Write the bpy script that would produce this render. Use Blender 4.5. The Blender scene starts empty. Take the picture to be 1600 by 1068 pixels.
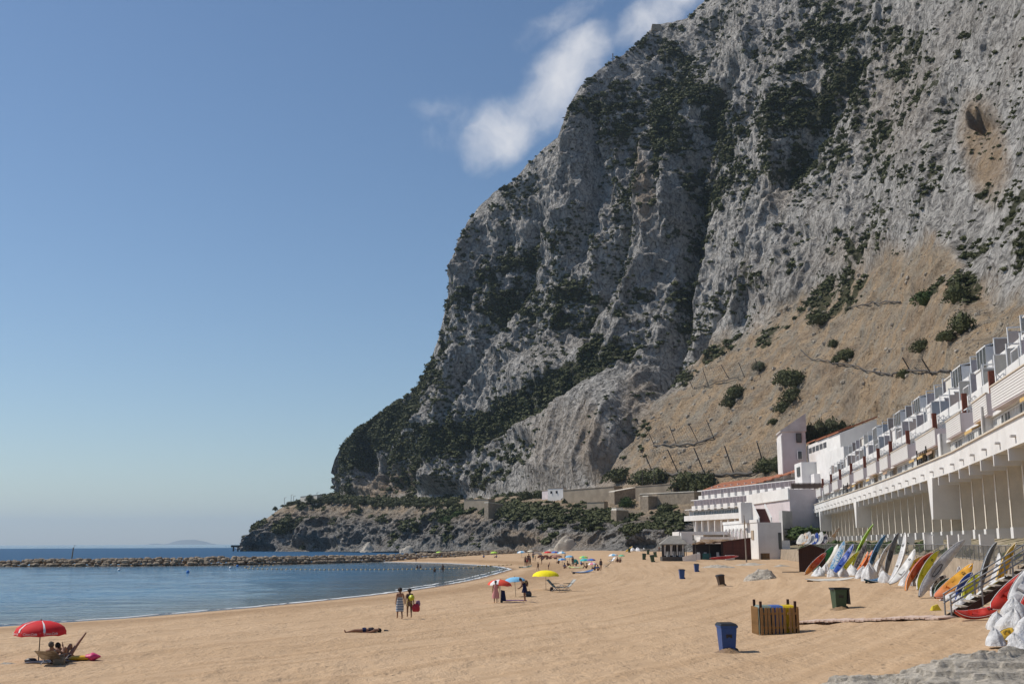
import bpy, math, random
import numpy as np
from mathutils import Vector, Matrix, Euler
R = math.radians
random.seed(7)
scene = bpy.context.scene
COL = scene.collection

# ------------------------------------------------------------------ camera
FPX = 1720.0                      # focal length in pixels of a 1600 px wide frame
PITCH = math.atan(313.8 / FPX); ROLL = R(0.23)
CAMZ = 4.0
cd = bpy.data.cameras.new('camera'); cam = bpy.data.objects.new('camera', cd); COL.objects.link(cam)
cd.sensor_width = 36; cd.lens = FPX / 1600 * 36; cd.clip_start = 0.2; cd.clip_end = 60000
RM = Matrix.Rotation(R(90) + PITCH, 3, 'X') @ Matrix.Rotation(-ROLL, 3, 'Z')
cam.matrix_world = Matrix.Translation((0, 0, CAMZ)) @ RM.to_4x4()
scene.camera = cam

# ------------------------------------------------------------------ light
SUN_EL, SUN_AZ = R(50), R(14)      # azimuth: degrees beyond the left (-X) direction towards +Y
sdir = Vector((-math.cos(SUN_AZ) * math.cos(SUN_EL), math.sin(SUN_AZ) * math.cos(SUN_EL), math.sin(SUN_EL)))
sl = bpy.data.lights.new('sun', 'SUN'); sl.energy = 4.3; sl.angle = R(0.53); sl.color = (1, 0.94, 0.85)
so = bpy.data.objects.new('sun', sl); COL.objects.link(so)
so.rotation_euler = sdir.to_track_quat('Z', 'Y').to_euler(); so.location = (-60, 20, 90)
world = bpy.data.worlds.new('World'); scene.world = world; world.use_nodes = True
wt = world.node_tree; wt.nodes.clear()
def wn(t, **k):
    n = wt.nodes.new(t)
    for a, b in k.items(): setattr(n, a, b)
    return n
wout = wn('ShaderNodeOutputWorld'); wbg = wn('ShaderNodeBackground')
sky = wn('ShaderNodeTexSky', sky_type='NISHITA'); sky.sun_disc = False
sky.sun_elevation = SUN_EL; sky.sun_rotation = math.atan2(sdir.x, sdir.y)
sky.air_density = 1.0; sky.dust_density = 0.25; sky.ozone_density = 2.6
wbg.inputs[1].default_value = 0.098
scene.view_settings.view_transform = 'Standard'; scene.view_settings.look = 'None'
scene.view_settings.gamma = 1; scene.view_settings.use_curve_mapping = False
scene.view_settings.exposure = 0.0
scene.render.engine = 'CYCLES'
cy = scene.cycles
cy.max_bounces = 5; cy.diffuse_bounces = 4; cy.glossy_bounces = 2; cy.transmission_bounces = 4; cy.transparent_max_bounces = 6
cy.volume_bounces = 0; cy.use_denoising = True; cy.caustics_reflective = False; cy.caustics_refractive = False

def pdir(px, py):
    return RM @ Vector(((px - 800) / FPX, (534 - py) / FPX, -1))
def at(px, py, Y):
    d = pdir(px, py); return Vector((0, 0, CAMZ)) + d * (Y / d.y)
def onz(px, py, z):
    d = pdir(px, py); return Vector((0, 0, CAMZ)) + d * ((z - CAMZ) / d.z)

# clouds belong to the sky: soft noise-broken masses at fixed directions of the sky
def vmath(op, a, b=None):
    n = wn('ShaderNodeVectorMath', operation=op)
    wt.links.new(a, n.inputs[0])
    if b is not None:
        if isinstance(b, (tuple, Vector)): n.inputs[1].default_value = tuple(b)
        else: wt.links.new(b, n.inputs[1])
    return n.outputs['Value'] if op == 'DOT_PRODUCT' else n.outputs[0]
def wm(op, a, b=0.0, c=None, clamp=False):
    n = wn('ShaderNodeMath', operation=op); n.use_clamp = clamp
    for i, v in enumerate((a, b, c)):
        if v is None: continue
        if isinstance(v, (int, float)): n.inputs[i].default_value = v
        else: wt.links.new(v, n.inputs[i])
    return n.outputs[0]
tc = wn('ShaderNodeTexCoord'); dirv = tc.outputs['Generated']
warp = wn('ShaderNodeTexNoise'); warp.inputs['Scale'].default_value = 9; warp.inputs['Detail'].default_value = 5
wt.links.new(dirv, warp.inputs['Vector'])
wv = vmath('SUBTRACT', warp.outputs['Color'], (0.5, 0.5, 0.5))
wsc = wn('ShaderNodeVectorMath', operation='SCALE'); wt.links.new(wv, wsc.inputs[0]); wsc.inputs['Scale'].default_value = 0.07
dw = vmath('NORMALIZE', vmath('ADD', dirv, wsc.outputs[0]))
def blob(px, py, rx, ry, ang, gain):
    c = pdir(px, py).normalized(); f = c
    r0 = f.cross(Vector((0, 0, 1))).normalized(); u0 = r0.cross(f)
    a = R(ang); e1 = r0 * math.cos(a) + u0 * math.sin(a); e2 = -r0 * math.sin(a) + u0 * math.cos(a)
    x = wm('MULTIPLY', vmath('DOT_PRODUCT', dw, e1), FPX / rx); y = wm('MULTIPLY', vmath('DOT_PRODUCT', dw, e2), FPX / ry)
    fr = wm('GREATER_THAN', vmath('DOT_PRODUCT', dw, f), 0.0)
    d = wm('ADD', wm('MULTIPLY', x, x), wm('MULTIPLY', y, y))
    g = wm('SUBTRACT', 1.0, d, clamp=True)
    return wm('MULTIPLY', wm('MULTIPLY', g, fr), gain)
tot = None
for b in [(862, 125, 165, 80, 33, 1.25), (785, 195, 130, 72, 52, 1.35), (818, 160, 130, 75, 42, 1.25), (735, 200, 150, 62, 22, 0.8), (690, 178, 90, 42, 25, 0.72), (668, 232, 80, 34, 40, 0.6),
          (925, 95, 70, 42, 25, .85), (890, 22, 180, 46, 22, .8), (1015, 40, 130, 62, 35, 1.15), (1080, -30, 170, 70, 20, 1.2), (920, -10, 90, 40, 30, 0.6), (1200, -110, 260, 120, 10, 1.3)]:
    o = blob(*b); tot = o if tot is None else wm('MAXIMUM', tot, o)
fin = wn('ShaderNodeTexNoise'); fin.inputs['Scale'].default_value = 15; fin.inputs['Detail'].default_value = 9; fin.inputs['Roughness'].default_value = 0.6
wt.links.new(dw, fin.inputs['Vector'])
dens = wm('SUBTRACT', tot, wm('MULTIPLY', wm('SUBTRACT', 0.98, fin.outputs['Fac']), 1.6))
mr = wn('ShaderNodeMapRange', interpolation_type='SMOOTHSTEP'); wt.links.new(dens, mr.inputs[0])
mr.inputs[1].default_value = -0.15; mr.inputs[2].default_value = 0.85; mr.inputs[4].default_value = 0.92
cmix = wn('ShaderNodeMix', data_type='RGBA'); wt.links.new(mr.outputs[0], cmix.inputs[0])
hs = wn('ShaderNodeHueSaturation'); hs.inputs['Saturation'].default_value = 1.06; wt.links.new(sky.outputs[0], hs.inputs['Color']); wt.links.new(hs.outputs[0], cmix.inputs[6]); cmix.inputs[7].default_value = (7.8, 7.9, 8.3, 1)
wt.links.new(cmix.outputs[2], wbg.inputs[0]); wt.links.new(wbg.outputs[0], wout.inputs[0])

# ------------------------------------------------------------------ numeric noise
_rs = np.random.RandomState(3); _perm = _rs.permutation(256); _perm = np.concatenate([_perm, _perm, _perm])
_grad = _rs.normal(size=(256, 3)); _grad /= np.linalg.norm(_grad, axis=1)[:, None]
def pn(x, y, z):
    x, y, z = np.broadcast_arrays(np.asarray(x, float), np.asarray(y, float), np.asarray(z, float))
    xi, yi, zi = np.floor(x).astype(int), np.floor(y).astype(int), np.floor(z).astype(int)
    xf, yf, zf = x - xi, y - yi, z - zi
    u, v, w = [t * t * t * (t * (t * 6 - 15) + 10) for t in (xf, yf, zf)]
    res = 0
    for dx in (0, 1):
        for dy in (0, 1):
            for dz in (0, 1):
                h = _perm[_perm[_perm[(xi + dx) & 255] + ((yi + dy) & 255)] + ((zi + dz) & 255)]
                g = _grad[h]
                d = g[..., 0] * (xf - dx) + g[..., 1] * (yf - dy) + g[..., 2] * (zf - dz)
                res = res + d * (u if dx else 1 - u) * (v if dy else 1 - v) * (w if dz else 1 - w)
    return res * 1.5
def fbm(x, y, z, o=4, g=0.5):
    r, a = 0, 1.0
    for i in range(o):
        r = r + a * pn(x + 17 * i, y, z); x, y, z, a = x * 2.03, y * 2.03, z * 2.03, a * g
    return r
def ridged(x, y, z, o=3, g=0.5):
    r, a = 0, 1.0
    for i in range(o):
        r = r + a * ((1 - np.abs(pn(x + 31 * i, y, z)) * 1.6) ** 2 - 0.5); x, y, z, a = x * 2.1, y * 2.1, z * 2.1, a * g
    return r
def sstep(a, b, x):
    t = np.clip((x - a) / (b - a), 0, 1); return t * t * (3 - 2 * t)

# ------------------------------------------------------------------ object helpers
def setp(o, label=None, cat=None, group=None, kind=None):
    if label: o['label'] = label
    if cat: o['category'] = cat
    if group: o['group'] = group
    if kind: o['kind'] = kind
    return o
def empty(name, loc=(0, 0, 0), rz=0.0, label=None, cat=None, group=None):
    o = bpy.data.objects.new(name, None); COL.objects.link(o); o.location = loc; o.rotation_euler = (0, 0, rz)
    o.empty_display_size = 0.1
    return setp(o, label, cat, group)
def link(name, me, parent=None, mats=None):
    o = bpy.data.objects.new(name, me); COL.objects.link(o)
    if parent is not None: o.parent = parent
    if mats is not None and not me.materials:
        for m in (mats if isinstance(mats, (list, tuple)) else [mats]): me.materials.append(m)
    return o
def np_mesh(name, V, Q, smooth=True):
    me = bpy.data.meshes.new(name); V = np.asarray(V, np.float32); Q = np.asarray(Q, np.int32)
    k = Q.shape[1]
    me.vertices.add(len(V)); me.vertices.foreach_set('co', V.ravel())
    me.loops.add(Q.size); me.loops.foreach_set('vertex_index', Q.ravel())
    me.polygons.add(len(Q)); me.polygons.foreach_set('loop_start', np.arange(0, Q.size, k, dtype=np.int32))
    me.polygons.foreach_set('use_smooth', np.full(len(Q), smooth, dtype=bool))
    me.update(calc_edges=True); return me
def attr(me, name, vals):
    a = me.attributes.new(name, 'FLOAT', 'POINT'); a.data.foreach_set('value', np.asarray(vals, np.float32).ravel())
def gridq(ny, nx):
    i = np.arange(ny - 1)[:, None] * nx + np.arange(nx - 1)[None, :]
    return np.stack([i, i + 1, i + nx + 1, i + nx], -1).reshape(-1, 4)

class MB:
    """collects shapes that become ONE mesh object"""
    def __init__(s): s.v = []; s.f = []; s.sm = []
    def add(s, vs, fs, smooth=False):
        b = len(s.v); s.v += [tuple(v) for v in vs]; s.f += [tuple(b + i for i in f) for f in fs]; s.sm += [smooth] * len(fs); return s
    def hexa(s, p):      # 8 corners: 4 bottom, 4 top
        return s.add(p, [(3, 2, 1, 0), (4, 5, 6, 7), (0, 1, 5, 4), (1, 2, 6, 5), (2, 3, 7, 6), (3, 0, 4, 7)])
    def box(s, x0, x1, y0, y1, z0, z1):
        return s.hexa([(x0, y0, z0), (x1, y0, z0), (x1, y1, z0), (x0, y1, z0), (x0, y0, z1), (x1, y0, z1), (x1, y1, z1), (x0, y1, z1)])
    def obox(s, c, hx, hy, hz, M):
        c = Vector(c); return s.hexa([c + M @ Vector((a * hx, b * hy, d * hz)) for d in (-1, 1) for a, b in ((-1, -1), (1, -1), (1, 1), (-1, 1))])
    def bar(s, a, b, w, h=None):
        a, b = Vector(a), Vector(b); h = h or w; d = (b - a)
        q = d.to_track_quat('Y', 'Z').to_matrix(); return s.obox((a + b) / 2, w / 2, d.length / 2, h / 2, q)
    def tube(s, pts, r, n=8, cap=True):
        pts = [Vector(p) for p in pts]; rr = r if isinstance(r, (list, tuple)) else [r] * len(pts); rings = []
        for i, p in enumerate(pts):
            d = (pts[min(i + 1, len(pts) - 1)] - pts[max(i - 1, 0)]).normalized()
            x = d.cross(Vector((0, 0, 1)) if abs(d.z) < 0.95 else Vector((1, 0, 0))).normalized(); y = d.cross(x)
            rings.append([p + (x * math.cos(t) + y * math.sin(t)) * rr[i] for t in [2 * math.pi * k / n for k in range(n)]])
        return s.loft(rings, cap)
    def loft(s, rings, cap=True, closed=True, smooth=True):
        n = len(rings[0]); vs = [v for r in rings for v in r]; fs = []
        for i in range(len(rings) - 1):
            for k in range(n if closed else n - 1):
                a, b = i * n + k, i * n + (k + 1) % n; fs.append((a, b, b + n, a + n))
        s.add(vs, fs, smooth)
        if cap:
            s.add(rings[0], [tuple(range(n))[::-1]]); s.add(rings[-1], [tuple(range(n))])
        return s
    def ball(s, c, rx, ry=None, rz=None, n=8, m=6, M=None, jit=0, seed=0):
        ry = ry or rx; rz = rz or rx; rings = []; c = Vector(c); rd = random.Random(seed)
        for i in range(m + 1):
            t = math.pi * i / m; sn = max(math.sin(t), 0.02)
            ring = []
            for k in range(n):
                a = 2 * math.pi * k / n; j = 1 + (rd.uniform(-jit, jit) if jit else 0)
                v = Vector((rx * sn * math.cos(a) * j, ry * sn * math.sin(a) * j, -rz * math.cos(t) * j)); ring.append(c + (M @ v if M else v))
            rings.append(ring)
        return s.loft(rings)
    def quad(s, a, b, c, d): return s.add([a, b, c, d], [(0, 1, 2, 3)])
    def mesh(s, name):
        me = bpy.data.meshes.new(name); me.from_pydata(s.v, [], s.f); me.polygons.foreach_set('use_smooth', s.sm); me.update(); return me
    def build(s, name, mat, parent=None):
        return link(name, s.mesh(name), parent, mat)
def copy_tree(o, parent=None):
    c = o.copy(); COL.objects.link(c); c.parent = parent
    for ch in list(o.children): copy_tree(ch, c)
    return c

# ------------------------------------------------------------------ materials
MATS = {}
class NT:
    def __init__(s, name):
        s.m = bpy.data.materials.new(name); s.m.use_nodes = True; s.t = s.m.node_tree; s.p = s.t.nodes['Principled BSDF']
        s.tc = s.n('ShaderNodeTexCoord').outputs['Object']
    def n(s, t, **k):
        x = s.t.nodes.new(t)
        for a, b in k.items(): setattr(x, a, b)
        return x
    def L(s, a, b): s.t.links.new(a, b)
    def put(s, sock, v):
        if isinstance(v, (int, float)): sock.default_value = v
        elif isinstance(v, (tuple, list)): sock.default_value = tuple(v) + ((1,) if len(v) == 3 and len(sock.default_value) == 4 else ())
        else: s.L(v, sock)
    def noise(s, sc, det=4, rough=0.55, vec=None, scale3=None, dist=0):
        n = s.n('ShaderNodeTexNoise'); n.inputs['Scale'].default_value = sc; n.inputs['Detail'].default_value = det; n.inputs['Roughness'].default_value = rough
        n.inputs['Distortion'].default_value = dist
        v = vec or s.tc
        if scale3:
            mp = s.n('ShaderNodeMapping'); mp.inputs['Scale'].default_value = scale3; s.L(v, mp.inputs[0]); v = mp.outputs[0]
        s.L(v, n.inputs['Vector']); return n.outputs['Fac']
    def ramp(s, f, a, b, lo=0.0, hi=1.0):
        n = s.n('ShaderNodeMapRange'); s.L(f, n.inputs[0]); n.inputs[1].default_value = a; n.inputs[2].default_value = b; n.inputs[3].default_value = lo; n.inputs[4].default_value = hi; return n.outputs[0]
    def mix(s, f, a, b):
        n = s.n('ShaderNodeMix', data_type='RGBA'); s.put(n.inputs[0], f); s.put(n.inputs[6], a); s.put(n.inputs[7], b); return n.outputs[2]
    def math(s, op, a, b=0.0, clamp=False):
        n = s.n('ShaderNodeMath', operation=op); n.use_clamp = clamp; s.put(n.inputs[0], a); s.put(n.inputs[1], b); return n.outputs[0]
    def bump(s, h, st, dist=0.1, prev=None):
        n = s.n('ShaderNodeBump'); n.inputs['Strength'].default_value = st; n.inputs['Distance'].default_value = dist; s.L(h, n.inputs['Height'])
        if prev is not None: s.L(prev, n.inputs['Normal'])
        s.L(n.outputs[0], s.p.inputs['Normal']); return n.outputs[0]
    def attr(s, name):
        n = s.n('ShaderNodeAttribute'); n.attribute_name = name; return n.outputs['Fac']
    def fin(s, col, rough=0.8, spec=0.3, **k):
        s.put(s.p.inputs['Base Color'], col); s.put(s.p.inputs['Roughness'], rough); s.p.inputs['Specular IOR Level'].default_value = spec
        for a, b in k.items(): s.p.inputs[a].default_value = b
        return s.m
def M(name, col, rough=0.7, var=0.18, sc=6.0, spec=0.3, bump=0.0, bsc=None, metal=0.0, dirt=None):
    """simple procedural paint, plastic or cloth with uneven colour"""
    if name in MATS: return MATS[name]
    t = NT(name); f = t.noise(sc, 5, 0.6)
    dk = tuple(c * (1 - var) for c in col); lt = tuple(min(1, c * (1 + var * 0.7)) for c in col)
    c = t.mix(t.ramp(f, 0.3, 0.7), dk, lt)
    if dirt: c = t.mix(t.ramp(t.noise(sc * 0.4, 6, 0.7), 0.5, 0.75, 0, 0.6), c, dirt)
    if bump: t.bump(t.noise(bsc or sc * 4, 4), bump, 0.02)
    MATS[name] = t.fin(c, t.ramp(f, 0.2, 0.8, rough * 0.8, min(1, rough * 1.15)), spec, Metallic=metal)
    return MATS[name]

# ------------------------------------------------------------------ lie of the land
SEA = -0.7
def seap(px, py):
    v = onz(px, py, SEA); return (v.x, v.y)
near_shore = [(-150, -60), (-75, 14), (-48, 40)] + [seap(*q) for q in [(0, 978), (200, 965), (400, 948), (560, 932), (640, 922), (700, 913), (745, 904), (775, 896), (799, 889), (785, 885.5), (760, 883), (700, 879.5), (640, 878), (590, 877.3)]]
BW = [(onz(x, y, SEA).x, onz(x, y, SEA).y) for x, y in [(-250, 889), (0, 884.8), (200, 884.2), (400, 882.3), (500, 880.2), (600, 877.3)]]
BW += [(onz(x, y, 0).x, onz(x, y, 0).y) for x, y in [(700, 871.5), (800, 868.3), (850, 866.5)]]
bay = near_shore + [BW[5], BW[4], BW[3], BW[2], BW[1], BW[0], (-420, 245), (-420, -60)]
outer = [(p[0] - 1, p[1] + 5) for p in BW[:6]] + [(BW[6][0] - 2, BW[6][1] + 12), (BW[7][0], BW[7][1] + 20), (4, 420), (4, 1500), (-3000, 1500), (-3000, 300)]
def poly_sd(poly, x, y):
    """distance to a closed outline, positive outside"""
    d = np.full(np.shape(x), 1e18); ins = np.zeros(np.shape(x), bool); n = len(poly)
    for i in range(n):
        (ax, ay), (bx, by) = poly[i], poly[(i + 1) % n]
        ex, ey = bx - ax, by - ay; t = np.clip(((x - ax) * ex + (y - ay) * ey) / (ex * ex + ey * ey), 0, 1)
        d = np.minimum(d, (x - ax - t * ex) ** 2 + (y - ay - t * ey) ** 2)
        with np.errstate(divide='ignore', invalid='ignore'):
            c = ((ay > y) != (by > y)) & (x < (bx - ax) * (y - ay) / (by - ay + 1e-12) + ax)
        ins ^= c
    d = np.sqrt(d); return np.where(ins, -d, d)
WALL = [(17.5, 15), (22.6, 48.5), (32, 105), (38, 140), (52, 224), (60, 270)]   # foot of the promenade wall
def wall_x(y): return np.interp(y, [p[1] for p in WALL], [p[0] for p in WALL])
def sand_base(x, y):
    x = np.asarray(x, float); y = np.asarray(y, float)
    d = poly_sd(bay, x, y); do = poly_sd(outer, x, y)
    z = np.where(d < 0, SEA + 0.05 * d, np.interp(d, [0, 5, 10, 16, 400], [SEA, -0.42, -0.12, 0, 0]))
    z = z + 0.7 * np.maximum(sstep(-13, -2.5, x - wall_x(y)), sstep(140, 190, y) * sstep(10, 26, x)) * sstep(0, 20, d) + 0.9 * sstep(250, 380, y) * sstep(0, 40, d)
    z = np.minimum(z, np.where(do < 0, -1.5, np.interp(do, [0, 6, 400], [-1.0, 3, 3])))
    return np.maximum(z, -2.2), d
def sand_z(x, y): return float(sand_base(np.array([x]), np.array([y]))[0][0])
def G(px, py):
    z = 0.0
    for _ in range(12):
        p = onz(px, py, z); z = z * 0.4 + 0.6 * sand_z(p.x, p.y)
    p = onz(px, py, z); p.z = sand_z(p.x, p.y); return p

# ------------------------------------------------------------------ sand
def sand_mat():
    t = NT('sand'); geo = t.n('ShaderNodeNewGeometry').outputs['Position']; sh = t.attr('shore')
    n1 = t.noise(0.05, 5, 0.6, geo); n2 = t.noise(1.3, 5, 0.65, geo, dist=0.6); n3 = t.noise(45, 3, 0.6, geo); n4 = t.noise(0.35, 6, 0.7, geo, scale3=(1, 0.45, 1))
    c = t.mix(t.ramp(n1, 0.35, 0.7), (0.47, 0.325, 0.20), (0.545, 0.39, 0.25))
    c = t.mix(t.ramp(n2, 0.35, 0.75, 0, 0.45), c, (0.42, 0.265, 0.14)); c = t.mix(t.ramp(n3, 0.4, 0.7, 0, 0.25), c, (0.36, 0.24, 0.13))
    shn = t.math('ADD', sh, t.ramp(n4, 0.2, 0.8, -3.0, 3.0))
    band = t.math('MULTIPLY', t.ramp(shn, 3, 6), t.ramp(shn, 14, 9)); c = t.mix(t.math('MULTIPLY', band, 0.75), c, (0.31, 0.195, 0.105))
    wet = t.ramp(sh, 1.8, 0.2); c = t.mix(t.math('MULTIPLY', wet, 0.75), c, (0.17, 0.105, 0.058))
    foot = t.n('ShaderNodeTexVoronoi'); foot.inputs['Scale'].default_value = 2.1; t.L(geo, foot.inputs['Vector'])
    fp = t.math('MULTIPLY', t.ramp(foot.outputs['Distance'], 0.05, 0.3), t.ramp(n4, 0.42, 0.62))
    tr = t.n('ShaderNodeTexNoise'); tr.noise_dimensions = '2D'; tr.inputs['Scale'].default_value = 1.0; tr.inputs['Detail'].default_value = 3
    cb = t.n('ShaderNodeCombineXYZ'); t.L(t.math('MULTIPLY', sh, 0.9), cb.inputs[0]); 
    yy = t.n('ShaderNodeSeparateXYZ'); t.L(geo, yy.inputs[0]); t.L(t.math('MULTIPLY', yy.outputs[1], 0.035), cb.inputs[1]); t.L(cb.outputs[0], tr.inputs['Vector'])
    trk = t.ramp(tr.outputs['Fac'], 0.3, 0.7)
    c = t.mix(t.math('MULTIPLY', t.ramp(tr.outputs['Fac'], 0.50, 0.64), 0.38), c, (0.345, 0.22, 0.12))
    h = t.math('ADD', t.math('MULTIPLY', n2, 0.6), t.math('ADD', t.math('MULTIPLY', fp, 0.45), t.math('MULTIPLY', trk, 0.28)))
    b = t.bump(h, 1.0, 0.16); t.bump(n3, 0.35, 0.02, b)
    return t.fin(c, t.math('SUBTRACT', 0.95, t.math('MULTIPLY', wet, 0.6)), 0.25)
ny, nx = 470, 560
ys = 10 * np.exp(np.linspace(0, math.log(44), ny)); xr = np.linspace(-1.15, 1.0, nx)
Yg, Xg = np.meshgrid(ys, xr, indexing='ij'); Xg = Xg * (Yg + 12)
zb, shd = sand_base(Xg, Yg)
land = sstep(0.5, 6, shd)
fp_ = sstep(-.1, .35, fbm(Xg / 12, Yg / 16, 2, 2))
zz = zb + land * (0.06 * fbm(Xg / 3.0, Yg / 4.0, 0, 3) + (0.02 + .05 * fp_) * fbm(Xg / 0.75, Yg / 0.9, 5, 2))
wob = 1.2 * pn(Xg / 25, Yg / 25, 3)
for d0 in (15, 16.9, 23, 25, 25.9, 31, 32.8, 38, 39.8, 41):
    g = shd - d0 + wob * (1 + d0 * 0.05) ; m = sstep(-0.1, 0.25, pn(Xg / 40 + d0, Yg / 30, d0))
    zz -= land * 0.05 * m * np.exp(-(g / 0.28) ** 2); zz += land * 0.03 * m * np.exp(-((np.abs(g) - 0.5) / 0.2) ** 2)
for cx, cyy, r0 in ((13, 30, 9), (13.4, 30, 7.2), (-6, 45, 14), (4, 60, 11), (9, 24, 12)):     # turning arcs of the beach tractor
    g = np.hypot(Xg - cx, Yg - cyy) - r0; m = sstep(0.0, 0.3, pn(Xg / 14 + r0, Yg / 14, 1.5))
    zz -= land * 0.04 * m * np.exp(-(g / 0.22) ** 2)
me = np_mesh('sand', np.stack([Xg, Yg, zz], -1).reshape(-1, 3), gridq(ny, nx)); attr(me, 'shore', shd)
setp(link('sand', me, mats=sand_mat()), 'golden beach sand combed with tyre tracks and footprints', kind='structure')
# deep ground under everything, out to the horizon, below the sea
t = NT('seabed'); n = t.noise(0.01, 4); t.fin(t.mix(n, (0.12, 0.1, 0.07), (0.2, 0.16, 0.1)), 0.9)
mb = MB().quad((-24000, -24000, -6), (24000, -24000, -6), (24000, 24000, -6), (-24000, 24000, -6)); setp(mb.build('seabed', t.m), kind='structure')

# ------------------------------------------------------------------ sea
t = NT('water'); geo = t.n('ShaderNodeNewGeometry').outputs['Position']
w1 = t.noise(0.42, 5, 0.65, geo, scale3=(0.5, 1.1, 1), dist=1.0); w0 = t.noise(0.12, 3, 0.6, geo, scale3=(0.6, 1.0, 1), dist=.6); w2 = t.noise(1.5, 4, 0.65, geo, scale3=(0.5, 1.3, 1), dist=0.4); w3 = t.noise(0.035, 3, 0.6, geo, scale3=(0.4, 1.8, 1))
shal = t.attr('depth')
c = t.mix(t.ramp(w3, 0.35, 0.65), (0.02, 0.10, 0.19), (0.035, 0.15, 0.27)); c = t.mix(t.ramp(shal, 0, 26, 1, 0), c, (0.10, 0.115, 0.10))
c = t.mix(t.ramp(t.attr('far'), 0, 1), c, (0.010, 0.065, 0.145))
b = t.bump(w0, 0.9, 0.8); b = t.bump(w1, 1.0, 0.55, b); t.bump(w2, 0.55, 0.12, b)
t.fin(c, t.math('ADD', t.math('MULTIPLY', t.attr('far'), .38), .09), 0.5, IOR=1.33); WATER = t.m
ny, nx = 640, 330
ys = np.concatenate([-60 + np.linspace(0, 70, 10)[:-1], 10 * np.exp(np.linspace(0, math.log(2300), ny - 9))]); xr = np.linspace(-1.6, 1.3, nx)
Yg, Xg = np.meshgrid(ys, xr, indexing='ij'); Xg = Xg * (np.abs(Yg) + 60)
_, shd = sand_base(Xg, Yg); do = poly_sd(outer, Xg, Yg)
calm = sstep(0, 14, -shd) * (Yg < 330)
zz = SEA + (0.05 * ridged(Xg / 6, Yg / 3.2, 0, 2) + 0.07 * pn(Xg / 15, Yg / 8, 3) + .03 * pn(Xg / 2.5, Yg / 1.6, 5)) * np.maximum(calm, .25 * (Yg < 330)) + .25 * pn(Xg / 18, Yg / 9, 1) * (Yg > 240) * (Yg < 1500) * (shd > 5)
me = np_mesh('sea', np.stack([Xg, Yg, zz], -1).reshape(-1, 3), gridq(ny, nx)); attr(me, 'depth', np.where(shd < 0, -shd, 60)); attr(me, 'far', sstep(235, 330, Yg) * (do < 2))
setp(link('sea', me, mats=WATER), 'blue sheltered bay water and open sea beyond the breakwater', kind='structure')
# foam line where the small waves break
def resample(poly, step):
    out = []
    for (ax, ay), (bx, by) in zip(poly[:-1], poly[1:]):
        n = max(1, int(math.hypot(bx - ax, by - ay) / step)); out += [(ax + (bx - ax) * i / n, ay + (by - ay) * i / n) for i in range(n)]
    return out + [poly[-1]]
t = NT('foam'); geo = t.n('ShaderNodeNewGeometry').outputs['Position']
t.fin(t.mix(t.noise(6, 5, 0.7, geo), (0.5, 0.52, 0.52), (0.85, 0.86, 0.86)), 0.7)
for lo, hi, w, ph, off in ((3, 17, 0.5, 0, 0.0), (7, 12, 0.3, 3, -1.5)):
    pts = resample(near_shore[lo:hi], 0.35); mb = MB(); rings = []
    for i, (x, y) in enumerate(pts):
        a = pts[max(i - 3, 0)]; b_ = pts[min(i + 3, len(pts) - 1)]; tx, ty = b_[0] - a[0], b_[1] - a[1]; l = math.hypot(tx, ty) + 1e-6; nx_, ny_ = ty / l, -tx / l
        k = w * max(0.0, 0.55 + 1.1 * float(pn(x / 5 + ph, y / 5, 7)) + 0.6 * float(pn(x / 0.8, y / 0.8, 2))) + 0.02
        k *= 0.1 + 0.9 * min(1, max(0, (y - 66) / 25))
        m = 0.35 * float(pn(x / 2.2, y / 2.2, ph)) + off
        cx, cyy = x + nx_ * m * 0 - nx_ * 0, y
        ins = poly_sd(bay, np.array([x + nx_ * 0.5]), np.array([y + ny_ * 0.5]))[0] < 0; s_ = 1 if ins else -1
        cx, cyy = x + s_ * nx_ * (0.15 - m), y + s_ * ny_ * (0.15 - m)
        rings.append([(cx - s_ * nx_ * k / 2, cyy - s_ * ny_ * k / 2, max(SEA, sand_z(cx - s_ * nx_ * k / 2, cyy - s_ * ny_ * k / 2)) + 0.03), (cx, cyy, max(SEA, sand_z(cx, cyy)) + 0.09), (cx + s_ * nx_ * k / 2, cyy + s_ * ny_ * k / 2, SEA + 0.03)])
    mb.loft(rings, cap=False, closed=False); setp(mb.build('wave_foam', t.m), kind='stuff')

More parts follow.
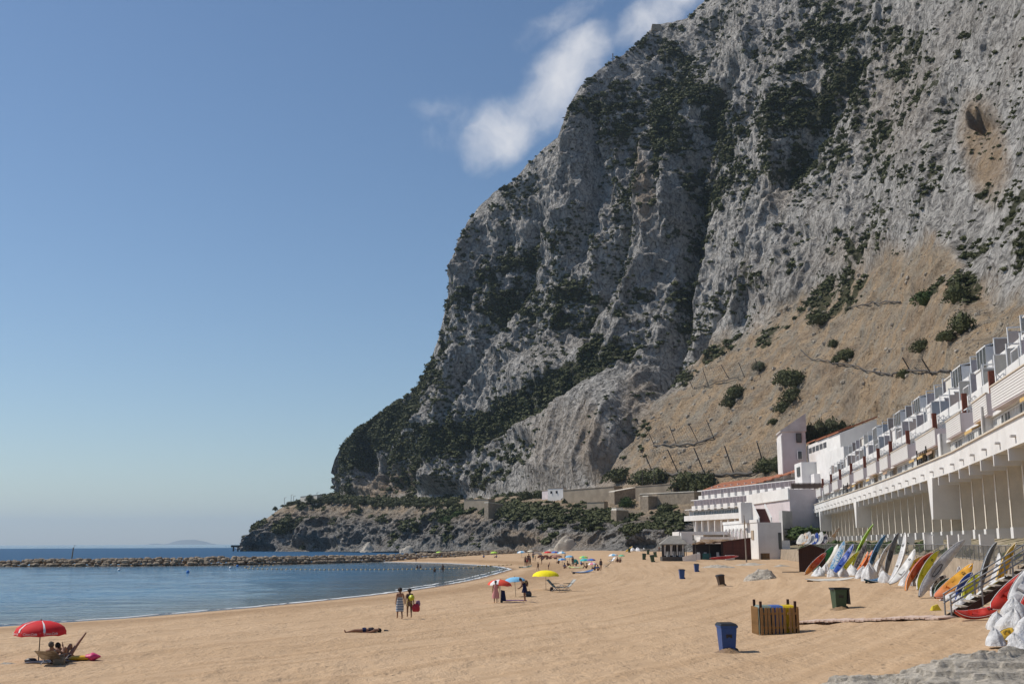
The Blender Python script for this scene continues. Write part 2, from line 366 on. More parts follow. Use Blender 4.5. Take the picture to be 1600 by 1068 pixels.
# ------------------------------------------------------------------ rock and mountain materials
def rock_mat(name, dark=1.0, rough_scale=1.0, tan=False):
    t = NT(name); geo = t.n('ShaderNodeNewGeometry').outputs['Position']; k = rough_scale
    str_ = t.noise(0.09 * k, 7, 0.68, geo, scale3=(1.6, 1.2, 0.55), dist=0.5); fine = t.noise(0.5 * k, 6, 0.7, geo); mid = t.noise(0.02 * k, 5, 0.6, geo); vf = t.noise(1.6 * k, 4, 0.7, geo, scale3=(1.3, 1, 0.5))
    D_ = lambda *v: tuple(q * dark for q in v)
    vo = t.n('ShaderNodeTexVoronoi', feature='DISTANCE_TO_EDGE'); vo.inputs['Scale'].default_value = 0.16 * k
    mpv = t.n('ShaderNodeMapping'); mpv.inputs['Scale'].default_value = (1.5, 1.2, 0.6); wn_ = t.n('ShaderNodeTexNoise'); wn_.inputs['Scale'].default_value = 0.12 * k; t.L(geo, wn_.inputs['Vector'])
    ad = t.n('ShaderNodeVectorMath', operation='MULTIPLY_ADD'); t.L(wn_.outputs['Color'], ad.inputs[0]); ad.inputs[1].default_value = (14 / k, 14 / k, 14 / k); t.L(geo, ad.inputs[2]); t.L(ad.outputs[0], mpv.inputs[0]); t.L(mpv.outputs[0], vo.inputs['Vector'])
    crack = t.ramp(vo.outputs['Distance'], 0.0, 0.16)
    c = t.mix(t.ramp(str_, 0.34, 0.56), D_(0.22, 0.21, 0.197), D_(0.51, 0.485, 0.45))
    c = t.mix(t.ramp(fine, 0.50, 0.62, 0, 0.9), c, D_(0.64, 0.605, 0.56))
    c = t.mix(t.ramp(fine, 0.45, 0.36, 0, 0.9), c, D_(0.075, 0.07, 0.063))
    c = t.mix(t.ramp(crack, 0.5, 0.0, 0, 0.6), c, D_(0.09, 0.083, 0.075))
    c = t.mix(t.ramp(mid, 0.52, 0.74, 0, 0.35), c, D_(0.25, 0.20, 0.15))
    c = t.mix(t.math('MULTIPLY', t.attr('ochre'), t.ramp(str_, 0.3, 0.6, 0.5, 1)), c, (0.36, 0.26, 0.165))
    sc = t.attr('scree')
    sn = t.noise(0.12, 6, 0.65, geo, scale3=(1, 1, 0.6)); sf = t.noise(0.9, 5, 0.75, geo)
    ct = t.mix(t.ramp(sn, 0.4, 0.62), (0.46, 0.33, 0.205), (0.35, 0.305, 0.24)); ct = t.mix(t.ramp(t.noise(.03, 6, .7, geo, scale3=(1, 1, 2.5), dist=1), .5, .62, 0, .6), ct, (.24, .18, .125)); ct = t.mix(t.ramp(sf, 0.55, 0.68, 0, 0.8), ct, (0.42, 0.37, 0.30)); ct = t.mix(t.ramp(sf, 0.45, 0.33, 0, 0.8), ct, (0.10, 0.075, 0.05))
    ct = t.mix(t.ramp(t.noise(.16, 5, .75, geo, scale3=(.5, .5, 2.2), dist=1.5), .56, .64, 0, .55), ct, (.13, .10, .07)); c = t.mix(t.math('MULTIPLY', sc, 1.0, True), c, ct)
    vg = t.attr('veg'); vn = t.math('ADD', vg, t.ramp(t.noise(0.22, 5, 0.7, geo), 0.3, 0.7, -0.45, 0.45))
    c = t.mix(t.ramp(vn, 0.52, 0.66, 0, 0.94), c, t.mix(fine, (0.03, 0.038, 0.016), (0.095, 0.092, 0.045)))
    b = t.bump(str_, 1.0, 4.5 / k); b = t.bump(crack, 0.7, 1.6 / k, b); b = t.bump(fine, 1.0, 2.0 / k, b); t.bump(vf, 0.8, 0.5 / k, b)
    return t.fin(c, 0.92, 0.15)
ROCK = rock_mat('limestone_cliff')

def rows_surface(xs, rows, segs):
    """rows: list of (xy pairs for py, xy pairs for depth); returns pixel rows and depth rows, depth straight in 1/Y"""
    py = [np.interp(xs, *zip(*r[0])) for r in rows]; dY = [np.interp(xs, *zip(*r[1])) for r in rows]
    PY, DY, W = [], [], []
    for i in range(len(rows) - 1):
        for v in np.linspace(0, 1, segs[i], endpoint=(i == len(rows) - 2)):
            PY.append(py[i] * (1 - v) + py[i + 1] * v); DY.append(1 / ((1 - v) / dY[i] + v / dY[i + 1])); W.append(np.full(len(xs), i + v))
    return np.array(PY), np.array(DY), np.array(W)
RMn = np.array(RM)
def px_to_world(PX, PY, DY):
    d = np.stack([(PX - 800) / FPX, (534 - PY) / FPX, -np.ones_like(PX)], -1) @ RMn.T
    return d * (DY / d[..., 1])[..., None] + np.array([0, 0, CAMZ])
def ell(PX, PY, L):
    r = np.zeros_like(PX)
    for cx, cyy, rx, ry, a, w in L:
        c, s = math.cos(R(-a)), math.sin(R(-a)); dx, dy = PX - cx, PY - cyy
        u = (dx * c + dy * s) / rx; v = (-dx * s + dy * c) / ry
        r = np.maximum(r, w * np.clip(1.35 - np.sqrt(u * u + v * v), 0, 0.7) / 0.7)
    return r
# ---- mountain
xs = np.concatenate([np.arange(516, 560, 0.8), np.arange(560, 1640, 1.45), np.arange(1640, 1985, 4)])
R_base = ([(516, 781), (600, 784), (700, 784), (760, 783), (850, 776), (900, 770), (960, 764), (1000, 758), (1080, 756), (1200, 752), (1300, 722), (1400, 690), (1500, 640), (1600, 575), (1985, 540)],
          [(516, 850), (700, 690), (850, 560), (1000, 450), (1080, 400), (1200, 345), (1300, 290), (1400, 225), (1500, 172), (1600, 140), (1985, 100)])
R_foot = ([(516, 768), (600, 772), (700, 770), (760, 774), (850, 764), (900, 758), (935, 750), (960, 708), (985, 684), (1010, 645), (1080, 572), (1170, 512), (1240, 476), (1330, 430), (1400, 392), (1460, 366), (1485, 400), (1505, 440), (1540, 470), (1600, 462), (1985, 420)],
          [(516, 851), (700, 693), (850, 564), (900, 530), (935, 520), (985, 535), (1080, 540), (1170, 500), (1300, 440), (1400, 350), (1460, 290), (1500, 245), (1600, 190), (1985, 150)])
R_mid = ([(516, 740), (521, 730), (530, 716), (560, 700), (600, 700), (650, 650), (700, 640), (760, 600), (850, 520), (950, 430), (1050, 330), (1200, 230), (1350, 160), (1500, 130), (1600, 100), (1985, 60)],
         [(516, 853), (560, 835), (650, 745), (700, 712), (760, 680), (850, 640), (950, 610), (1050, 610), (1200, 560), (1350, 470), (1500, 350), (1600, 285), (1985, 230)])
R_ridge = ([(516, 737), (521, 716), (530, 700), (545, 686), (570, 667), (600, 641), (630, 622), (655, 595), (668, 570), (680, 540), (690, 508), (697, 470), (706, 430), (720, 385), (735, 350), (745, 335), (775, 300), (800, 282), (820, 258), (850, 232), (872, 214), (880, 196), (888, 168), (905, 140), (935, 110), (950, 98), (975, 84), (998, 64), (1008, 50), (1022, 36), (1050, 33), (1075, 28), (1092, 8), (1110, -8), (1150, -60), (1200, -120), (1300, -200), (1600, -300), (1985, -340)],
           [(516, 858), (560, 850), (600, 835), (655, 795), (690, 770), (735, 745), (800, 715), (880, 690), (950, 715), (1020, 745), (1100, 745), (1200, 715), (1300, 650), (1450, 500), (1600, 390), (1985, 320)])
for r in (R_mid,):      # keep the middle row between foot and ridge
    pass
PYr = np.interp(xs, *zip(*R_ridge[0])); PYf = np.interp(xs, *zip(*R_foot[0])); PYm = np.interp(xs, *zip(*R_mid[0]))
PYm = np.clip(PYm, PYr + 0.25 * (PYf - PYr), PYf - 0.15 * (PYf - PYr)); R_mid = (list(zip(xs, PYm)), R_mid[1])
PY, DY, W = rows_surface(xs, [R_base, R_foot, R_mid, R_ridge], [75, 130, 190])
PX = np.broadcast_to(xs, PY.shape).copy()
P = px_to_world(PX, PY, DY); x, y, z = P[..., 0], P[..., 1], P[..., 2]
scree = sstep(1.12, 0.93, W + 0.10 * pn(x / 22, y / 22, z / 22) + 0.05 * pn(x / 6, y / 6, z / 6)) * sstep(905, 1000, PX)
scree = np.maximum(scree, sstep(1.0, 0.2, ((PX - 1450) / 60) ** 2 + ((PY - 408) / 26) ** 2))
ochre = ell(PX, PY, [(1525, 215, 32, 75, 8, 1), (1512, 170, 16, 30, 0, 1), (995, 640, 22, 70, 10, 0.5), (880, 690, 60, 60, 0, 0.35), (930, 700, 25, 70, 10, 0.6), (1215, 300, 20, 40, 0, .3), (1003, 290, 14, 60, 5, 0.7), (600, 755, 60, 22, 20, 0.8), (1400, 150, 60, 100, 0, .25), (1350, 395, 60, 30, 0, .3)])
pale = ell(PX, PY, [(890, 680, 110, 120, 45, 1), (1270, 330, 45, 25, 0, .6)])
VEG = [(1078, 190, 78, 62, 8, 1.0), (1115, 250, 40, 45, 0, 0.9), (1050, 105, 45, 30, 40, 0.8), (960, 165, 85, 24, 25, 0.75), (1000, 215, 50, 20, 10, 0.5), (1290, 100, 60, 110, -10, 0.85), (1235, 195, 50, 55, 0, 0.75), (1210, 260, 75, 30, 20, 0.7), (1380, 60, 55, 45, 0, .6), (1330, 200, 80, 50, 0, .5),
       (770, 655, 170, 22, 33, 1.0), (860, 600, 90, 26, 36, 1.0), (920, 555, 50, 22, 40, 0.9), (690, 700, 60, 18, 25, .9), (600, 668, 80, 22, 40, 0.85), (660, 590, 30, 24, 60, 0.7), (540, 690, 25, 8, 30, .8), (640, 700, 50, 18, 30, .6), (760, 745, 45, 16, 20, .5), (800, 700, 40, 25, 0, .45), (800, 780, 30, 10, 0, .6), (840, 755, 30, 8, 20, .5),
       (800, 440, 80, 55, 60, 0.6), (870, 470, 60, 45, 40, 0.6), (720, 500, 30, 50, 70, 0.5), (960, 540, 60, 20, 30, 0.6), (1045, 430, 26, 70, -15, 0.75), (1070, 350, 26, 60, 0, .7), (1090, 290, 30, 40, 0, .8), (980, 470, 50, 28, 20, .5),
       (1290, 470, 62, 24, 25, 0.95), (1310, 445, 50, 22, 20, .8), (1200, 520, 40, 14, 35, .7), (1120, 545, 40, 12, 35, .65), (1060, 590, 30, 12, 38, .6), (985, 690, 22, 45, -30, .8), (960, 740, 30, 14, 20, .9), (1000, 705, 14, 14, 0, .7), (1130, 470, 40, 20, 20, .4), (1200, 430, 60, 20, 20, .45), (1330, 370, 60, 30, 20, .4),
       (1500, 440, 28, 30, 0, 0.9), (1450, 440, 26, 16, 30, .7), (1560, 290, 45, 25, 0, .45), (1500, 370, 40, 30, 0, .35), (1580, 350, 20, 40, 0, .45), (1540, 450, 14, 14, 0, .5), (880, 190, 18, 16, 0, .5), (785, 290, 12, 8, 0, .9), (842, 232, 30, 6, 38, .7), (725, 372, 20, 6, 60, .5), (682, 545, 12, 30, -20, .6), (1020, 60, 30, 14, 0, .5), (1440, 120, 30, 50, 0, .4), (1480, 60, 40, 30, 0, .35), (1410, 260, 40, 50, 0, .35)]
veg = ell(PX, PY, VEG)
BAND = ell(PX, PY, VEG[10:20])
pale = pale * (1 - BAND)
veg = np.maximum(veg * (0.75 + 0.8 * fbm(x / 20, y / 20, z / 20, 3)) * (1 - 0.7 * pale), BAND * (0.95 + .5 * fbm(x / 14, y / 14, z / 14, 2)))
veg = np.clip(veg + (0.38 * sstep(0.2, 0.5, fbm(x / 16, y / 16, z / 16 + 9, 3)) + 0.2 * sstep(0.3, 0.5, pn(x / 7, y / 7, z / 7))) * (1 - scree) * (1 - pale), 0, 1)
veg *= (1 - 0.9 * scree * (ell(PX, PY, VEG) < 0.5))
# folds, buttresses and ledges in the rock: noise drawn out along the lie of the strata
e1 = np.array([0.30, 0.42, 0.86]); e1 /= np.linalg.norm(e1); al = P @ e1; pr = P - al[..., None] * e1
def st(k, s): q = (pr + al[..., None] * e1 / s) / k; return q[..., 0], q[..., 1], q[..., 2]
far = DY / 650.0
amp = (1 - scree) * np.clip((W - 1) * 8, 0, 1)
D = 22 * (ridged(*st(170, 2.6), 1) + .1) + 11.0 * ridged(*st(70, 3.2), 2, 0.5) + 3.6 * ridged(*st(24, 3.2), 2) + 2.4 * ridged(*st(10, 1.9), 2, 0.6) + 1.2 * ridged(*st(4.5, 1.6), 1) + 2.2 * (1 - 2 * np.abs(pn(x / 30, y / 30, z / 9)))
D2 = 3.0 * ridged(*st(40, 4), 1) + 3.2 * ridged(*st(13, 5), 2) + 0.8 * ridged(*st(5, 3), 2)
D = D * (1 - pale) + D2 * pale
D = D + 9 * pale
def gully(pts, w):
    d = np.full(PX.shape, 1e9)
    for (ax, ay), (bx, by) in zip(pts[:-1], pts[1:]):
        ex, ey = bx - ax, by - ay; tt = np.clip(((PX - ax) * ex + (PY - ay) * ey) / (ex * ex + ey * ey), 0, 1); d = np.minimum(d, np.hypot(PX - ax - tt * ex, PY - ay - tt * ey))
    d = d + 9 * pn(x / 30, y / 30, z / 30); return np.exp(-(np.maximum(d, 0) / w) ** 2)
D -= 20 * gully([(1150, 110), (1082, 250), (1060, 350), (1045, 470), (1015, 590)], 15) + 15 * gully([(1345, 40), (1250, 220), (1190, 330), (1130, 440), (1080, 540)], 13) + 10 * gully([(1480, 150), (1445, 300), (1400, 380)], 11) + 10 * gully([(945, 130), (930, 220), (905, 330), (860, 430)], 11) + 9 * gully([(830, 330), (800, 430), (760, 540), (720, 610)], 10) + 10 * gully([(960, 330), (930, 430), (900, 520)], 10)
D += 9 * gully([(1010, 225), (1000, 300), (1005, 360)], 12) + 9 * gully([(1045, 240), (1040, 330)], 10) + 8 * gully([(1210, 320), (1160, 430), (1110, 520)], 14)
D = D * amp * np.clip(far, 0.42, 1.05)
edge = sstep(2.99, 2.84, W); D = (D - 3) * (0.16 + 0.84 * edge)
D -= 7 * ell(PX, PY, [(1521, 166, 18, 12, 25, 1)]) + 16 * ell(PX, PY, [(568, 720, 13, 34, 0, 1), (596, 738, 8, 22, 0, 1)])
ds = scree * (2.4 * ridged(x / 28, y / 28, z / 16, 2) + 0.5 * fbm(x / 5, y / 5, z / 5, 3) + 0.9 * ridged(x / 60 + z / 14, y / 60, z / 9, 1)) * np.clip(DY / 300, 0.4, 1)
nrm = np.array([-0.62, -0.72, 0.30]); nrm /= np.linalg.norm(nrm)
P = P + (D + ds)[..., None] * nrm + (D * 0.0)[..., None]
P[..., 2] += 0.8 * pn(x / 5, y / 5, z / 5) * amp
# the far side falls away behind the ridge
back = []
for k, (dy, dz) in enumerate([(25, -6), (70, -60), (140, -200), (200, -420)]):
    q = P[-1].copy(); q[:, 0] += dy * 0.9; q[:, 1] += dy; q[:, 2] = np.maximum(q[:, 2] + dz, -5); back.append(q)
Pm = np.concatenate([P, np.array(back)], 0); pad = lambda a: np.concatenate([a, np.repeat(a[-1:], len(back), 0)], 0)
me = np_mesh('mountain', Pm.reshape(-1, 3), gridq(*Pm.shape[:2])); attr(me, 'scree', pad(scree)); attr(me, 'veg', pad(veg)); attr(me, 'ochre', pad(ochre))
setp(link('mountain', me, mats=ROCK), 'towering grey limestone cliff with scree slope above the beach', kind='structure')
def on_mountain(px, py, PXa=None, PYa=None, Pa=None):
    PXa, PYa, Pa = (PX, PY, P) if Pa is None else (PXa, PYa, Pa)
    j = int(np.argmin(np.abs(PXa[0] - px))); i = int(np.argmin(np.abs(PYa[:, j] - py))); return Vector(Pa[i, j]), i, j

# ---- low headland under the mountain
hx = np.concatenate([np.arange(377, 400, 0.5), np.arange(400, 1130, 1.3), np.arange(1130, 1300, 4)])
H_base = ([(377, 861.5), (500, 861.5), (600, 861), (750, 860), (850, 862), (900, 863), (1000, 863), (1060, 864), (1100, 862), (1300, 856)],
          [(377, 735), (450, 700), (600, 600), (750, 470), (850, 385), (950, 352), (1000, 340), (1060, 325), (1100, 320), (1300, 300)])
H_mid = ([(377, 858), (383, 846), (400, 836), (440, 826), (500, 822), (600, 825), (700, 828), (760, 822), (800, 815), (850, 822), (900, 828), (1000, 830), (1060, 835), (1300, 830)],
         [(377, 740), (450, 712), (600, 618), (750, 490), (850, 402), (950, 368), (1060, 342), (1300, 315)])
H_top = ([(377, 856), (382, 848), (392, 834), (400, 822), (415, 812), (430, 802), (445, 795), (470, 787), (500, 783), (560, 786), (600, 788), (660, 789), (720, 792), (760, 794), (800, 788), (850, 788), (900, 790), (930, 794), (960, 796), (1000, 797), (1060, 800), (1100, 795), (1300, 800)],
         [(377, 745), (500, 735), (600, 660), (750, 530), (850, 450), (950, 410), (1060, 375), (1300, 350)])
H_back = ([(377, 856), (382, 847.5), (392, 833.5), (400, 821.5), (415, 811.5), (430, 800), (445, 791), (470, 782), (500, 775), (520, 770), (560, 775), (600, 778), (700, 778), (760, 777), (850, 770), (900, 764), (960, 758), (1000, 753), (1080, 750), (1300, 730)],
          [(377, 750), (470, 800), (520, 870), (600, 800), (700, 715), (850, 580), (1000, 470), (1080, 420), (1300, 380)])
hPY, hDY, hW = rows_surface(hx, [H_base, H_mid, H_top, H_back], [34, 34, 26])
hPX = np.broadcast_to(hx, hPY.shape).copy(); hP = px_to_world(hPX, hPY, hDY); x, y, z = hP[..., 0], hP[..., 1], hP[..., 2]
HV = [(440, 818, 22, 12, 30, .9), (405, 822, 16, 7, 35, .8), (640, 820, 50, 12, 30, .45), (700, 802, 26, 9, 25, 1), (728, 798, 18, 9, 10, 1), (690, 835, 36, 12, -10, .4), (800, 795, 60, 14, 0, .9), (860, 800, 60, 14, 0, .9), (900, 800, 50, 16, 0, .8), (880, 815, 40, 10, 10, .7), (950, 815, 50, 14, 10, .8), (1000, 830, 30, 12, 0, .6), (1045, 815, 30, 25, 0, .8), (930, 800, 20, 12, 0, .8), (560, 778, 100, 9, 0, .9), (640, 780, 90, 9, 0, .9), (480, 790, 40, 7, -5, .6), (520, 805, 80, 10, 0, .3), (590, 808, 16, 6, 0, .6), (860, 835, 20, 14, 45, .5)]
hveg = np.clip(ell(hPX, hPY, HV) * (0.85 + 0.7 * fbm(x / 12, y / 12, z / 12, 3)) + 0.35 * sstep(0.15, 0.45, fbm(x / 10, y / 10, z / 10, 3)), 0, 1)
hoch = np.clip(0.55 * sstep(1.9, 2.2, hW) + 0.3 * sstep(1.0, 1.6, hW) + ell(hPX, hPY, [(815, 840, 40, 16, 0, .6), (900, 845, 40, 12, 0, .4)]), 0, 0.85)
a = np.sin(np.clip(hW / 2.0, 0, 1) * math.pi) ** 0.6
D = (7 * ridged(x / 55, y / 55, z / 40, 2) + 4.2 * ridged(x / 20, y / 20, z / 16, 3, .6) + 1.8 * ridged(x / 6, y / 6, z / 6, 2)) * a * np.clip(hDY / 520, .5, 1.1)
D -= 9 * ell(hPX, hPY, [(485, 850, 38, 10, 0, 1), (405, 856, 20, 7, 0, .8), (800, 848, 34, 9, 0, .8), (1000, 850, 25, 6, 0, .5)])
hP = hP + D[..., None] * np.array([-0.35, -0.9, 0.2]); hP[..., 2] += np.where(hW < 2, 0, 1.2 * pn(x / 12, y / 12, 0) + 0.5 * pn(x / 4, y / 4, 0))
q1 = hP[-1].copy(); q1[:, 1] += 30; q1[:, 2] -= 15; q2 = q1.copy(); q2[:, 1] += 20; q2[:, 2] = -5
Pm = np.concatenate([hP, q1[None], q2[None]], 0); pad = lambda a: np.concatenate([a, a[-1:], a[-1:]], 0)
me = np_mesh('headland', Pm.reshape(-1, 3), gridq(*Pm.shape[:2])); attr(me, 'scree', pad(np.clip(sstep(1.2, 2.0, hW) * 0.75 + 0.3 * pn(x / 15, y / 15, z / 15), 0, .9))); attr(me, 'veg', pad(hveg)); attr(me, 'ochre', pad(hoch))
HROCK = rock_mat('headland_rock', 0.58, 1.6)
setp(link('headland', me, mats=HROCK), 'low rocky headland shelf running out to sea below the mountain', kind='structure')

# ------------------------------------------------------------------ bushes massed on the slopes
def leaf_mat(name, dk, lt):
    t = NT(name); geo = t.n('ShaderNodeNewGeometry'); oi = t.n('ShaderNodeObjectInfo').outputs['Random']
    f = t.noise(0.35, 4, 0.7, geo.outputs['Position']); r = t.math('ADD', t.math('MULTIPLY', geo.outputs['Random Per Island'], 0.55), t.math('MULTIPLY', f, 0.5))
    return t.fin(t.mix(r, dk, lt), 0.75, 0.2)
SCRUB = leaf_mat('dark_scrub_leaves', (0.024, 0.034, 0.013), (0.115, 0.118, 0.048))
LEAF = leaf_mat('garden_leaves', (0.022, 0.045, 0.012), (0.085, 0.12, 0.035))
OLIVE = leaf_mat('grey_green_leaves', (0.035, 0.042, 0.022), (0.11, 0.115, 0.06))
WOOD = M('bark', (0.12, 0.085, 0.06), 0.9)
def bush_template(n, seed, leaf=0.3, core=True):
    rd = np.random.RandomState(seed); V, F = [], []
    if core:
        m = MB().ball((0, 0, 0.25), 0.64, 0.64, 0.48, 7, 5, jit=0.2, seed=seed)
        V = [list(v) for v in m.v]; F = [f if len(f) == 4 else None for f in m.f]; F = [f for f in F if f]
    d = rd.normal(size=(n, 3)); d /= np.linalg.norm(d, axis=1)[:, None]; d[:, 2] = np.abs(d[:, 2]) * 0.9 - 0.12
    lob = 1 + 0.28 * pn(d[:, 0] * 2 + seed, d[:, 1] * 2, d[:, 2] * 2); r = lob * rd.uniform(0.68, 1.05, n)
    c = d * r[:, None]
    for k in range(n):
        a = rd.normal(size=3); a /= np.linalg.norm(a); b = np.cross(a, rd.normal(size=3)); b /= np.linalg.norm(b); s = leaf * rd.uniform(0.5, 1.15)
        b0 = len(V); V += [list(c[k] - a * s), list(c[k] + b * s * 0.55), list(c[k] + a * s), list(c[k] - b * s * 0.55)]; F.append((b0, b0 + 1, b0 + 2, b0 + 3))
    return np.array(V, float), np.array(F)
BT = [bush_template(26, 10 + k, 0.36) for k in range(8)]
def scatter(name, pts, rad, mat, seed=1, zs=0.75):
    rd = np.random.RandomState(seed); Vs, Fs, b = [], [], 0
    for (p, r) in zip(pts, rad):
        V, F = BT[rd.randint(len(BT))]; a = rd.uniform(0, 6.28); c, s = math.cos(a), math.sin(a)
        q = np.stack([V[:, 0] * c - V[:, 1] * s, V[:, 0] * s + V[:, 1] * c, V[:, 2] * zs * rd.uniform(0.8, 1.3)], 1) * r + p
        Vs.append(q); Fs.append(F + b); b += len(V)
    return setp(link(name, np_mesh(name, np.concatenate(Vs), np.concatenate(Fs), False), mats=mat), kind='stuff')
rd = np.random.RandomState(5)
def pick(P_, veg_, PX_, DY_, n, thr):
    w = np.clip(veg_ - thr, 0, 1) ** 1.3; w[:, PX_[0] > 1640] *= 0.5; w = w.ravel() / w.sum()
    idx = rd.choice(w.size, n, p=w, replace=True); return P_.reshape(-1, 3)[idx], DY_.ravel()[idx]
pts, dy = pick(P, veg, PX, DY, 8000, 0.2); rr = rd.uniform(1.3, 3.1, len(pts))
base = np.clip(0.10 + 1.2 * fbm(P[..., 0] / 35, P[..., 1] / 35, P[..., 2] / 35, 3), 0.02, 1) * (1 - 0.93 * scree) * (1 - 0.8 * pale) * (W > 0.9) * (DY / 600)
p2, d2 = pick(P, base, PX, DY, 5600, 0.0); pts = np.concatenate([pts, p2]); dy = np.concatenate([dy, d2]); rr = np.concatenate([rr, rd.uniform(0.7, 1.9, len(p2))])
scatter('mountain_scrub', pts, rr * np.clip(dy / 600, 0.4, 1.1), SCRUB, 3)['label'] = 'dark green scrub clinging to the grey cliff'
pts, dy = pick(hP, hveg, hPX, hDY, 1700, 0.25); scatter('headland_scrub', pts, rd.uniform(1.0, 2.6, len(pts)) * np.clip(dy / 500, 0.6, 1.2), SCRUB, 4)['label'] = 'dark scrub covering the low headland'

# ------------------------------------------------------------------ breakwater
t = NT('armour_stone'); geo = t.n('ShaderNodeNewGeometry'); oi = t.n('ShaderNodeObjectInfo').outputs['Random']
r = t.math('ADD', t.math('MULTIPLY', geo.outputs['Random Per Island'], 0.6), t.math('MULTIPLY', oi, 0.4))
c = t.mix(r, (0.17, 0.125, 0.085), (0.40, 0.33, 0.25)); c = t.mix(t.ramp(t.noise(1.5, 5), 0.5, 0.8, 0, 0.5), c, (0.10, 0.08, 0.06))
sx = t.n('ShaderNodeSeparateXYZ'); t.L(geo.outputs['Position'], sx.inputs[0]); c = t.mix(t.ramp(sx.outputs[2], SEA + 0.45, SEA + 0.05, 0, 0.8), c, (0.05, 0.042, 0.03))
t.bump(t.noise(2.5, 5), 0.5, 0.15); ARM = t.fin(c, 0.9, 0.2)
def stone_mesh(k):
    rd_ = random.Random(k); m = MB(); rings = []
    for i, (zf, rf) in enumerate([(-1, .62), (-.55, .98), (.35, 1.0), (.85, .62)]):
        rings.append([Vector((rf * math.cos(a) * rd_.uniform(.8, 1.1), rf * math.sin(a) * rd_.uniform(.8, 1.1), zf * rd_.uniform(.85, 1.1))) for a in [6.283 * j / 6 + rd_.uniform(-.2, .2) for j in range(6)]])
    m.loft(rings, smooth=False); return m
STM = [stone_mesh(k) for k in range(9)]; STme = [m.mesh('boulder') for m in STM]
for m_ in STme: m_.materials.append(ARM)
bwo = empty('breakwater', (BW[1][0], BW[1][1], SEA), 0, 'long low rubble breakwater of brown boulders across the bay', 'breakwater')
bpts = resample(BW[:9], 1.15); cand = []
rs = random.Random(4)
for i, (x0, y0) in enumerate(bpts):
    a = bpts[max(i - 2, 0)]; b_ = bpts[min(i + 2, len(bpts) - 1)]; tx, ty = b_[0] - a[0], b_[1] - a[1]; l = math.hypot(tx, ty); nx_, ny_ = -ty / l, tx / l
    px_ = 800 + x0 / y0 * FPX; hgt = np.interp(px_, [-250, 0, 40, 200, 380, 520, 600, 700, 800, 860], [0.4, 0.6, 1.4, 1.55, 1.75, 1.65, 1.5, 1.2, 1.0, .6]); n0 = 0 if px_ > 560 else 1
    for row, (off, zf) in enumerate([(0.0, -0.1), (0.9, .35), (1.8, .75), (2.8, 1.0), (4.0, .95), (5.2, .6), (6.2, .1)]):
        g0 = max(SEA, sand_z(x0 + nx_ * off, y0 + ny_ * off) if px_ > 560 else SEA)
        j = rs.uniform(-.4, .4); s = rs.uniform(.48, .98) * (1 if px_ < 620 else .8)
        p = Vector((x0 + nx_ * off + j + tx / l * rs.uniform(-.4, .4), y0 + ny_ * off + rs.uniform(-.3, .3), g0 + zf * hgt - .15 + rs.uniform(-.1, .12)))
        cand.append((row > 4, y0, p, s, rs.uniform(0, 6.28), rs.randrange(9), px_))
vis = [c for c in cand if not c[0] and -10 < c[6] < 860]; vis.sort(key=lambda c: (c[6] > 620, -c[3] / c[1]))
keep = set(id(c) for c in vis[:298]); mb = MB()
for c in cand:
    _, _, p, s, a, k, px_ = c; Mx = Matrix.Translation(p) @ Matrix.Rotation(a, 4, 'Z') @ Matrix.Rotation(math.sin(a * 3) * .2, 4, 'X') @ Matrix.Diagonal((s * 1.1, s * .8, s * .52, 1))
    if id(c) in keep:
        o = bpy.data.objects.new('boulder', STme[k]); COL.objects.link(o); o.parent = bwo; o.matrix_local = Matrix.Translation(-bwo.location) @ Mx
    else: mb.add([Mx @ Vector(v) for v in STM[k].v], STM[k].f)
o = mb.build('loose_boulders', ARM, bwo); o.location = -bwo.location; o['kind'] = 'stuff'

# ------------------------------------------------------------------ sea air
hz = NT('sea_air'); hz.t.nodes.remove(hz.p); pv = hz.n('ShaderNodeVolumePrincipled'); pv.inputs['Color'].default_value = (0.62, 0.80, 1.0, 1); pv.inputs['Density'].default_value = 0.00006; pv.inputs['Anisotropy'].default_value = 0.2
hz.L(pv.outputs[0], [n for n in hz.t.nodes if n.type == 'OUTPUT_MATERIAL'][0].inputs['Volume'])
mb = MB().box(-25000, 25000, -25000, 25000, -8, 560); setp(mb.build('haze', hz.m), kind='stuff')

# ------------------------------------------------------------------ building kit
WHITE = M('white_render', (0.74, 0.72, 0.69), 0.75, 0.10, 0.35, 0.2, dirt=(0.5, 0.46, 0.42))
SHADE_WHITE = M('shaded_white_render', (0.60, 0.53, 0.53), 0.8, 0.12, 0.4, 0.2)  # white render with the shade of the side walls put into its colour
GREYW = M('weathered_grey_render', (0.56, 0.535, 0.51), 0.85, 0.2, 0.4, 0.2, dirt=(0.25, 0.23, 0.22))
CONC = M('cream_blockwork', (0.78, 0.71, 0.60), 0.9, 0.2, 0.6, 0.2, bump=0.4)
STONE = M('tan_stone_wall', (0.36, 0.29, 0.215), 0.9, 0.3, 1.2, 0.2, bump=0.8, bsc=2.5, dirt=(0.16, 0.13, 0.10))
TILE = M('terracotta_tiles', (0.34, 0.135, 0.075), 0.85, 0.3, 1.5, 0.2, bump=0.6, bsc=5)
BRICK = M('red_brick', (0.21, 0.075, 0.05), 0.9, 0.35, 5, 0.2, bump=0.4)
DARKW = M('dark_brown_timber', (0.055, 0.024, 0.016), 0.75, 0.3, 2.5)
METAL = M('galvanised_metal', (0.30, 0.30, 0.30), 0.45, 0.25, 6, 0.5, metal=0.6)
POLE = M('dark_weathered_post', (0.09, 0.08, 0.07), 0.8, 0.3, 3)
BLACK = M('black_plastic', (0.02, 0.02, 0.022), 0.5, 0.3, 5, 0.4)
FRAME = M('white_window_frame', (0.78, 0.78, 0.77), 0.5, 0.06, 3)
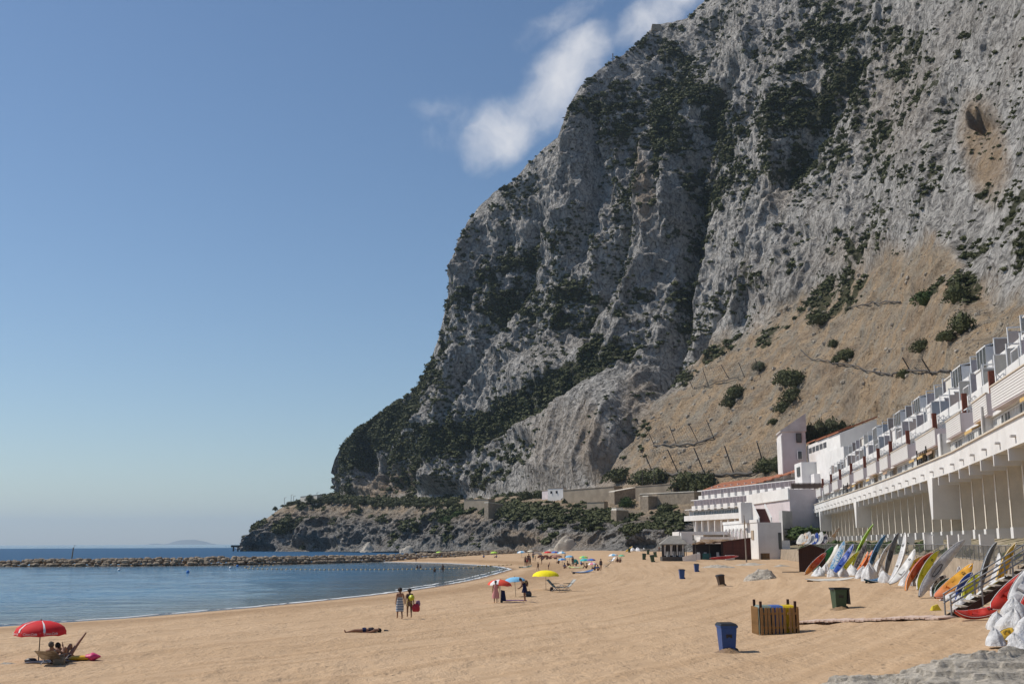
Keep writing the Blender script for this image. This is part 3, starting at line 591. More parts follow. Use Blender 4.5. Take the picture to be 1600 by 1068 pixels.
AWN = M('yellow_awning_cloth', (0.62, 0.42, 0.17), 0.85, 0.15, 3)
CURT = M('white_curtain', (0.62, 0.61, 0.58), 0.9, 0.2, 2.5, bump=0.6, bsc=3)
t = NT('window_glass'); f = t.noise(0.8, 3); t.fin(t.mix(f, (0.03, 0.04, 0.045), (0.12, 0.13, 0.13)), 0.12, 0.5); GLASS = t.m
def siding_mat():
    t = NT('shiplap_siding'); f = t.noise(1.5, 4); t.fin(t.mix(f, (0.60, 0.57, 0.54), (0.74, 0.72, 0.69)), 0.7, 0.25); return t.m
SIDE = siding_mat()
FIN_SIDE = M('shaded_siding', (0.60, 0.51, 0.46), 0.8, 0.1, 1.5)  # divider wall siding, its colour tinted for the shade on those faces

def wpart(mb, name, mat, root):
    """a part built in place (world coordinates) under its thing"""
    o = mb.build(name, mat, root)
    if root is not None: o.location = -root.location
    return o
class Frame:
    """runs along a facade: s metres along it, t metres into the hill, z up"""
    def __init__(f, pts):
        f.p = [Vector(p) for p in pts]; f.c = [0]
        for a, b in zip(f.p[:-1], f.p[1:]): f.c.append(f.c[-1] + (b - a).length)
        f.len = f.c[-1]
    def tan(f, s):
        i = max(0, min(len(f.p) - 2, int(np.searchsorted(f.c, s)) - 1)); mid = lambda k: (f.c[k] + f.c[k + 1]) / 2
        d = [(f.p[k + 1] - f.p[k]).normalized() for k in range(len(f.p) - 1)]; ms = [mid(k) for k in range(len(d))]
        v = Vector((float(np.interp(s, ms, [q.x for q in d])), float(np.interp(s, ms, [q.y for q in d])))); return v.normalized()
    def pos(f, s, t, z):
        x = float(np.interp(s, f.c, [q.x for q in f.p])); y = float(np.interp(s, f.c, [q.y for q in f.p]))
        if s > f.len: v = f.tan(f.len); x += v.x * (s - f.len); y += v.y * (s - f.len)
        v = f.tan(s); return Vector((x + v.y * t, y - v.x * t, z))
    def rz(f, s): v = f.tan(s); return math.atan2(-v.x, v.y)
    def s_at(f, px, t=0, z=12):
        best = None; r = None
        for k in range(0, int(f.len * 4)):
            p = f.pos(k / 4, t, z); q = cam_px(p)
            if best is None or abs(q[0] - px) < best: best = abs(q[0] - px); r = k / 4
        return r
    def strip(f, mb, s0, s1, t0, t1, z0, z1, step=6):
        n = max(1, int((s1 - s0) / step)); rings = []
        for i in range(n + 1):
            s = s0 + (s1 - s0) * i / n; rings.append([f.pos(s, t0, z0), f.pos(s, t1, z0), f.pos(s, t1, z1), f.pos(s, t0, z1)])
        return mb.loft(rings, smooth=False)
RMT = RM.transposed()
def cam_px(p):
    v = RMT @ (Vector(p) - Vector((0, 0, CAMZ))); return 800 + v.x / -v.z * FPX, 534 - v.y / -v.z * FPX
def put(me, name, root, F, s, t, z, mat=None, parent=None):
    o = bpy.data.objects.new(name, me); COL.objects.link(o)
    if mat and not me.materials: me.materials.append(mat)
    rz = F.rz(s); p = F.pos(s, t, z)
    if parent is None: o.parent = root; o.location = p - root.location; o.rotation_euler = (0, 0, rz)
    else: o.parent = parent
    return o
def panel(w, h, pitch=0.2, th=0.06, along='y'):
    """overlapping boards: a wall panel with real laps; local y along, z up, faces -x"""
    m = MB(); n = max(1, int(h / pitch)); pr = [( -th, 0.0)]
    for i in range(n):
        z0 = h * i / n; z1 = h * (i + 1) / n; pr += [(-th, z0), (-th + 0.035, z1 - 0.001)]
    ring = [(a, 0, z) for a, z in pr] + [(0.02, 0, h), (0.02, 0, 0)]
    if along == 'y': return m.loft([[(a, y, z) for a, _, z in ring] for y in (0, w)], smooth=False)
    return m.loft([[(y, a, z) for a, _, z in ring] for y in (w, 0)], smooth=False)

# ------------------------------------------------------------------ the terraced apartments along the promenade
F1 = Frame([(26.2, 38), (32.6, 68.5), (41, 103), (48.8, 142), (54.3, 172), (72, 275)])
SE = F1.s_at(1251, 0, 11)
apt = empty('apartment_building', (31.8, 69.5, 4), 0, 'long white terraced apartment block stepping up above the row of kayaks', 'apartment block')
U = 5.7; NU = int(SE / U)
mb = MB(); F1.strip(mb, 0, SE, 0, 0.4, 10.35, 12.1); F1.strip(mb, 0, SE, 0.4, 9.5, 10.5, 11.0); wpart(mb, 'parapet_beam', WHITE, apt)
mb = MB(); F1.strip(mb, 0, SE, -0.14, 0.55, 12.1, 12.22); wpart(mb, 'coping', M('cream_coping', (0.66, 0.58, 0.47), 0.8), apt)
bm_ = MB().box(-0.12, 2.6, -0.14, 0.14, -0.85, 0).mesh('bracket')
dr_ = MB().box(-0.35, -0.02, -0.22, 0.22, -0.09, 0.06).mesh('drain_spout')
cw_ = MB().box(0, 7.4, -0.16, 0.16, 0, 5.9).box(-0.04, 0.0, -0.2, 0.2, 0, 5.9).mesh('cross_wall')
pl_ = MB().box(-0.5, 0.6, -0.5, 0.5, 0, 0.8).mesh('plinth')
for k in range(1, NU + 1):
    s = k * U
    put(bm_, 'bracket', apt, F1, s, 0.05, 10.35, WHITE); put(dr_, 'drain_spout', apt, F1, s - 2.6, 0, 11.0, GREYW)
    put(cw_, 'cross_wall', apt, F1, s, 1.9, 4.6, CONC); put(pl_, 'plinth', apt, F1, s, 1.3, 4.2, WHITE)
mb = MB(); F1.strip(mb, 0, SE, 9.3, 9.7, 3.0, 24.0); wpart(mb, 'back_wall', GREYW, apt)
for px, w0 in ((1283, 2.2), (1339, 3.2), (1458, 3.2), (1700, 3.2)):
    s = F1.s_at(px, 0, 9); m = MB(); z0, z1 = 6.2, 10.35; w1 = 0.95
    m.hexa([(-0.25, -w1 / 2, z0), (-0.25, w1 / 2, z0), (6.3, w1 / 2, z0), (6.3, -w1 / 2, z0), (-0.25, -w0 / 2, z1), (-0.25, w0 / 2, z1), (6.3, w0 / 2, z1), (6.3, -w0 / 2, z1)])
    put(m.mesh('tapered_pier'), 'tapered_pier', apt, F1, s, 0, 0, WHITE)
# glazing of a flat
def glazing(w, h, n, curtain=0.55, seed=0):
    r_ = random.Random(seed); fr, gl, cu = MB(), MB(), MB()
    fr.box(-0.06, 0.06, 0, w, h - 0.12, h).box(-0.06, 0.06, 0, w, 0, 0.1)
    for i in range(n + 1): y = w * i / n; fr.box(-0.07, 0.07, max(0, y - 0.05), min(w, y + 0.05), 0.1, h - 0.12)
    ca = r_.randrange(0, max(1, n // 2)); cb = ca + max(1, int(n * curtain * r_.uniform(.6, 1)))
    for i in range(n):
        y0, y1 = w * i / n + 0.05, w * (i + 1) / n - 0.05; gl.box(0, 0.02, y0, y1, 0.1, h - 0.12)
        if i == ca and curtain > 0:
            y1 = w * min(n, cb) / n - .05
            q = []; m_ = 8 * (min(n, cb) - ca)
            for j in range(m_ + 1): yy = y0 + (y1 - y0) * j / m_ * r_.choice([1, 1]); q.append([(-0.02 - 0.02 * (j % 2), yy, 0.15), (-0.02 - 0.02 * (j % 2), yy, h - 0.14)])
            cu.loft([[a[0] for a in q], [a[1] for a in q]], cap=False, closed=False, smooth=False)
    return fr.mesh('window'), gl.mesh('pane'), (cu.mesh('curtain') if cu.v else None)
GZ = [glazing(5.2, 2.5, 5, 0.85, i) for i in range(4)]; GZU = [glazing(5.2, 2.1, 4, 0.35, 9 + i) for i in range(3)]
def put_glz(g, root, F, s, t, z):
    w = put(g[0], 'window', root, F, s, t, z, FRAME)
    for me, nm, mt in ((g[1], 'pane', GLASS), (g[2], 'curtain', CURT)):
        if me is None: continue
        o = bpy.data.objects.new(nm, me); COL.objects.link(o); o.parent = w
        if not me.materials: me.materials.append(mt)
fin1 = MB().box(0, 2.5, -0.06, 0.06, 0, 2.75).mesh('divider_wall'); fin2 = panel(3.0, 2.9, 0.22, 0.05, 'x'); fin2 = fin2.box(0, 3.0, 0.03, 0.1, 0, 2.9).mesh('divider_wall'); edge2 = MB().box(-0.08, 0.0, -0.1, 0.14, 0, 3.0).box(-0.08, 3.0, -0.1, 0.14, 2.91, 3.01).mesh('white_trim')
fin3 = panel(3.2, 2.3, 0.22, 0.05, 'x').box(0, 3.2, 0.03, 0.1, 0, 2.3).mesh('divider_wall')
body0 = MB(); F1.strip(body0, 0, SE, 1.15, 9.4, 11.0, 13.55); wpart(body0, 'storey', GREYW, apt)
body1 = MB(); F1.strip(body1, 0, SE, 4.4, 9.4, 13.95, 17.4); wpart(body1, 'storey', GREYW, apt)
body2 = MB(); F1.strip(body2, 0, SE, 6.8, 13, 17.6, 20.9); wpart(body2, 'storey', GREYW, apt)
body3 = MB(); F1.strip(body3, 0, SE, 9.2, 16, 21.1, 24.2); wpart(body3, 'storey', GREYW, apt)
for t0, t1, z0, z1 in ((0.7, 8, 13.55, 13.8), (3.4, 10, 17.4, 17.6), (5.8, 13, 20.9, 21.1), (8.7, 16.5, 24.2, 24.4)):
    mb = MB(); F1.strip(mb, 0, SE, t0, t1, z0, z1); wpart(mb, 'floor_slab', WHITE, apt)
rr = random.Random(11); _fv = {}
FINM = [FIN_SIDE, M('cream_siding', (.66, .62, .55), .8, .12, 1.2), M('grey_lilac_siding', (.46, .42, .43), .8, .14, 1.2), M('blue_grey_siding', (.40, .43, .47), .8, .12, 1.2), M('taupe_siding', (.36, .31, .28), .8, .15, 1.2), SHADE_WHITE]
def fin_variant():
    h = rr.choice([2.3, 2.6, 2.9, 2.9]); k = rr.choice([0, 0, 0, 1, 1, 2, 2, 3, 4, 5])
    if (h, k) not in _fv: me = panel(3.0, h, .22, .05, 'x').box(0, 3.0, .03, .1, 0, h).mesh('divider_wall'); me.materials.append(FINM[k]); _fv[(h, k)] = me
    return _fv[(h, k)], FINM[k]
AWN2 = M('white_awning_cloth', (.66, .62, .55), .85, .15, 3); AWN3 = M('tan_awning_cloth', (.45, .30, .20), .85, .15, 3)
lowp = MB().box(0, 0.15, 0.1, 5.5, 0, 0.85).mesh('low_parapet')
frm_ = MB(); frm_.bar((0, 0, 0), (0, 0, 2.3), 0.09).bar((0, 0, 2.3), (-2.0, 0, 1.9), 0.12).bar((-2.0, 0, 0), (-2.0, 0, 1.9), 0.09).bar((-2.0, 0, 1.9), (-2.0, 3, 1.9), 0.09).bar((-2.0, 3, 0), (-2.0, 3, 1.9), 0.09); frm_ = frm_.mesh('pergola_frame')
awn_ = MB().hexa([(-1.3, 0, -0.55), (-1.3, 3.6, -0.55), (0, 3.6, 0), (0, 0, 0), (-1.3, 0, -0.49), (-1.3, 3.6, -0.49), (0, 3.6, 0.06), (0, 0, 0.06)]).box(-1.32, -1.28, 0, 3.6, -0.75, -0.5).mesh('awning')
pod_f = MB().box(-0.05, 0.05, 0, 0.12, 0, 2.3).box(-0.05, 0.05, 5.0, 5.12, 0, 2.3)
awn2_, awn3_ = awn_.copy(), awn_.copy()
wallp_ = MB().box(0, 3, 0, 2.6, 0, 2.5).box(-.1, 3.1, -.1, 2.7, 2.5, 2.65).mesh('terrace_room'); wallq_ = MB().box(0, 2.6, 0, 4.6, 0, 2.6).box(-.15, 2.7, -.15, 4.75, 2.6, 2.75).mesh('terrace_room')
for k in range(NU):
    s = k * U + 0.25
    put_glz(GZ[k % 4], apt, F1, s, 1.0, 11.0); put_glz(GZ[(k + 2) % 4], apt, F1, s, 4.25, 14.1)
    put_glz(GZU[k % 3], apt, F1, s, 6.65, 18.2); put_glz(GZU[(k + 1) % 3], apt, F1, s, 9.05, 21.7)
    sb = k * U
    put(fin1, 'divider_wall', apt, F1, sb, 2.3, 13.8, WHITE if k % 3 else SHADE_WHITE)
    for (t_, z_, ff_) in ((3.7, 17.6, fin2), (6.2, 21.1, fin2)):
        ff, FIN_SIDE = fin_variant(); o = put(ff, 'divider_wall', apt, F1, sb, t_, z_ , FIN_SIDE); put(edge2, 'white_trim', apt, F1, sb, t_, z_, FRAME, parent=o)
        if rr.random() < .2: continue
        ff, FIN_SIDE = fin_variant(); o2 = put(ff, 'divider_wall', apt, F1, sb + 2.85 + rr.uniform(-.5, .5), t_ + rr.uniform(.5, 1.4), z_ + 0.05, FIN_SIDE); put(edge2, 'white_trim', apt, F1, sb, t_, z_, FRAME, parent=o2)
    put(lowp, 'low_parapet', apt, F1, sb, 3.45, 17.6, WHITE); put(lowp, 'low_parapet', apt, F1, sb, 5.85, 21.1, WHITE)
    if k % 4 == 1: put(frm_, 'pergola_frame', apt, F1, sb + 0.6, 5.6, 17.6, FRAME)
    if k % 4 == 3: put(frm_, 'pergola_frame', apt, F1, sb + 1, 3.2, 14.0, FRAME)
    if k in (2, 5, 9, 14, 15, 22, 25): put(awn_, 'awning', apt, F1, sb + 1, .95, 13.5, AWN)
    if k in (1, 7, 12, 18, 24): put(awn2_, 'awning', apt, F1, sb + 1.4, 4.2, 16.8, AWN2)
    if k in (4, 13, 19, 26): put(awn3_, 'awning', apt, F1, sb + .8, .95, 13.5, AWN3)
    if k % 5 == 2: put(wallp_, 'terrace_room', apt, F1, sb + .4, 3.6, 17.6, WHITE)
    if k % 7 == 3: put(wallq_, 'terrace_room', apt, F1, sb + .4, 6.4, 21.1, FINM[1])
    if k in (3, 11): put(awn_, 'awning', apt, F1, sb + 1, 4.2, 16.8, AWN)
# glazed pods on the top floor with sloping white roofs
def pod(w, d, h0, h1):
    m = MB(); m.hexa([(-d, -0.05, h0), (-d, w + 0.05, h0), (0, w + 0.05, h1), (0, -0.05, h1), (-d, -0.05, h0 + 0.14), (-d, w + 0.05, h0 + 0.14), (0, w + 0.05, h1 + 0.14), (0, -0.05, h1 + 0.14)])
    m.box(-d, -d + 0.1, 0, 0.1, 0, h0).box(-d, -d + 0.1, w - 0.1, w, 0, h0).box(-d, -d + 0.1, w / 3 - .05, w / 3 + .05, 0, h0).box(-d, -d + 0.1, 2 * w / 3 - .05, 2 * w / 3 + .05, 0, h0).box(-d, 0, 0, 0.08, 0, h0)
    g = MB().box(-d + 0.04, -d + 0.06, 0.1, w - 0.1, 0.1, h0); return m.mesh('sun_room'), g.mesh('pane')
pm, pg = pod(4.6, 3.2, 2.0, 2.7)
for px in (1580, 1536, 1466, 1432, 1392):
    s = F1.s_at(px, 8, 21); o = put(pm, 'sun_room', apt, F1, s, 8.9, 21.6, FRAME); q = bpy.data.objects.new('pane', pg); COL.objects.link(q); q.parent = o
    if not pg.materials: pg.materials.append(GLASS)
# boxed balconies
bal = []
for pl, pr_ in ((1554.6, 1640), (1519.8, 1542), (1478, 1501), (1429, 1461), (1392, 1418), (1374, 1387), (1354.6, 1369), (1333, 1349), (1315, 1327), (1300, 1309), (1287, 1295), (1275, 1282), (1264, 1270)):
    s1 = F1.s_at(pl, 0.3, 14); s0 = F1.s_at(pr_, 0.3, 14) if pr_ < 1600 else F1.s_at(1599, 0.3, 14) - 9; w = s1 - s0; h = 1.6
    m = panel(w, h, 0.2, 0.05); o = put(m.mesh('balcony'), 'balcony', apt, F1, s0, 0.35, 13.75, SIDE)
    mm = MB().box(0, 2.6, 0, 0.12, 0, h).box(0, 2.6, w - 0.12, w, 0, h).box(0, 2.6, 0, w, -0.12, 0.04)
    q = mm.build('side_panel', SHADE_WHITE, o); q = MB().box(-0.1, 0.1, -0.05, w + 0.05, h, h + 0.09).build('coping', MATS['cream_coping'], o)
    bal.append((s0, s1)); 
    for sp in (s0 + w * .4,):
        put(MB().box(-0.22, 0.22, -0.2, 0.2, 0, 3.7).mesh('brick_pier'), 'brick_pier', apt, F1, sp, 1.3, 13.8, BRICK)
    if s0 > 20:
        scn = MB(); W_ = min(3.4, 3.4)
        for a in range(6):
            for b in range(3):
                y0, z0 = a * 0.56, b * 0.56
                fl_ = lambda v: (v[1], v[0], v[2])
                scn.box(y0, y0 + 0.06, -0.05, 0.05, z0, z0 + .56).box(y0, y0 + .56, -0.05, 0.05, z0, z0 + 0.06); scn.bar((y0, 0, z0), (y0 + .56, 0, z0 + .56), 0.06).bar((y0 + .56, 0, z0), (y0, 0, z0 + .56), 0.06)
        put(scn.mesh('pierced_screen'), 'pierced_screen', apt, F1, s0 + w * .4, 1.65, 15.6, FRAME)
# white end walls that break up the lowest storey
for px, wd in ((1478, 4.5), (1290, 3), (1545, 1.2)):
    s = F1.s_at(px, 0.6, 13); put(MB().box(0, 3.2, 0, 0.25, 0, 2.4).box(-0.1, 0.15, 0.0, wd * .3, 0, 2.4).mesh('blank_wall'), 'blank_wall', apt, F1, s, 0.2, 12.1, WHITE)
rail = MB()
for z_ in (0.55, 1.05, 1.55): rail.bar((0, 0, z_), (0, 6.4, z_), 0.07)
for k in range(6): rail.bar((0, k * 1.28, 0), (0, k * 1.28, 1.6), 0.08)
for k in (0, 3): rail.bar((-.05, k * 2.1, 0), (-.05, k * 2.1, 1.9), 0.13)
put(rail.mesh('black_railing'), 'railing', apt, F1, F1.s_at(1448, 0.2, 12.5), 0.25, 12.1, BLACK)
put(bpy.data.meshes['black_railing'], 'railing', apt, F1, F1.s_at(1325, 0.2, 12.5), 0.25, 12.1, BLACK)
o = put(MB().box(0, 0.5, 0, 2.2, 0, 1.9).mesh('potted_hedge'), 'green_screen', apt, F1, F1.s_at(1428, 6, 18), 5.6, 17.0, M('green_screen_cloth', (0.04, 0.10, 0.03), 0.9, 0.3, 6, bump=1.0, bsc=12)); o['label'] = 'green hedge screen on a terrace'

# ------------------------------------------------------------------ white stair tower
def wbox(mb, c, d, w, dep, z0, z1, slope=0.0):
    """box standing at corner c, running w along d and dep to the right of d; slope raises the far (right) edge"""
    c = Vector(c[:2]); d = Vector(d).normalized(); n = Vector((d.y, -d.x)); P4 = [c, c + d * w, c + d * w + n * dep, c + n * dep]
    return mb.hexa([(p.x, p.y, z0) for p in P4] + [(P4[0].x, P4[0].y, z1), (P4[1].x, P4[1].y, z1), (P4[2].x, P4[2].y, z1 + slope), (P4[3].x, P4[3].y, z1 + slope)])
tc_ = at(1222.5, 700, 285); dT = (0.12, 1)
tow = empty('stair_tower', (tc_.x, tc_.y, 10), 0, 'tall narrow white stair tower with sloping top and two small windows', 'tower')
mb = MB(); wbox(mb, tc_, dT, 9.5, 6.0, 8, 32.0, 4.3); wpart(mb, 'wall', M('tower_shade_white', (0.60, 0.55, 0.54), 0.8, 0.08, 0.3, 0.2), tow)  # white tower; shade of its broad side is put into this colour
mb = MB(); wbox(mb, tc_ + Vector((-0.25, -0.12, 0)), dT, 9.8, 0.3, 8, 31.2); wpart(mb, 'lit_face', WHITE, tow)  # lit narrow side as a lighter panel over the shade-toned wall
mb = MB(); wbox(mb, tc_ + Vector((-0.4, -0.3, 0)), dT, 10, 6.6, 32.05, 32.35, 4.4); wpart(mb, 'roof_edge', GREYW, tow)
for px, py, w, h in ((1247.5, 684, 1.15, 2.2), (1249, 711, 1.0, 2.0)):
    p = at(px, py, 284.4); mb = MB().box(p.x - w / 2 - .12, p.x + w / 2 + .12, p.y - .55, p.y - .3, p.z - h / 2 - .12, p.z + h / 2 + .12); o = wpart(mb, 'window', FRAME if py > 700 else DARKW, tow)
    mb = MB().box(p.x - w / 2, p.x + w / 2, p.y - .58, p.y - .54, p.z - h / 2, p.z + h / 2); q = mb.build('pane', GLASS, o)
# ------------------------------------------------------------------ white block with tiled roof behind
c0 = at(1293.5, 690, 262); c1 = at(1261, 703, 285); dB = (c1 - c0).to_2d()
ub = empty('hillside_house', (c0.x, c0.y, 10), 0, 'white house with terracotta roof and strip windows beside the stair tower', 'house')
mb = MB(); wbox(mb, c0, dB, dB.length, 8.5, 10, 28.4, 3.1); wbox(mb, Vector(c0[:2]) - dB.normalized() * 11.9, dB, 11.8, 8.4, 14, 28.3, 3.1); wpart(mb, 'wall', WHITE, ub)
mb = MB(); dbn = dB.normalized(); nbn = Vector((dbn.y, -dbn.x))
for a, ln, up in ((11.5, 10.5, .25), (0, 10.8, 0.0), (-12, 11.4, -.1)):
    q_ = Vector(c0[:2]) + dbn * a - nbn * .35
    mb.hexa([(p_.x, p_.y, z_) for p_, z_ in ((q_, 28.5 + up), (q_ + dbn * ln, 28.5 + up), (q_ + dbn * ln + nbn * 9, 31.9 + up), (q_ + nbn * 9, 31.9 + up), (q_, 28.8 + up), (q_ + dbn * ln, 28.8 + up), (q_ + dbn * ln + nbn * 9, 32.2 + up), (q_ + nbn * 9, 32.2 + up))])
wpart(mb, 'roof', TILE, ub)
for k in range(5):
    mb = MB(); p = Vector(c0[:2]) + dB.normalized() * (1.5 + k * 4.0) - Vector((dB.y, -dB.x)).normalized() * 0.06; wbox(mb, p, dB, 3.2, 0.1, 26.2, 27.5); o = wpart(mb, 'window', GLASS, ub)
mb = MB(); c = at(1318, 700, 235); wbox(mb, c, dB, 26, 12, 12, 24.0); wpart(mb, 'lower_wing', WHITE, ub)
c = at(1252, 723, 262); mb = MB(); wbox(mb, c, dB, 8, 4.5, 12, 22.6); o = wpart(mb, 'annex', WHITE, ub)
mb = MB(); wbox(mb, Vector(c[:2]) + Vector((-0.08, 1.6)), dB, 3.4, .1, 19.4, 21.6); wpart(mb, 'window', GLASS, ub)
c = at(1272, 741, 258); mb = MB(); wbox(mb, c, dB, 20, 6, 10, 19.6); wpart(mb, 'terrace_wall', WHITE, ub)

# ------------------------------------------------------------------ middle block with long white parapet
c0 = at(1233, 766, 250); c1 = at(1168, 777.5, 288); dB = (c1 - c0).to_2d()
mid = empty('terrace_house', (c0.x, c0.y, 8), 0, 'low white house with long plain parapet and end wall toned for shade below the tower', 'house')
mb = MB(); wbox(mb, c0, dB, dB.length, 10, 4, 15.7); wpart(mb, 'wall', SHADE_WHITE, mid)  # shade of the end wall is painted into the wall colour
mb = MB(); wbox(mb, c0 + Vector((-.35, -.2, 0)), dB, dB.length, 0.35, 13.4, 15.95); wpart(mb, 'parapet', WHITE, mid)
for px in (1208, 1216):
    p = at(px, 782, 262 + (1216 - px) * .5); mb = MB(); wbox(mb, p + Vector((-.4, 0, 0)), dB, 3, .1, 11.3, 13.2); wpart(mb, 'window', GLASS, mid)
mb = MB()
for k in range(9): mb.bar((c0.x + 1 + k * 1.2, c0.y - .1, 15.7), (c0.x + 1 + k * 1.2, c0.y - .1, 17.0), .1)
mb.bar((c0.x + .5, c0.y - .1, 17.0), (c0.x + 11, c0.y - .1, 17.0), .1).box(c0.x + .5, c0.x + 11, c0.y - .05, c0.y, 15.8, 16.9); wpart(mb, 'terrace_railing', M('brown_screen', (0.14, 0.10, 0.08), 0.85), mid)

# ------------------------------------------------------------------ far terrace block
F2 = Frame([(67, 268), (59, 300), (51.2, 333)]); L2 = F2.len
far_b = empty('far_apartment_block', (59, 300, 6), 0, 'distant white terraced apartment block with terracotta roofs above the beach bar', 'apartment block')
mb = MB(); F2.strip(mb, 6, L2, 0, 0.5, 10.2, 11.7); F2.strip(mb, 6, L2, .5, 8, 10.2, 10.6); wpart(mb, 'parapet_beam', WHITE, far_b)
for t0, z0, z1 in ((1.6, 10.6, 13.4), (3.6, 13.6, 16.2), (5.8, 16.4, 19.0)):
    mb = MB(); F2.strip(mb, 0, L2, t0, 12, z0, z1); wpart(mb, 'storey', GREYW, far_b)
    mb = MB(); F2.strip(mb, 0, L2, t0 - 1.3, 12, z1, z1 + .2); wpart(mb, 'floor_slab', WHITE, far_b)
mb = MB(); F2.strip(mb, 6, L2, 3, 12, 1, 10.2); wpart(mb, 'undercroft_wall', GREYW, far_b)
gw = glazing(4.1, 2.2, 4, 0, 3); fn = MB().box(0, 2.0, -0.06, .06, 0, 2.5).mesh('divider_wall'); bl = MB().box(0, .15, 0, 2.6, 0, 1.35).box(0, 1.6, -0.1, 0, 0, 1.35).mesh('balcony')
pc = MB().box(-.15, .35, -.2, .2, 0, 4).mesh('pier')
NF = int(L2 / 4.5)
for k in range(NF):
    s = k * 4.5 + .3
    for t_, z_ in ((1.5, 10.8), (3.5, 13.7), (5.7, 16.6)): put_glz(gw, far_b, F2, s, t_, z_)
    for j in (0, 2.25):
        put(fn, 'divider_wall', far_b, F2, s + j, 0.9, 13.6, SHADE_WHITE); put(fn, 'divider_wall', far_b, F2, s + j, 3.4, 16.4, SHADE_WHITE)
    put(bl, 'balcony', far_b, F2, s, 0.25, 13.1, WHITE); put(bl, 'balcony', far_b, F2, s, 2.5, 16.1, WHITE); put(pc, 'pier', far_b, F2, s, .4, 6.2, WHITE)
    mb = MB(); mb.hexa([(4.6, 0, 0), (4.6, 4.3, 0), (11, 4.1, 2.2), (11, 0, 2.2), (4.6, 0, .25), (4.6, 4.1, .25), (11, 4.1, 2.45), (11, 0, 2.45)])
    put(mb.mesh('roof'), 'roof', far_b, F2, s, 0, 19.1 + max(0, (6 - k)) * .35, TILE)
    put(MB().box(5.6, 11, -.1, .1, -.5, .9).mesh('party_wall'), 'party_wall', far_b, F2, s, 0, 19.2 + max(0, (6 - k)) * .35, WHITE)

# ------------------------------------------------------------------ beach club building with arches
c0 = G(1186, 873); c0.z = 0.4
club = empty('beach_club', c0, 0, 'white beach club building with a row of arches and an outside stair', 'building')
cl = MB().hexa([(0, 0, 0), (-0.9, 31, 0), (6, 31, 0), (4.6, -.3, 0), (0, 0, 7.4), (-0.9, 31, 7.4), (6, 31, 7.4), (4.6, -.3, 7.4)]); cl.build('wall', WHITE, club)
MB().hexa([(4.6, -.3, 0), (4.6, 10, 0), (6.2, 10, 0), (6.1, -.4, 0), (4.6, -.3, 3.9), (4.6, 10, 3.9), (6.2, 10, 3.9), (6.1, -.4, 3.9)]).build('low_wing', WHITE, club)
MB().hexa([(-.12, -.1, 7.4), (-1.05, 31, 7.4), (-.8, 31, 7.4), (.15, -.1, 7.4), (-.12, -.1, 8.0), (-1.05, 31, 8.0), (-.8, 31, 8.0), (.15, -.1, 8.0)]).build('parapet', WHITE, club)
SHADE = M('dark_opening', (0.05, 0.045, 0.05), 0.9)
def arch(w, h, d=.25):
    rim, hole = MB(), []
    pts = [(-w / 2, 0)] + [(w / 2 * math.cos(a) * -1, h - w / 2 + w / 2 * math.sin(a)) for a in [math.pi * k / 8 for k in range(9)]] + [(w / 2, 0)]
    rings = []
    for (y, z) in pts:
        k = 1.22; rings.append([(-d, y, z), (-d, y * k, z + (0.12 if z > 0 else 0)), (0.02, y * k, z + (0.12 if z > 0 else 0)), (0.02, y, z)])
    rim.loft(rings, smooth=False); hl = MB().add([(-.02, y, z) for y, z in pts], [tuple(range(len(pts)))]); return rim.mesh('arch'), hl.mesh('recess_shade')
am, ah = arch(2.3, 3.4); am.materials.append(WHITE); ah.materials.append(SHADE_WHITE)  # flat arch panels; the darker recess is painted by their colour
for k in range(6):
    y = 9.5 + k * 3.5; o = bpy.data.objects.new('arch', am); COL.objects.link(o); o.parent = club; o.location = (-0.03 * y - .02, y, 3.1); q = bpy.data.objects.new('recess_shade', ah); COL.objects.link(q); q.parent = o
MB().box(-.25, -.02, 3.2, 5.3, 4.1, 5.9).build('window', M('beige_shutter', (.42, .33, .24), .8), club)
MB().box(-.12, .02, 6.2, 7.6, 0.4, 2.6).build('door', FRAME, club)
MB().box(3.9, 4.5, -.36, -.2, 2.2, 5.4).build('window', GLASS, club)
st_ = MB()
for k in range(9): st_.box(.8, 2.9, 1.5 + k * .5, 2.1 + k * .5, 7.4, 7.65 + k * .32)
st_.build('stair', M('terracotta_steps', (.16, .07, .055), .8), club)
MB().hexa([(.5, 1.2, 7.4), (.5, 6.4, 7.4), (.75, 6.4, 7.4), (.75, 1.2, 7.4), (.5, 1.2, 8.4), (.5, 6.4, 11.2), (.75, 6.4, 11.2), (.75, 1.2, 8.4)]).hexa([(2.95, 1.2, 7.4), (2.95, 6.4, 7.4), (3.2, 6.4, 7.4), (3.2, 1.2, 7.4), (2.95, 1.2, 8.4), (2.95, 6.4, 11.2), (3.2, 6.4, 11.2), (3.2, 1.2, 8.4)]).build('stair_wall', WHITE, club)
MB().box(-1.8, .5, 6.5, 9, 7.4, 11.5).build('upper_wall', WHITE, club)
MB().box(-12, -1.2, 24, 34, 5.2, 5.9).box(-12, -11.2, 24, 34, 0, 5.2).box(-5, -1.2, 30, 34, 0, 5.2).box(-9, -1.2, 14, 20, 4.2, 4.7).box(-9, -4, 15, 19, 3.0, 4.2).build('rear_terrace', WHITE, club)
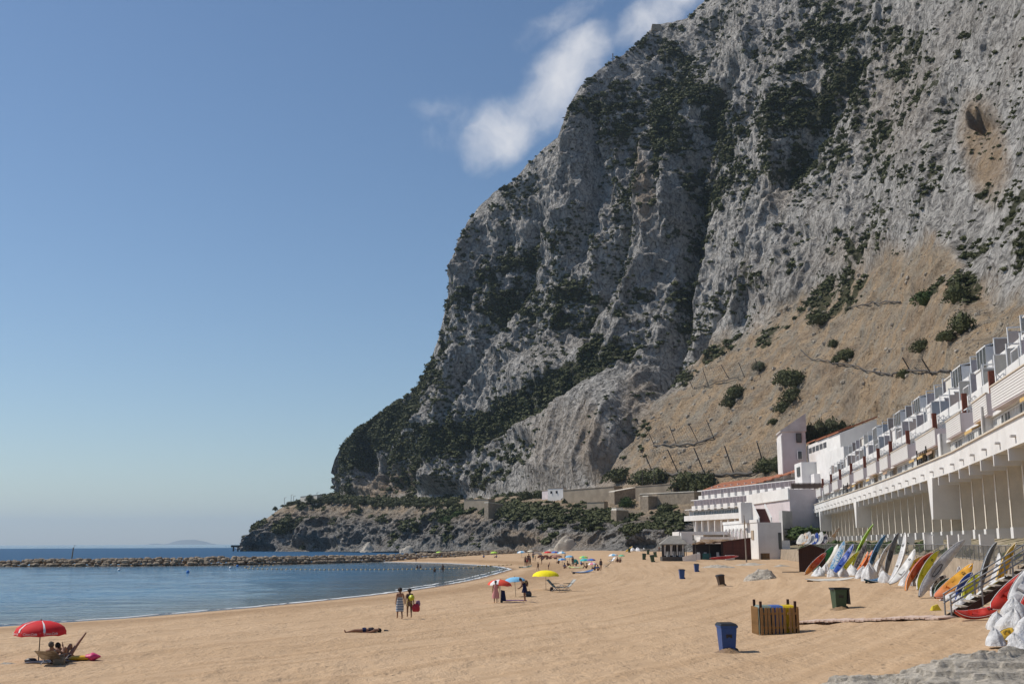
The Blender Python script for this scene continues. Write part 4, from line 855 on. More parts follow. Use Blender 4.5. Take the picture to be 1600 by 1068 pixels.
# retaining wall joining it to the long block
p0 = at(1222, 800, 246); p1 = at(1300, 800, 268)
lw = empty('link_wall', (p0.x, p0.y, 0.5), 0, 'white retaining wall greyed for shade between club and apartments', 'wall')
mb = MB().hexa([(p0.x, p0.y, -.5), (p1.x, p1.y, -.5), (p1.x, p1.y + 3, -.5), (p0.x, p0.y + 3, -.5), (p0.x, p0.y, 10.8), (p1.x, p1.y, 10.8), (p1.x, p1.y + 3, 10.8), (p0.x, p0.y + 3, 10.8)]); wpart(mb, 'wall', GREYW, lw)  # white wall painted grey to stand for the shade on it
mb = MB().box(p0.x + .3, p0.x + 5, p0.y - .25, p0.y - .02, 6.6, 6.9).box(p0.x + .3, p0.x + 5, p0.y - .25, p0.y - .02, 6.0, 6.15); wpart(mb, 'ledge', POLE, lw)

# ------------------------------------------------------------------ promenade terrace, its wall and its fence
PW = [(20.5, 15), (25.2, 48.5), (30.2, 70), (37.6, 97), (39.6, 113), (41.2, 140), (53, 224)]; FW = Frame(PW)
mb = MB(); rings = []
for y in list(np.linspace(14, 262, 60)):
    w = float(np.interp(y, [q[1] for q in PW], [q[0] for q in PW])); fx = F1.pos(0, 0, 0).x
    xb = float(np.interp(y, [38, 69.5, 103, 142, 172, 275], [26.2, 32.6, 41, 48.8, 54.3, 72])) if y > 38 else 26.2 - (38 - y) * .3
    ramp = lambda tt: (w + (xb - w) * tt)
    rings.append([(w + .5, y, 2.55), (w + max(.9, (xb - w) * .3), y, 2.7), (w + max(1.2, (xb - w) * .8), y, 3.6), (xb + 2.5, y, 4.25), (xb + 10, y, 4.9), (xb + 10.1, y, -2)])
mb.loft(rings, cap=False, closed=False); t = NT('garden_soil'); geo = t.n('ShaderNodeNewGeometry').outputs['Position']; t.bump(t.noise(2, 5, .7, geo), .7, .2); t.fin(t.mix(t.ramp(t.noise(.5, 5, .7, geo), .4, .6), (0.36, 0.30, 0.22), (0.17, 0.15, 0.09)), .95, .1)
setp(mb.build('terrace_ground', t.m), 'planted terrace between promenade wall and apartments', kind='structure')
prw = empty('promenade_wall', (25, 60, 0.3), 0, 'rough tan stone retaining wall behind the kayaks topped by a metal fence', 'wall')

mb = MB(); n_ = 200; rings = []
for k in range(n_ + 1):
    s = FW.len * k / n_; j = 0.14 * float(fbm(s / 1.2, 0, 3, 3)); z1 = 2.62 + 0.05 * float(pn(s, 1, 1))
    rings.append([FW.pos(s, -0.1 + j, -.4), FW.pos(s, -0.05 - j, 1.0), FW.pos(s, 0.05 + j, 2.0), FW.pos(s, 0.12, z1), FW.pos(s, .6, z1), FW.pos(s, .6, -.4)])
mb.loft(rings, smooth=False); wpart(mb, 'stone_wall', STONE, prw)
fen = empty('promenade_fence', (25, 60, 2.6), 0, 'galvanised metal fence with mesh infill along the top of the promenade wall', 'fence')
pst = MB().box(-.03, .03, -.03, .03, 0, 1.12).mesh('post'); s = 2.0
while s < FW.len - 40: put(pst, 'post', fen, FW, s, .35, 2.6, METAL); s += 2.4
mb = MB(); 
def rail_along(mb, F, s0, s1, t_, z, r, step=2.4):
    mb.tube([F.pos(s, t_, z) for s in np.arange(s0, s1, step)], r, 6)
rail_along(mb, FW, 2, FW.len - 40, .35, 3.72, .035); wpart(mb, 'top_rail', METAL, fen); mb = MB(); rail_along(mb, FW, 2, FW.len - 40, .35, 2.72, .025); wpart(mb, 'bottom_rail', METAL, fen)
mb = MB()
for k in range(int((FW.len - 44) / .16)):
    s = 2 + k * .16; mb.bar(FW.pos(s, .35, 2.72), FW.pos(s, .35, 3.7), .011)
o = wpart(mb, 'wire_infill', METAL, fen); o['kind'] = 'stuff'
for k, (px, t_, hh_) in enumerate(((1388, -.6, 1.1), (1402, -1.6, 1.3), (1417, -.9, 1.2), (1440, -2.2, 1.5), (1458, -1.2, 1.3), (1478, -1.8, 1.2), (1500, -1.0, 1.3), (1526, -2.0, 1.1))):
    s = F1.s_at(px, t_, 4.5); o = MB().box(-.45, .5, -.3, .3, -.8, hh_ * .45).build('concrete_block', WHITE); p = F1.pos(s, t_ * .7, 4.0); o.location = p; o.rotation_euler = (0, 0, F1.rz(s))
    setp(o, ['white concrete block farthest left under the overhang', 'white block second from the left under the overhang', 'white block third from the left in the garden', 'tall white block in the middle of the garden', 'white block right of the tallest one', 'white block below the large tapered pier', 'white block left of the brick steps', 'white block farthest right in the garden'][k], 'block', 'concrete blocks in the garden below the apartments')
# brick steps seen through the fence
p = FW.pos(FW.s_at(1500, 1.1, 3), 1.1, 2.62); bs = empty('brick_steps', p, R(-100), 'flight of red brick steps rising behind the promenade fence', 'steps')
for k in range(8): MB().box(-.7, .7, k * .3, k * .3 + .32, 0, .15 * (k + 1)).build('step', BRICK if k % 1 == 0 else BRICK, bs)

# ------------------------------------------------------------------ kayaks and boards leaning on the wall
def paint(name, col, col2=None, kind='plain'):
    if name in MATS: return MATS[name]
    t = NT(name); f = t.noise(2.0, 5, .6); c = t.mix(t.ramp(f, .35, .7), tuple(v * .82 for v in col), col)
    if col2:
        if kind == 'fade':
            s = t.n('ShaderNodeSeparateXYZ'); t.L(t.tc, s.inputs[0]); c = t.mix(t.ramp(s.outputs[1], 0.4, 2.2), col2, c)
        elif kind == 'marble':
            c = t.mix(t.ramp(t.noise(1.3, 4, .6, dist=2.5, scale3=(2.5, 1, 2.5)), .47, .53), c, col2)
        elif kind == 'check':
            w = t.n('ShaderNodeTexChecker'); w.inputs['Scale'].default_value = 3.2; t.L(t.tc, w.inputs[0]); c = t.mix(w.outputs['Fac'], c, col2)
    c = t.mix(t.ramp(t.noise(9, 5, .75), .58, .75, 0, .35), c, (.35, .3, .24))
    MATS[name] = t.fin(c, t.ramp(f, .2, .8, .3, .6), .4); return MATS[name]
def profile(u, fine=.6): return max(0.02, math.sin(math.pi * min(max(u, 0.004), .996)) ** fine)
def craft(name, base, tip, width, depth, mat, label, cat, style='sit', roll=0.0, rocker=.22, deck=None, group='kayaks and boards leaning on the promenade wall', inset=None, fine=.44, look=(-0.45, -0.85, 0.25)):
    """a hull lofted from tail to nose; local y runs along it, local z is its deck side"""
    width *= .84 if cat == 'kayak' else 1; base, tip = Vector(base), Vector(tip); L = (tip - base).length; dy = (tip - base).normalized()
    look = Vector(look); zz_ = (look - dy * look.dot(dy)).normalized(); xx = dy.cross(zz_)
    Mr = Matrix((xx, dy, zz_)).transposed() @ Matrix.Rotation(roll, 3, 'Y')
    root = empty(name, base, 0, label, cat, group); root.rotation_mode = 'QUATERNION'; root.rotation_quaternion = Mr.to_quaternion()
    hull, dk, edge = MB(), MB(), MB(); n = 22; hr, dr, er1, er2 = [], [], [], []
    cut = lambda u, q: 0
    for i in range(n + 1):
        u = i / n; w = width / 2 * profile(u, fine); rk = rocker * (abs(2 * u - 1) ** 2.6) ; y = u * L
        d = depth * (0.45 + 0.55 * profile(u, .5)); hr.append([Vector((w * math.cos(a), y, rk + (d * .62 * -math.sin(a)))) for a in [math.pi * k / 8 for k in range(9)]])
        top = depth * .38 * profile(u, .5)
        row = []
        for k in range(9):
            q = math.cos(math.pi * k / 8); h = top * (1 - q * q)
            if style == 'sit':
                well = math.exp(-(((u - .46) / .17) ** 6) - (q / .6) ** 6) + .5 * math.exp(-(((u - .78) / .06) ** 4) - (q / .5) ** 6); h -= depth * .4 * well - .12 * top * math.cos(q * 9)
            elif style == 'sea': h -= depth * .8 * math.exp(-(((u - .47) / .10) ** 4) - (q / .55) ** 6)
            row.append(Vector((w * q, y, rk + h)))
        dr.append(row)
    hull.loft(hr, cap=False, closed=False); dk.loft(dr, cap=False, closed=False)
    hull.build('hull', mat, root); dko = dk.build('deck', deck or mat, root)
    trim = FRAME if mat.name not in ('kayak_white', 'kayak_white_grey', 'board_cream', 'dinghy_white') else GREYW
    for sgn in (-1, 1):
        MB().tube([(sgn * (width / 2 * profile(i / 14, fine) + .005), i / 14 * L, rocker * abs(2 * i / 14 - 1) ** 2.6 + .01) for i in range(15)], .013, 4).build('gunwale', trim, root)
    if style == 'sit': 
        zc = rocker * .02 + depth * .05; MB().hexa([(-width * .2, L * .36, zc), (width * .2, L * .36, zc), (width * .2, L * .5, zc), (-width * .2, L * .5, zc), (-width * .2, L * .35, zc + .16), (width * .2, L * .35, zc + .16), (width * .17, L * .38, zc + .02), (-width * .17, L * .38, zc + .02)]).build('seat', deck or mat, root)
        MB().tube([(width * .12 * math.cos(a), L * .76 + width * .12 * math.sin(a), rocker * .1 + depth * .36) for a in [6.283 * j / 8 for j in range(9)]], .02, 4, cap=False).build('hatch_rim', BLACK, root)
        MB().bar((0, L * .86, rocker * .25 + depth * .33), (0, L * .97, rocker * .8 + depth * .2), .03, .02).build('bow_line', trim, root)
    if style in ('sit', 'sea') and width > .45:
        for c, rx, ry in (((.47, .34, .11),) if style == 'sea' else ()):
            pts = []
            for k in range(15):
                a = 2 * math.pi * k / 14; u = c + ry * math.sin(a); pts.append((width / 2 * profile(u, fine) * rx * math.cos(a), u * L, rocker * abs(2 * u - 1) ** 2.6 + depth * .3))
            m = MB().tube(pts, .025, 5, cap=False); m.build('cockpit_rim', BLACK if style == 'sea' else (deck or mat), root)
        MB().tube([(-.05, .06 * L, rocker * .7), (0, .035 * L, rocker * .8 + .06), (.05, .06 * L, rocker * .7)], .015, 5).build('carry_handle', BLACK, root)
    else:
        MB().box(-.006, .006, L * .04, L * .16, -depth * .62 - .16 + rocker * .4, -depth * .3 + rocker * .4).build('fin', BLACK, root)
    if style == 'board': MB().hexa([(-width * .3, L * .3, depth * .36), (width * .3, L * .3, depth * .36), (width * .3, L * .62, depth * .36), (-width * .3, L * .62, depth * .36), (-width * .3, L * .3, depth * .39), (width * .3, L * .3, depth * .39), (width * .3, L * .62, depth * .39), (-width * .3, L * .62, depth * .39)]).build('deck_pad', inset or GREYW, root)
    return root
K = lambda *a, **k: paint(*a, **k)
red = K('kayak_red', (.50, .035, .02)); redo = K('kayak_red_orange', (.55, .06, .015), (.62, .22, .03), 'fade'); green = K('board_green', (.03, .22, .055)); cream = K('board_cream', (.70, .66, .58)); bluew = K('blue_white_pattern', (.07, .28, .50), (.55, .58, .60), 'marble')
navy = K('kayak_deep_blue', (.012, .055, .30)); lime = K('kayak_lime', (.36, .60, .02), (.60, .60, .03), 'fade'); mauve = K('kayak_grey_brown', (.10, .075, .08), (.25, .22, .22), 'marble'); orange = K('kayak_orange', (.72, .17, .015)); blue = K('kayak_blue', (.03, .19, .37), (.02, .09, .22), 'marble')
grey = K('kayak_slate_grey', (.11, .12, .135), (.17, .18, .19), 'marble'); white = K('kayak_white', (.70, .69, .66)); wgrey = K('kayak_white_grey', (.66, .65, .63), (.46, .45, .45), 'marble'); yel = K('kayak_yellow', (.74, .45, .04)); lemon = K('kayak_lemon', (.68, .66, .03)); amber = K('kayak_amber', (.74, .36, .03), (.70, .22, .10), 'fade'); dgreen = K('kayak_dark_green', (.03, .09, .045)); sky_b = K('bag_blue', (.05, .20, .60)); tanb = K('board_tan', (.60, .34, .15), (.68, .62, .55), 'marble')
_side = [0]
def lean(name, b, tp, w, d, mat, label, cat, lift=0.0, off=1.6, **k):
    _side[0] += 1
    if cat == 'kayak' and 'roll' not in k: k['roll'] = (.95, -.9, .7, 1.2)[_side[0] % 4]
    base = G(*b); base.z += lift; tip = at(tp[0], tp[1], base.y + off); return craft(name, base, tip, w, d, mat, label, cat, **k)
lean('kayak', (1256.5, 898), (1289, 864), .75, .34, redo, 'red kayak with an orange nose, next to the brown shed', 'kayak', roll=.5)
lean('paddle_board', (1286, 873), (1311, 824), .85, .14, cream, 'tall white and tan board standing at the brown shed corner', 'board', style='board', roll=.7, deck=tanb, lift=1.0)
lean('paddle_board', (1271.5, 893), (1301.5, 854), .8, .16, green, 'plain green board second from the brown shed', 'board', style='board', roll=.4, inset=green)
lean('paddle_board', (1283, 892), (1310, 852), .75, .15, cream, 'cream board between the green and the blue checked boards', 'board', style='board', roll=-.4, inset=cream)
lean('paddle_board', (1296, 899), (1319.5, 846.5), .72, .15, bluew, 'blue and white patterned board beside the deep blue kayak', 'board', style='board', inset=bluew)
lean('kayak', (1300, 901), (1334, 852), .8, .32, navy, 'deep blue kayak leaning left of the long lime kayak', 'kayak', roll=-.3)
lean('sea_kayak', (1325, 894), (1361.5, 818), .58, .3, lime, 'long lime green kayak rising highest of the row', 'kayak', style='sea', off=2.4, rocker=.3)
lean('kayak', (1333, 893), (1353, 848), .7, .3, mauve, 'mottled grey brown kayak just behind the long lime one', 'kayak', roll=.3)
lean('kayak', (1338, 895), (1358, 863), .6, .3, orange, 'orange kayak, left one of a pair of orange kayaks', 'kayak')
lean('kayak', (1346, 895), (1364, 861.5), .6, .3, orange, 'orange kayak, right one of a pair of orange kayaks', 'kayak', roll=-.2)
lean('kayak', (1352, 899), (1380, 835), .85, .36, blue, 'mid blue kayak standing in white sacks', 'kayak', style='sea', rocker=.3)
lean('kayak', (1381, 900), (1401, 832.5), .8, .34, grey, 'slate grey kayak standing upright behind white sacks', 'kayak', style='sea', rocker=.25)
lean('kayak', (1393, 913), (1419, 834.5), .92, .36, wgrey, 'white kayak with dark mottled side standing upright', 'kayak', rocker=.3)
lean('kayak', (1392, 917), (1431, 863), .78, .34, white, 'plain white kayak leaning left of the red one', 'kayak', roll=-.35, rocker=.35)
lean('kayak', (1409, 921), (1451, 861.5), .82, .36, redo, 'bright red kayak with orange tip between two white ones', 'kayak', rocker=.35)
lean('kayak', (1429, 921), (1462, 860.5), .74, .34, white, 'white kayak with yellow deck right of the red kayak', 'kayak', deck=lemon, roll=.9, rocker=.3)
lean('kayak', (1456, 895), (1469, 851.5), .55, .26, sky_b, 'bright blue folded board wrapped upright behind the long grey kayak', 'board', style='board', inset=sky_b)
lean('sea_kayak', (1429, 933), (1499, 845.5), .82, .38, grey, 'very long grey striped kayak crossing the middle of the row', 'kayak', deck=wgrey, rocker=.45, off=2.2, style='sea')
lean('kayak', (1451, 931), (1473, 898), .7, .28, K('towel_stripe', (.05, .04, .06), (.6, .55, .55), kind='check'), 'short dark kayak covered with a striped towel', 'kayak', off=1.0)
lean('kayak', (1457, 932), (1481, 904), .7, .3, dgreen, 'dark green kayak partly behind the wide amber one', 'kayak', off=1.0)
lean('kayak', (1460.5, 938), (1519, 886), .95, .42, amber, 'wide amber kayak with pinkish nose resting low', 'kayak', rocker=.3, off=1.4, roll=-.2)
lean('kayak', (1502, 944), (1526, 899), .75, .34, lemon, 'lemon yellow kayak behind the stair handrail', 'kayak', off=1.2)
lean('sea_kayak', (1527, 935), (1551, 846.5), .62, .34, grey, 'dark grey upright kayak behind the stair handrail', 'kayak', style='sea', lift=.1, rocker=.25)
lean('kayak', (1553, 938), (1583, 848), .75, .36, yel, 'yellow pointed kayak standing highest near the stairs', 'kayak', fine=.7, lift=.2)
lean('kayak', (1504, 951), (1586, 894.5), .8, .36, white, 'long white kayak with yellow underside lying along the stairs', 'kayak', deck=lemon, roll=1.3, off=.3, rocker=.2)
for b__, t__, w__, m__, l__ in (((1403, 909), (1437, 870), .7, yel, 'yellow kayak mostly hidden behind the plain white one'), ((1421, 915), (1447, 868), .7, mauve, 'dark mottled kayak wedged behind the bright red one'), ((1441, 919), (1466, 874), .65, navy, 'deep blue kayak wedged behind the long grey one'), ((1480, 934), (1503, 889), .7, mauve, 'mottled kayak behind the amber one'), ((1491, 940), (1514, 897), .65, navy, 'dark blue kayak left of the lemon yellow one'), ((1366, 901), (1389, 848), .7, wgrey, 'pale kayak between the mid blue and the slate grey ones'), ((1309, 900), (1341, 860), .6, lemon, 'yellow kayak edge between deep blue and lime ones'), ((1540, 938), (1566, 868), .7, wgrey, 'pale kayak right of the dark upright one by the stairs')):
    lean('kayak', b__, t__, w__, .3, m__, l__, 'kayak', rocker=.25, off=1.9)
b_ = G(1490, 970); craft('kayak', b_ + Vector((0, 0, .2)), at(1562, 953, b_.y + .6), .72, .34, red, 'red kayak lying flat on the sand at the foot of the stairs', 'kayak', rocker=.3, look=(-.3, -.5, .8))
b_ = at(1548, 955, 46.5); craft('kayak', b_, at(1612, 893, 47.0), .85, .4, red, 'large red kayak leaning on the stair side near the right edge', 'kayak', rocker=.3)
b_ = at(1578, 948, 44); craft('kayak', b_, at(1622, 880, 45), .85, .4, wgrey, 'scuffed white and grey kayak leaning over the sacks at the right edge', 'kayak', rocker=.3)
b_ = at(1592, 975, 42.5); craft('kayak', b_, at(1618, 915, 43.2), .6, .3, red, 'red ribbed kayak end at the very right edge', 'kayak')
p = G(1258, 908.5); craft('paddle_board', p + Vector((0, 0, .1)), G(1336, 906) + Vector((0, 0, .12)), .8, .14, cream, 'long cream board lying flat on sand in front of kayaks', 'board', style='board', rocker=.16, inset=cream, look=(0, -.2, 1))
p = G(1351, 910.5); craft('paddle_board', p + Vector((0, 0, .12)), G(1379, 908) + Vector((0, 0, .15)), .8, .2, blue, 'blue board end lying flat under the white sacks', 'board', style='board', inset=blue, look=(0, -.2, 1))
p = at(1563, 1001, 37.5); craft('kayak', p, at(1592, 986, 38.2), .7, .42, yel, 'yellow kayak nose sticking out of white sacks', 'kayak', rocker=.1, fine=.35)
p = at(1558, 1042, 33.5); craft('dinghy', p, at(1650, 992, 34.8), .95, .36, K('dinghy_white', (.62, .62, .58)), 'upturned blue and white dinghy at the bottom right corner', 'boat', deck=K('dinghy_blue', (.06, .20, .48)), rocker=.2, fine=.5, look=(-.5, -.5, .7))
# more boards stacked behind the brown shed
for k, (px, col) in enumerate([(1247, cream), (1253, tanb), (1258, wgrey), (1264, white), (1270, navy), (1277, white), (1284, mauve)]):
    b_ = at(px, 852, 118); craft('paddle_board', b_, at(px + 7, 836 - (k % 3) * 2, 119), .7, .14, col, ['white board first on the rack behind the shed', 'tan board second on the rack behind the shed', 'mottled board third on the rack behind the shed', 'white board fourth on the rack behind the shed', 'blue board on the rack behind the shed', 'white board sixth on the rack behind the shed', 'dark mottled board last on the rack behind the shed'][k], 'board', style='board', group='boards racked behind the brown shed')

# ------------------------------------------------------------------ white sacks
t = NT('white_plastic_sack'); f = t.noise(3, 5, .7); t.bump(t.noise(4, 5, .75, dist=1.5), .9, .12); t.fin(t.mix(t.ramp(f, .3, .7), (.56, .55, .54), (.80, .79, .78)), .55, .4); SACK = t.m
def sack(px, py, w, h, label, seed, Y=None, lift=0):
    p = G(px, py) if Y is None else at(px, py, Y); m = MB(); rings = []; nr, nc = 16, 30; w *= .82; h *= .85
    for i in range(nr + 1):
        v = i / nr; ring = []; pf = (1 - v ** 2.2) ** .75 * (1 - .25 * v) + .02
        for k in range(nc):
            a = 6.2832 * k / nc; c_, s_ = math.cos(a), math.sin(a)
            f_ = 1 + .30 * float(pn(c_ * 1.3 + seed, s_ * 1.3, v * 1.5)) + .16 * float(ridged(c_ * 2.6 + seed, s_ * 2.6, v * .9, 1)) + .05 * float(pn(c_ * 7, s_ * 7, v * 3 + seed))
            lx = .25 * math.sin(seed * 2.3) * v; ring.append((c_ * w / 2 * pf * f_ + lx * w, s_ * w * .4 * pf * f_, h * v * (1 + .25 * float(pn(c_ * 1.5, s_ * 1.5, seed)))))
        rings.append(ring)
    m.loft(rings); o = m.build('sack', SACK); o.location = p + Vector((0, 0, lift - .03)); o.rotation_euler = (0, 0, seed)
    return setp(o, label, 'sack', 'crumpled white sacks among the kayaks')
SK = [(1279, 899, 1.9, 1.0, 'white sack at the foot of the green board'), (1288, 896, 1.6, 1.2, 'white sack at the foot of the cream board'), (1301, 901, 1.3, .9, 'small white sack under the deep blue kayak'), (1317, 900, 1.7, 1.1, 'white sack left of the lime kayak foot'), (1333, 898, 1.8, 1.2, 'rounded white sack right of the lime kayak foot'), (1345, 903, 1.6, 1.2, 'white sack below the pair of orange kayaks'), (1360, 907, 2.1, 1.7, 'big white sack at the foot of the mid blue kayak'), (1373, 900, 1.9, 1.9, 'tall white sack right of the mid blue kayak'), (1387, 910, 1.5, 1.1, 'white sack at the foot of the slate grey kayak'), (1417, 914, 1.7, 1.3, 'white sack between the white and the red kayaks'), (1433, 913, 1.0, .8, 'small white sack behind the red kayak'), (1485, 938, 1.4, .6, 'grey white bag bundle under the amber kayak'), (1508, 957, 1.5, .9, 'white sack at the foot of the stairs'), (1520, 948, 1.4, .8, 'white sack beneath the long white kayak')]
for i, (a, b, w, h, l) in enumerate(SK): sack(a, b, w, h, l, i + 1)
for i, (a, b, Y, w, h, l) in enumerate([(1556, 1000, 37, .95, .75, 'big crumpled white sack left of the yellow kayak nose'), (1575, 985, 38.6, 1.5, 1.3, 'large heap of white sacking above the yellow kayak nose'), (1590, 965, 40.5, 1.5, 1.3, 'white sacking draped highest at the right edge'), (1560, 975, 40, 1.2, .9, 'folded white sack beside the red kayak hull'), (1594, 1012, 33.8, .85, .8, 'white sack right of the yellow kayak nose'), (1606, 992, 35, 1.4, 1.2, 'white sack pile cut by the right picture edge')]): sack(a, b + 6, w * 1.0, h * .78, l, 20 + i, Y)

# ------------------------------------------------------------------ stairs to the promenade
s0 = G(1487, 964); sta = empty('beach_stairs', s0, 0, 'open timber stairs with metal handrails from sand up to the promenade', 'stairs')
TW = M('weathered_tread', (.38, .33, .27), .85, .3, 4); N_ = 11; run, rise, wd = 4.1, 2.5, 1.25
dx = Vector((.985, -.17, 0)).normalized(); dn = Vector((.17, .985, 0)).normalized()
for k in range(N_):
    a = dx * (run * (k + .6) / N_); mb = MB(); z = rise * (k + 1) / N_
    mb.obox(a + dn * wd / 2 + Vector((0, 0, z)), .17, wd / 2, .03, Matrix((dx, dn, Vector((0, 0, 1)))).transposed()); mb.build('step', TW, sta)
for off in (0, wd): mb = MB(); mb.bar(dn * off + Vector((0, 0, -.15)), dx * run + dn * off + Vector((0, 0, rise - .1)), .07, .3); mb.build('stringer', DARKW if off == 0 else POLE, sta)
for off in (-.05, wd + .05):
    mb = MB(); 
    for h in (.95, .55):
        mb.tube([dn * off + Vector((-.05, 0, h)), dx * run + dn * off + Vector((0, 0, rise + h)), dx * (run + 2.5) + dn * off + Vector((0, 0, rise + h))], .035, 6)
    mb.build('handrail', METAL, sta)
    for k in (0.0, .33, .66, 1.0): mb = MB(); mb.tube([dx * run * k + dn * off + Vector((0, 0, rise * k - .3)), dx * run * k + dn * off + Vector((0, 0, rise * k + .95))], .04, 6); mb.build('rail_post', METAL, sta)

# ------------------------------------------------------------------ boardwalk strip
bw0, bw1 = G(1256, 972), G(1487, 966); bwk = empty('boardwalk', bw0, 0, 'narrow pale slatted boardwalk across the sand to the stairs', 'boardwalk')
SLAT = M('pinkish_concrete_slat', (.58, .44, .36), .9, .25, 2); n_ = int((bw1 - bw0).length / .22); dxb = (bw1 - bw0).normalized(); ang = math.atan2(dxb.y, dxb.x)
sl_ = MB().box(-.095, .095, -1.0, 1.0, 0, .07).mesh('slat'); sl_.materials.append(SLAT)
for k in range(n_):
    p = bw0 + (bw1 - bw0) * (k / n_); o = bpy.data.objects.new('slat', sl_); COL.objects.link(o); o.parent = bwk
    o.location = Vector((p.x, p.y, sand_z(p.x, p.y) + .015 + .02 * math.sin(k * .31))) - bwk.location; o.rotation_euler = (.02 * math.sin(k * 1.7), 0, ang + .03 * math.sin(k * .9))

# ------------------------------------------------------------------ bins
def bin_(px, py, colname, col, label, tilt=0.0, turn=0.0, lid=0, s=1.0, badge=True, sink=.03, heap=True):
    p = G(px, py); root = empty('wheelie_bin', p - Vector((0, 0, sink)), R(turn), label, 'bin', 'wheeled bins standing on the beach'); root.rotation_euler = (0, R(tilt), R(turn)); root.scale = (s, s, s)
    m = K(colname, col); b = MB(); rings = []
    for z, w, d in ((0, .23, .27), (.08, .235, .28), (.5, .265, .32), (.92, .29, .36), (.93, .315, .385), (1.0, .315, .385)):
        rings.append([(-w, -d, z), (w, -d, z), (w, d, z), (-w, d, z)])
    b.loft(rings, smooth=False); b.build('body', m, root)
    if lid == 0:
        l = MB(); l.hexa([(-.33, -.41, 1.0), (.33, -.41, 1.0), (.33, .42, 1.0), (-.33, .42, 1.0), (-.27, -.34, 1.07), (.27, -.34, 1.07), (.27, .36, 1.09), (-.27, .36, 1.09)]).box(-.30, .30, .42, .5, .95, 1.03)
    else:
        l = MB(); l.hexa([(.33, -.36, .28), (.44, -.36, .26), (.44, .36, .26), (.33, .36, .28), (.35, -.38, 1.0), (.40, -.38, 1.02), (.40, .38, 1.02), (.35, .38, 1.0)]); l.box(-.33, .33, -.40, -.36, .96, 1.03).box(-.33, .33, .36, .40, .96, 1.03).box(-.33, -.29, -.4, .4, .96, 1.03).box(.29, .42, -.4, .4, .96, 1.03)
        MB().box(-.28, .28, -.34, .34, .9, .95).build('dark_inside', BLACK, root)
    lm = l.build('lid', BLACK if 'yellow' not in colname else m, root)
    MB().tube([(.36 if not lid else -.33, -.2, .93), (.42 if not lid else -.38, 0, .96), (.36 if not lid else -.33, .2, .93)], .02, 6).build('handle', BLACK, root)
    for y in (-.24, .24):
        w = MB(); w.tube([(.26, y - .03, .1), (.26, y + .03, .1)], .1, 14); w.build('wheel', BLACK, root)
    if badge:
        q = MB(); d = -.325
        for x0, z0, x1, z1 in ((-.11, .56, -.04, .68), (.04, .56, .11, .68), (-.07, .59, .07, .65), (-.12, .655, .12, .69)): q.hexa([(x0, d - .012, z0), (x1, d - .012, z0), (x1, d + .02, z0), (x0, d + .02, z0), (x0, d - .02, z1), (x1, d - .02, z1), (x1, d + .02, z1), (x0, d + .02, z1)])
        q.build('badge', BLACK, root)
    if heap:
        h = MB(); rings = []
        for i, (rr_, zz_) in enumerate([(.75, -.02), (.5, .05), (.3, .13), (.1, .17), (.02, .175)]): rings.append([Vector((rr_ * math.cos(a) * .8, -.35 + rr_ * .7 * math.sin(a), zz_ + .02 * math.sin(a * 3))) for a in [6.283 * k / 14 for k in range(14)]])
        h.loft(rings); o = h.build('sand_heap', bpy.data.materials['sand']); o.location = p; setp(o, None, None, None, 'stuff')
    return root
BLUE = ('bin_blue', (.018, .075, .26)); GRN = ('bin_green', (.035, .075, .04)); BRN = ('bin_brown', (.045, .028, .024)); YEL = ('bin_yellow', (.72, .50, .01))
bin_(1136.5, 1018, *BLUE, 'large blue wheeled bin with black lid standing alone near the fence', tilt=0, turn=4)
bin_(1311.5, 951, *GRN, 'green wheeled bin with its lid hanging open', lid=1, turn=4, s=1.13)
bin_(1128, 915, *BRN, 'dark brown wheeled bin tilted in the sand', tilt=-9, turn=8, badge=False)
bin_(1065.5, 903.5, *BLUE, 'blue bin, nearer of the two left of the tilted brown bin', badge=False, heap=False)
bin_(1088.5, 892.5, *BLUE, 'blue bin, farther one of the two by the brown bin', badge=False, heap=False)
for px, py, tl, lb in ((1006, 874, 5, 'dark green bin nearest the far parasols'), (1020, 877.5, -7, 'dark green bin leaning in front of the beach bar'), (1024.5, 870, -9, 'dark green bin just left of the beach bar deck'), (1012.5, 865.5, 4, 'dark green bin second farthest by the sacks'), (983, 862.5, 3, 'small dark bin beside the yellow kayak heap'), (1008, 860.5, 2, 'dark bin standing farthest near the cliff foot')):
    bin_(px, py, *GRN, lb, tilt=tl, badge=False, heap=False, s=1.15)

# ------------------------------------------------------------------ picket pen round three bins
PICK = M('brown_picket_timber', (.31, .17, .065), .8, .35, 3)
q0 = G(1190, 991); q1 = q0 + Vector((1.62, .06, 0)); ax = (q1 - q0); ax.z = 0; Wp = ax.length; ax.normalize(); an = Vector((-ax.y, ax.x, 0)); AM = Matrix((ax, an, Vector((0, 0, 1)))).transposed()
pen = empty('picket_enclosure', q0, math.atan2(ax.y, ax.x), 'brown wooden picket enclosure holding three wheeled bins', 'fence')
def picket(h, w=.108):
    m = MB(); m.loft([[(x, y, z) for x, z in ((-w / 2, 0), (w / 2, 0), (w / 2, h - .06), (w / 4, h), (-w / 4, h), (-w / 2, h - .06))] for y in (-.015, .015)], smooth=False); return m.mesh('picket')
pk = picket(1.18); pk.materials.append(PICK)
npk = 10
for k in range(npk):
    if k == 7: x = Wp * (k + .05) / (npk - .2)
    x = Wp * (k + .35) / (npk - .3) + (.06 if k > 6 else -.02); o = bpy.data.objects.new('picket', pk); COL.objects.link(o); o.parent = pen; o.location = (x, -.03, -.02); o.rotation_euler = (0, .02 * math.sin(k * 2.1), 0)
for k in range(6):
    for x in (-.12, Wp + .06): o = bpy.data.objects.new('picket', pk); COL.objects.link(o); o.parent = pen; o.location = (x, .1 + k * .2, 0); o.rotation_euler = (0, 0, R(90))
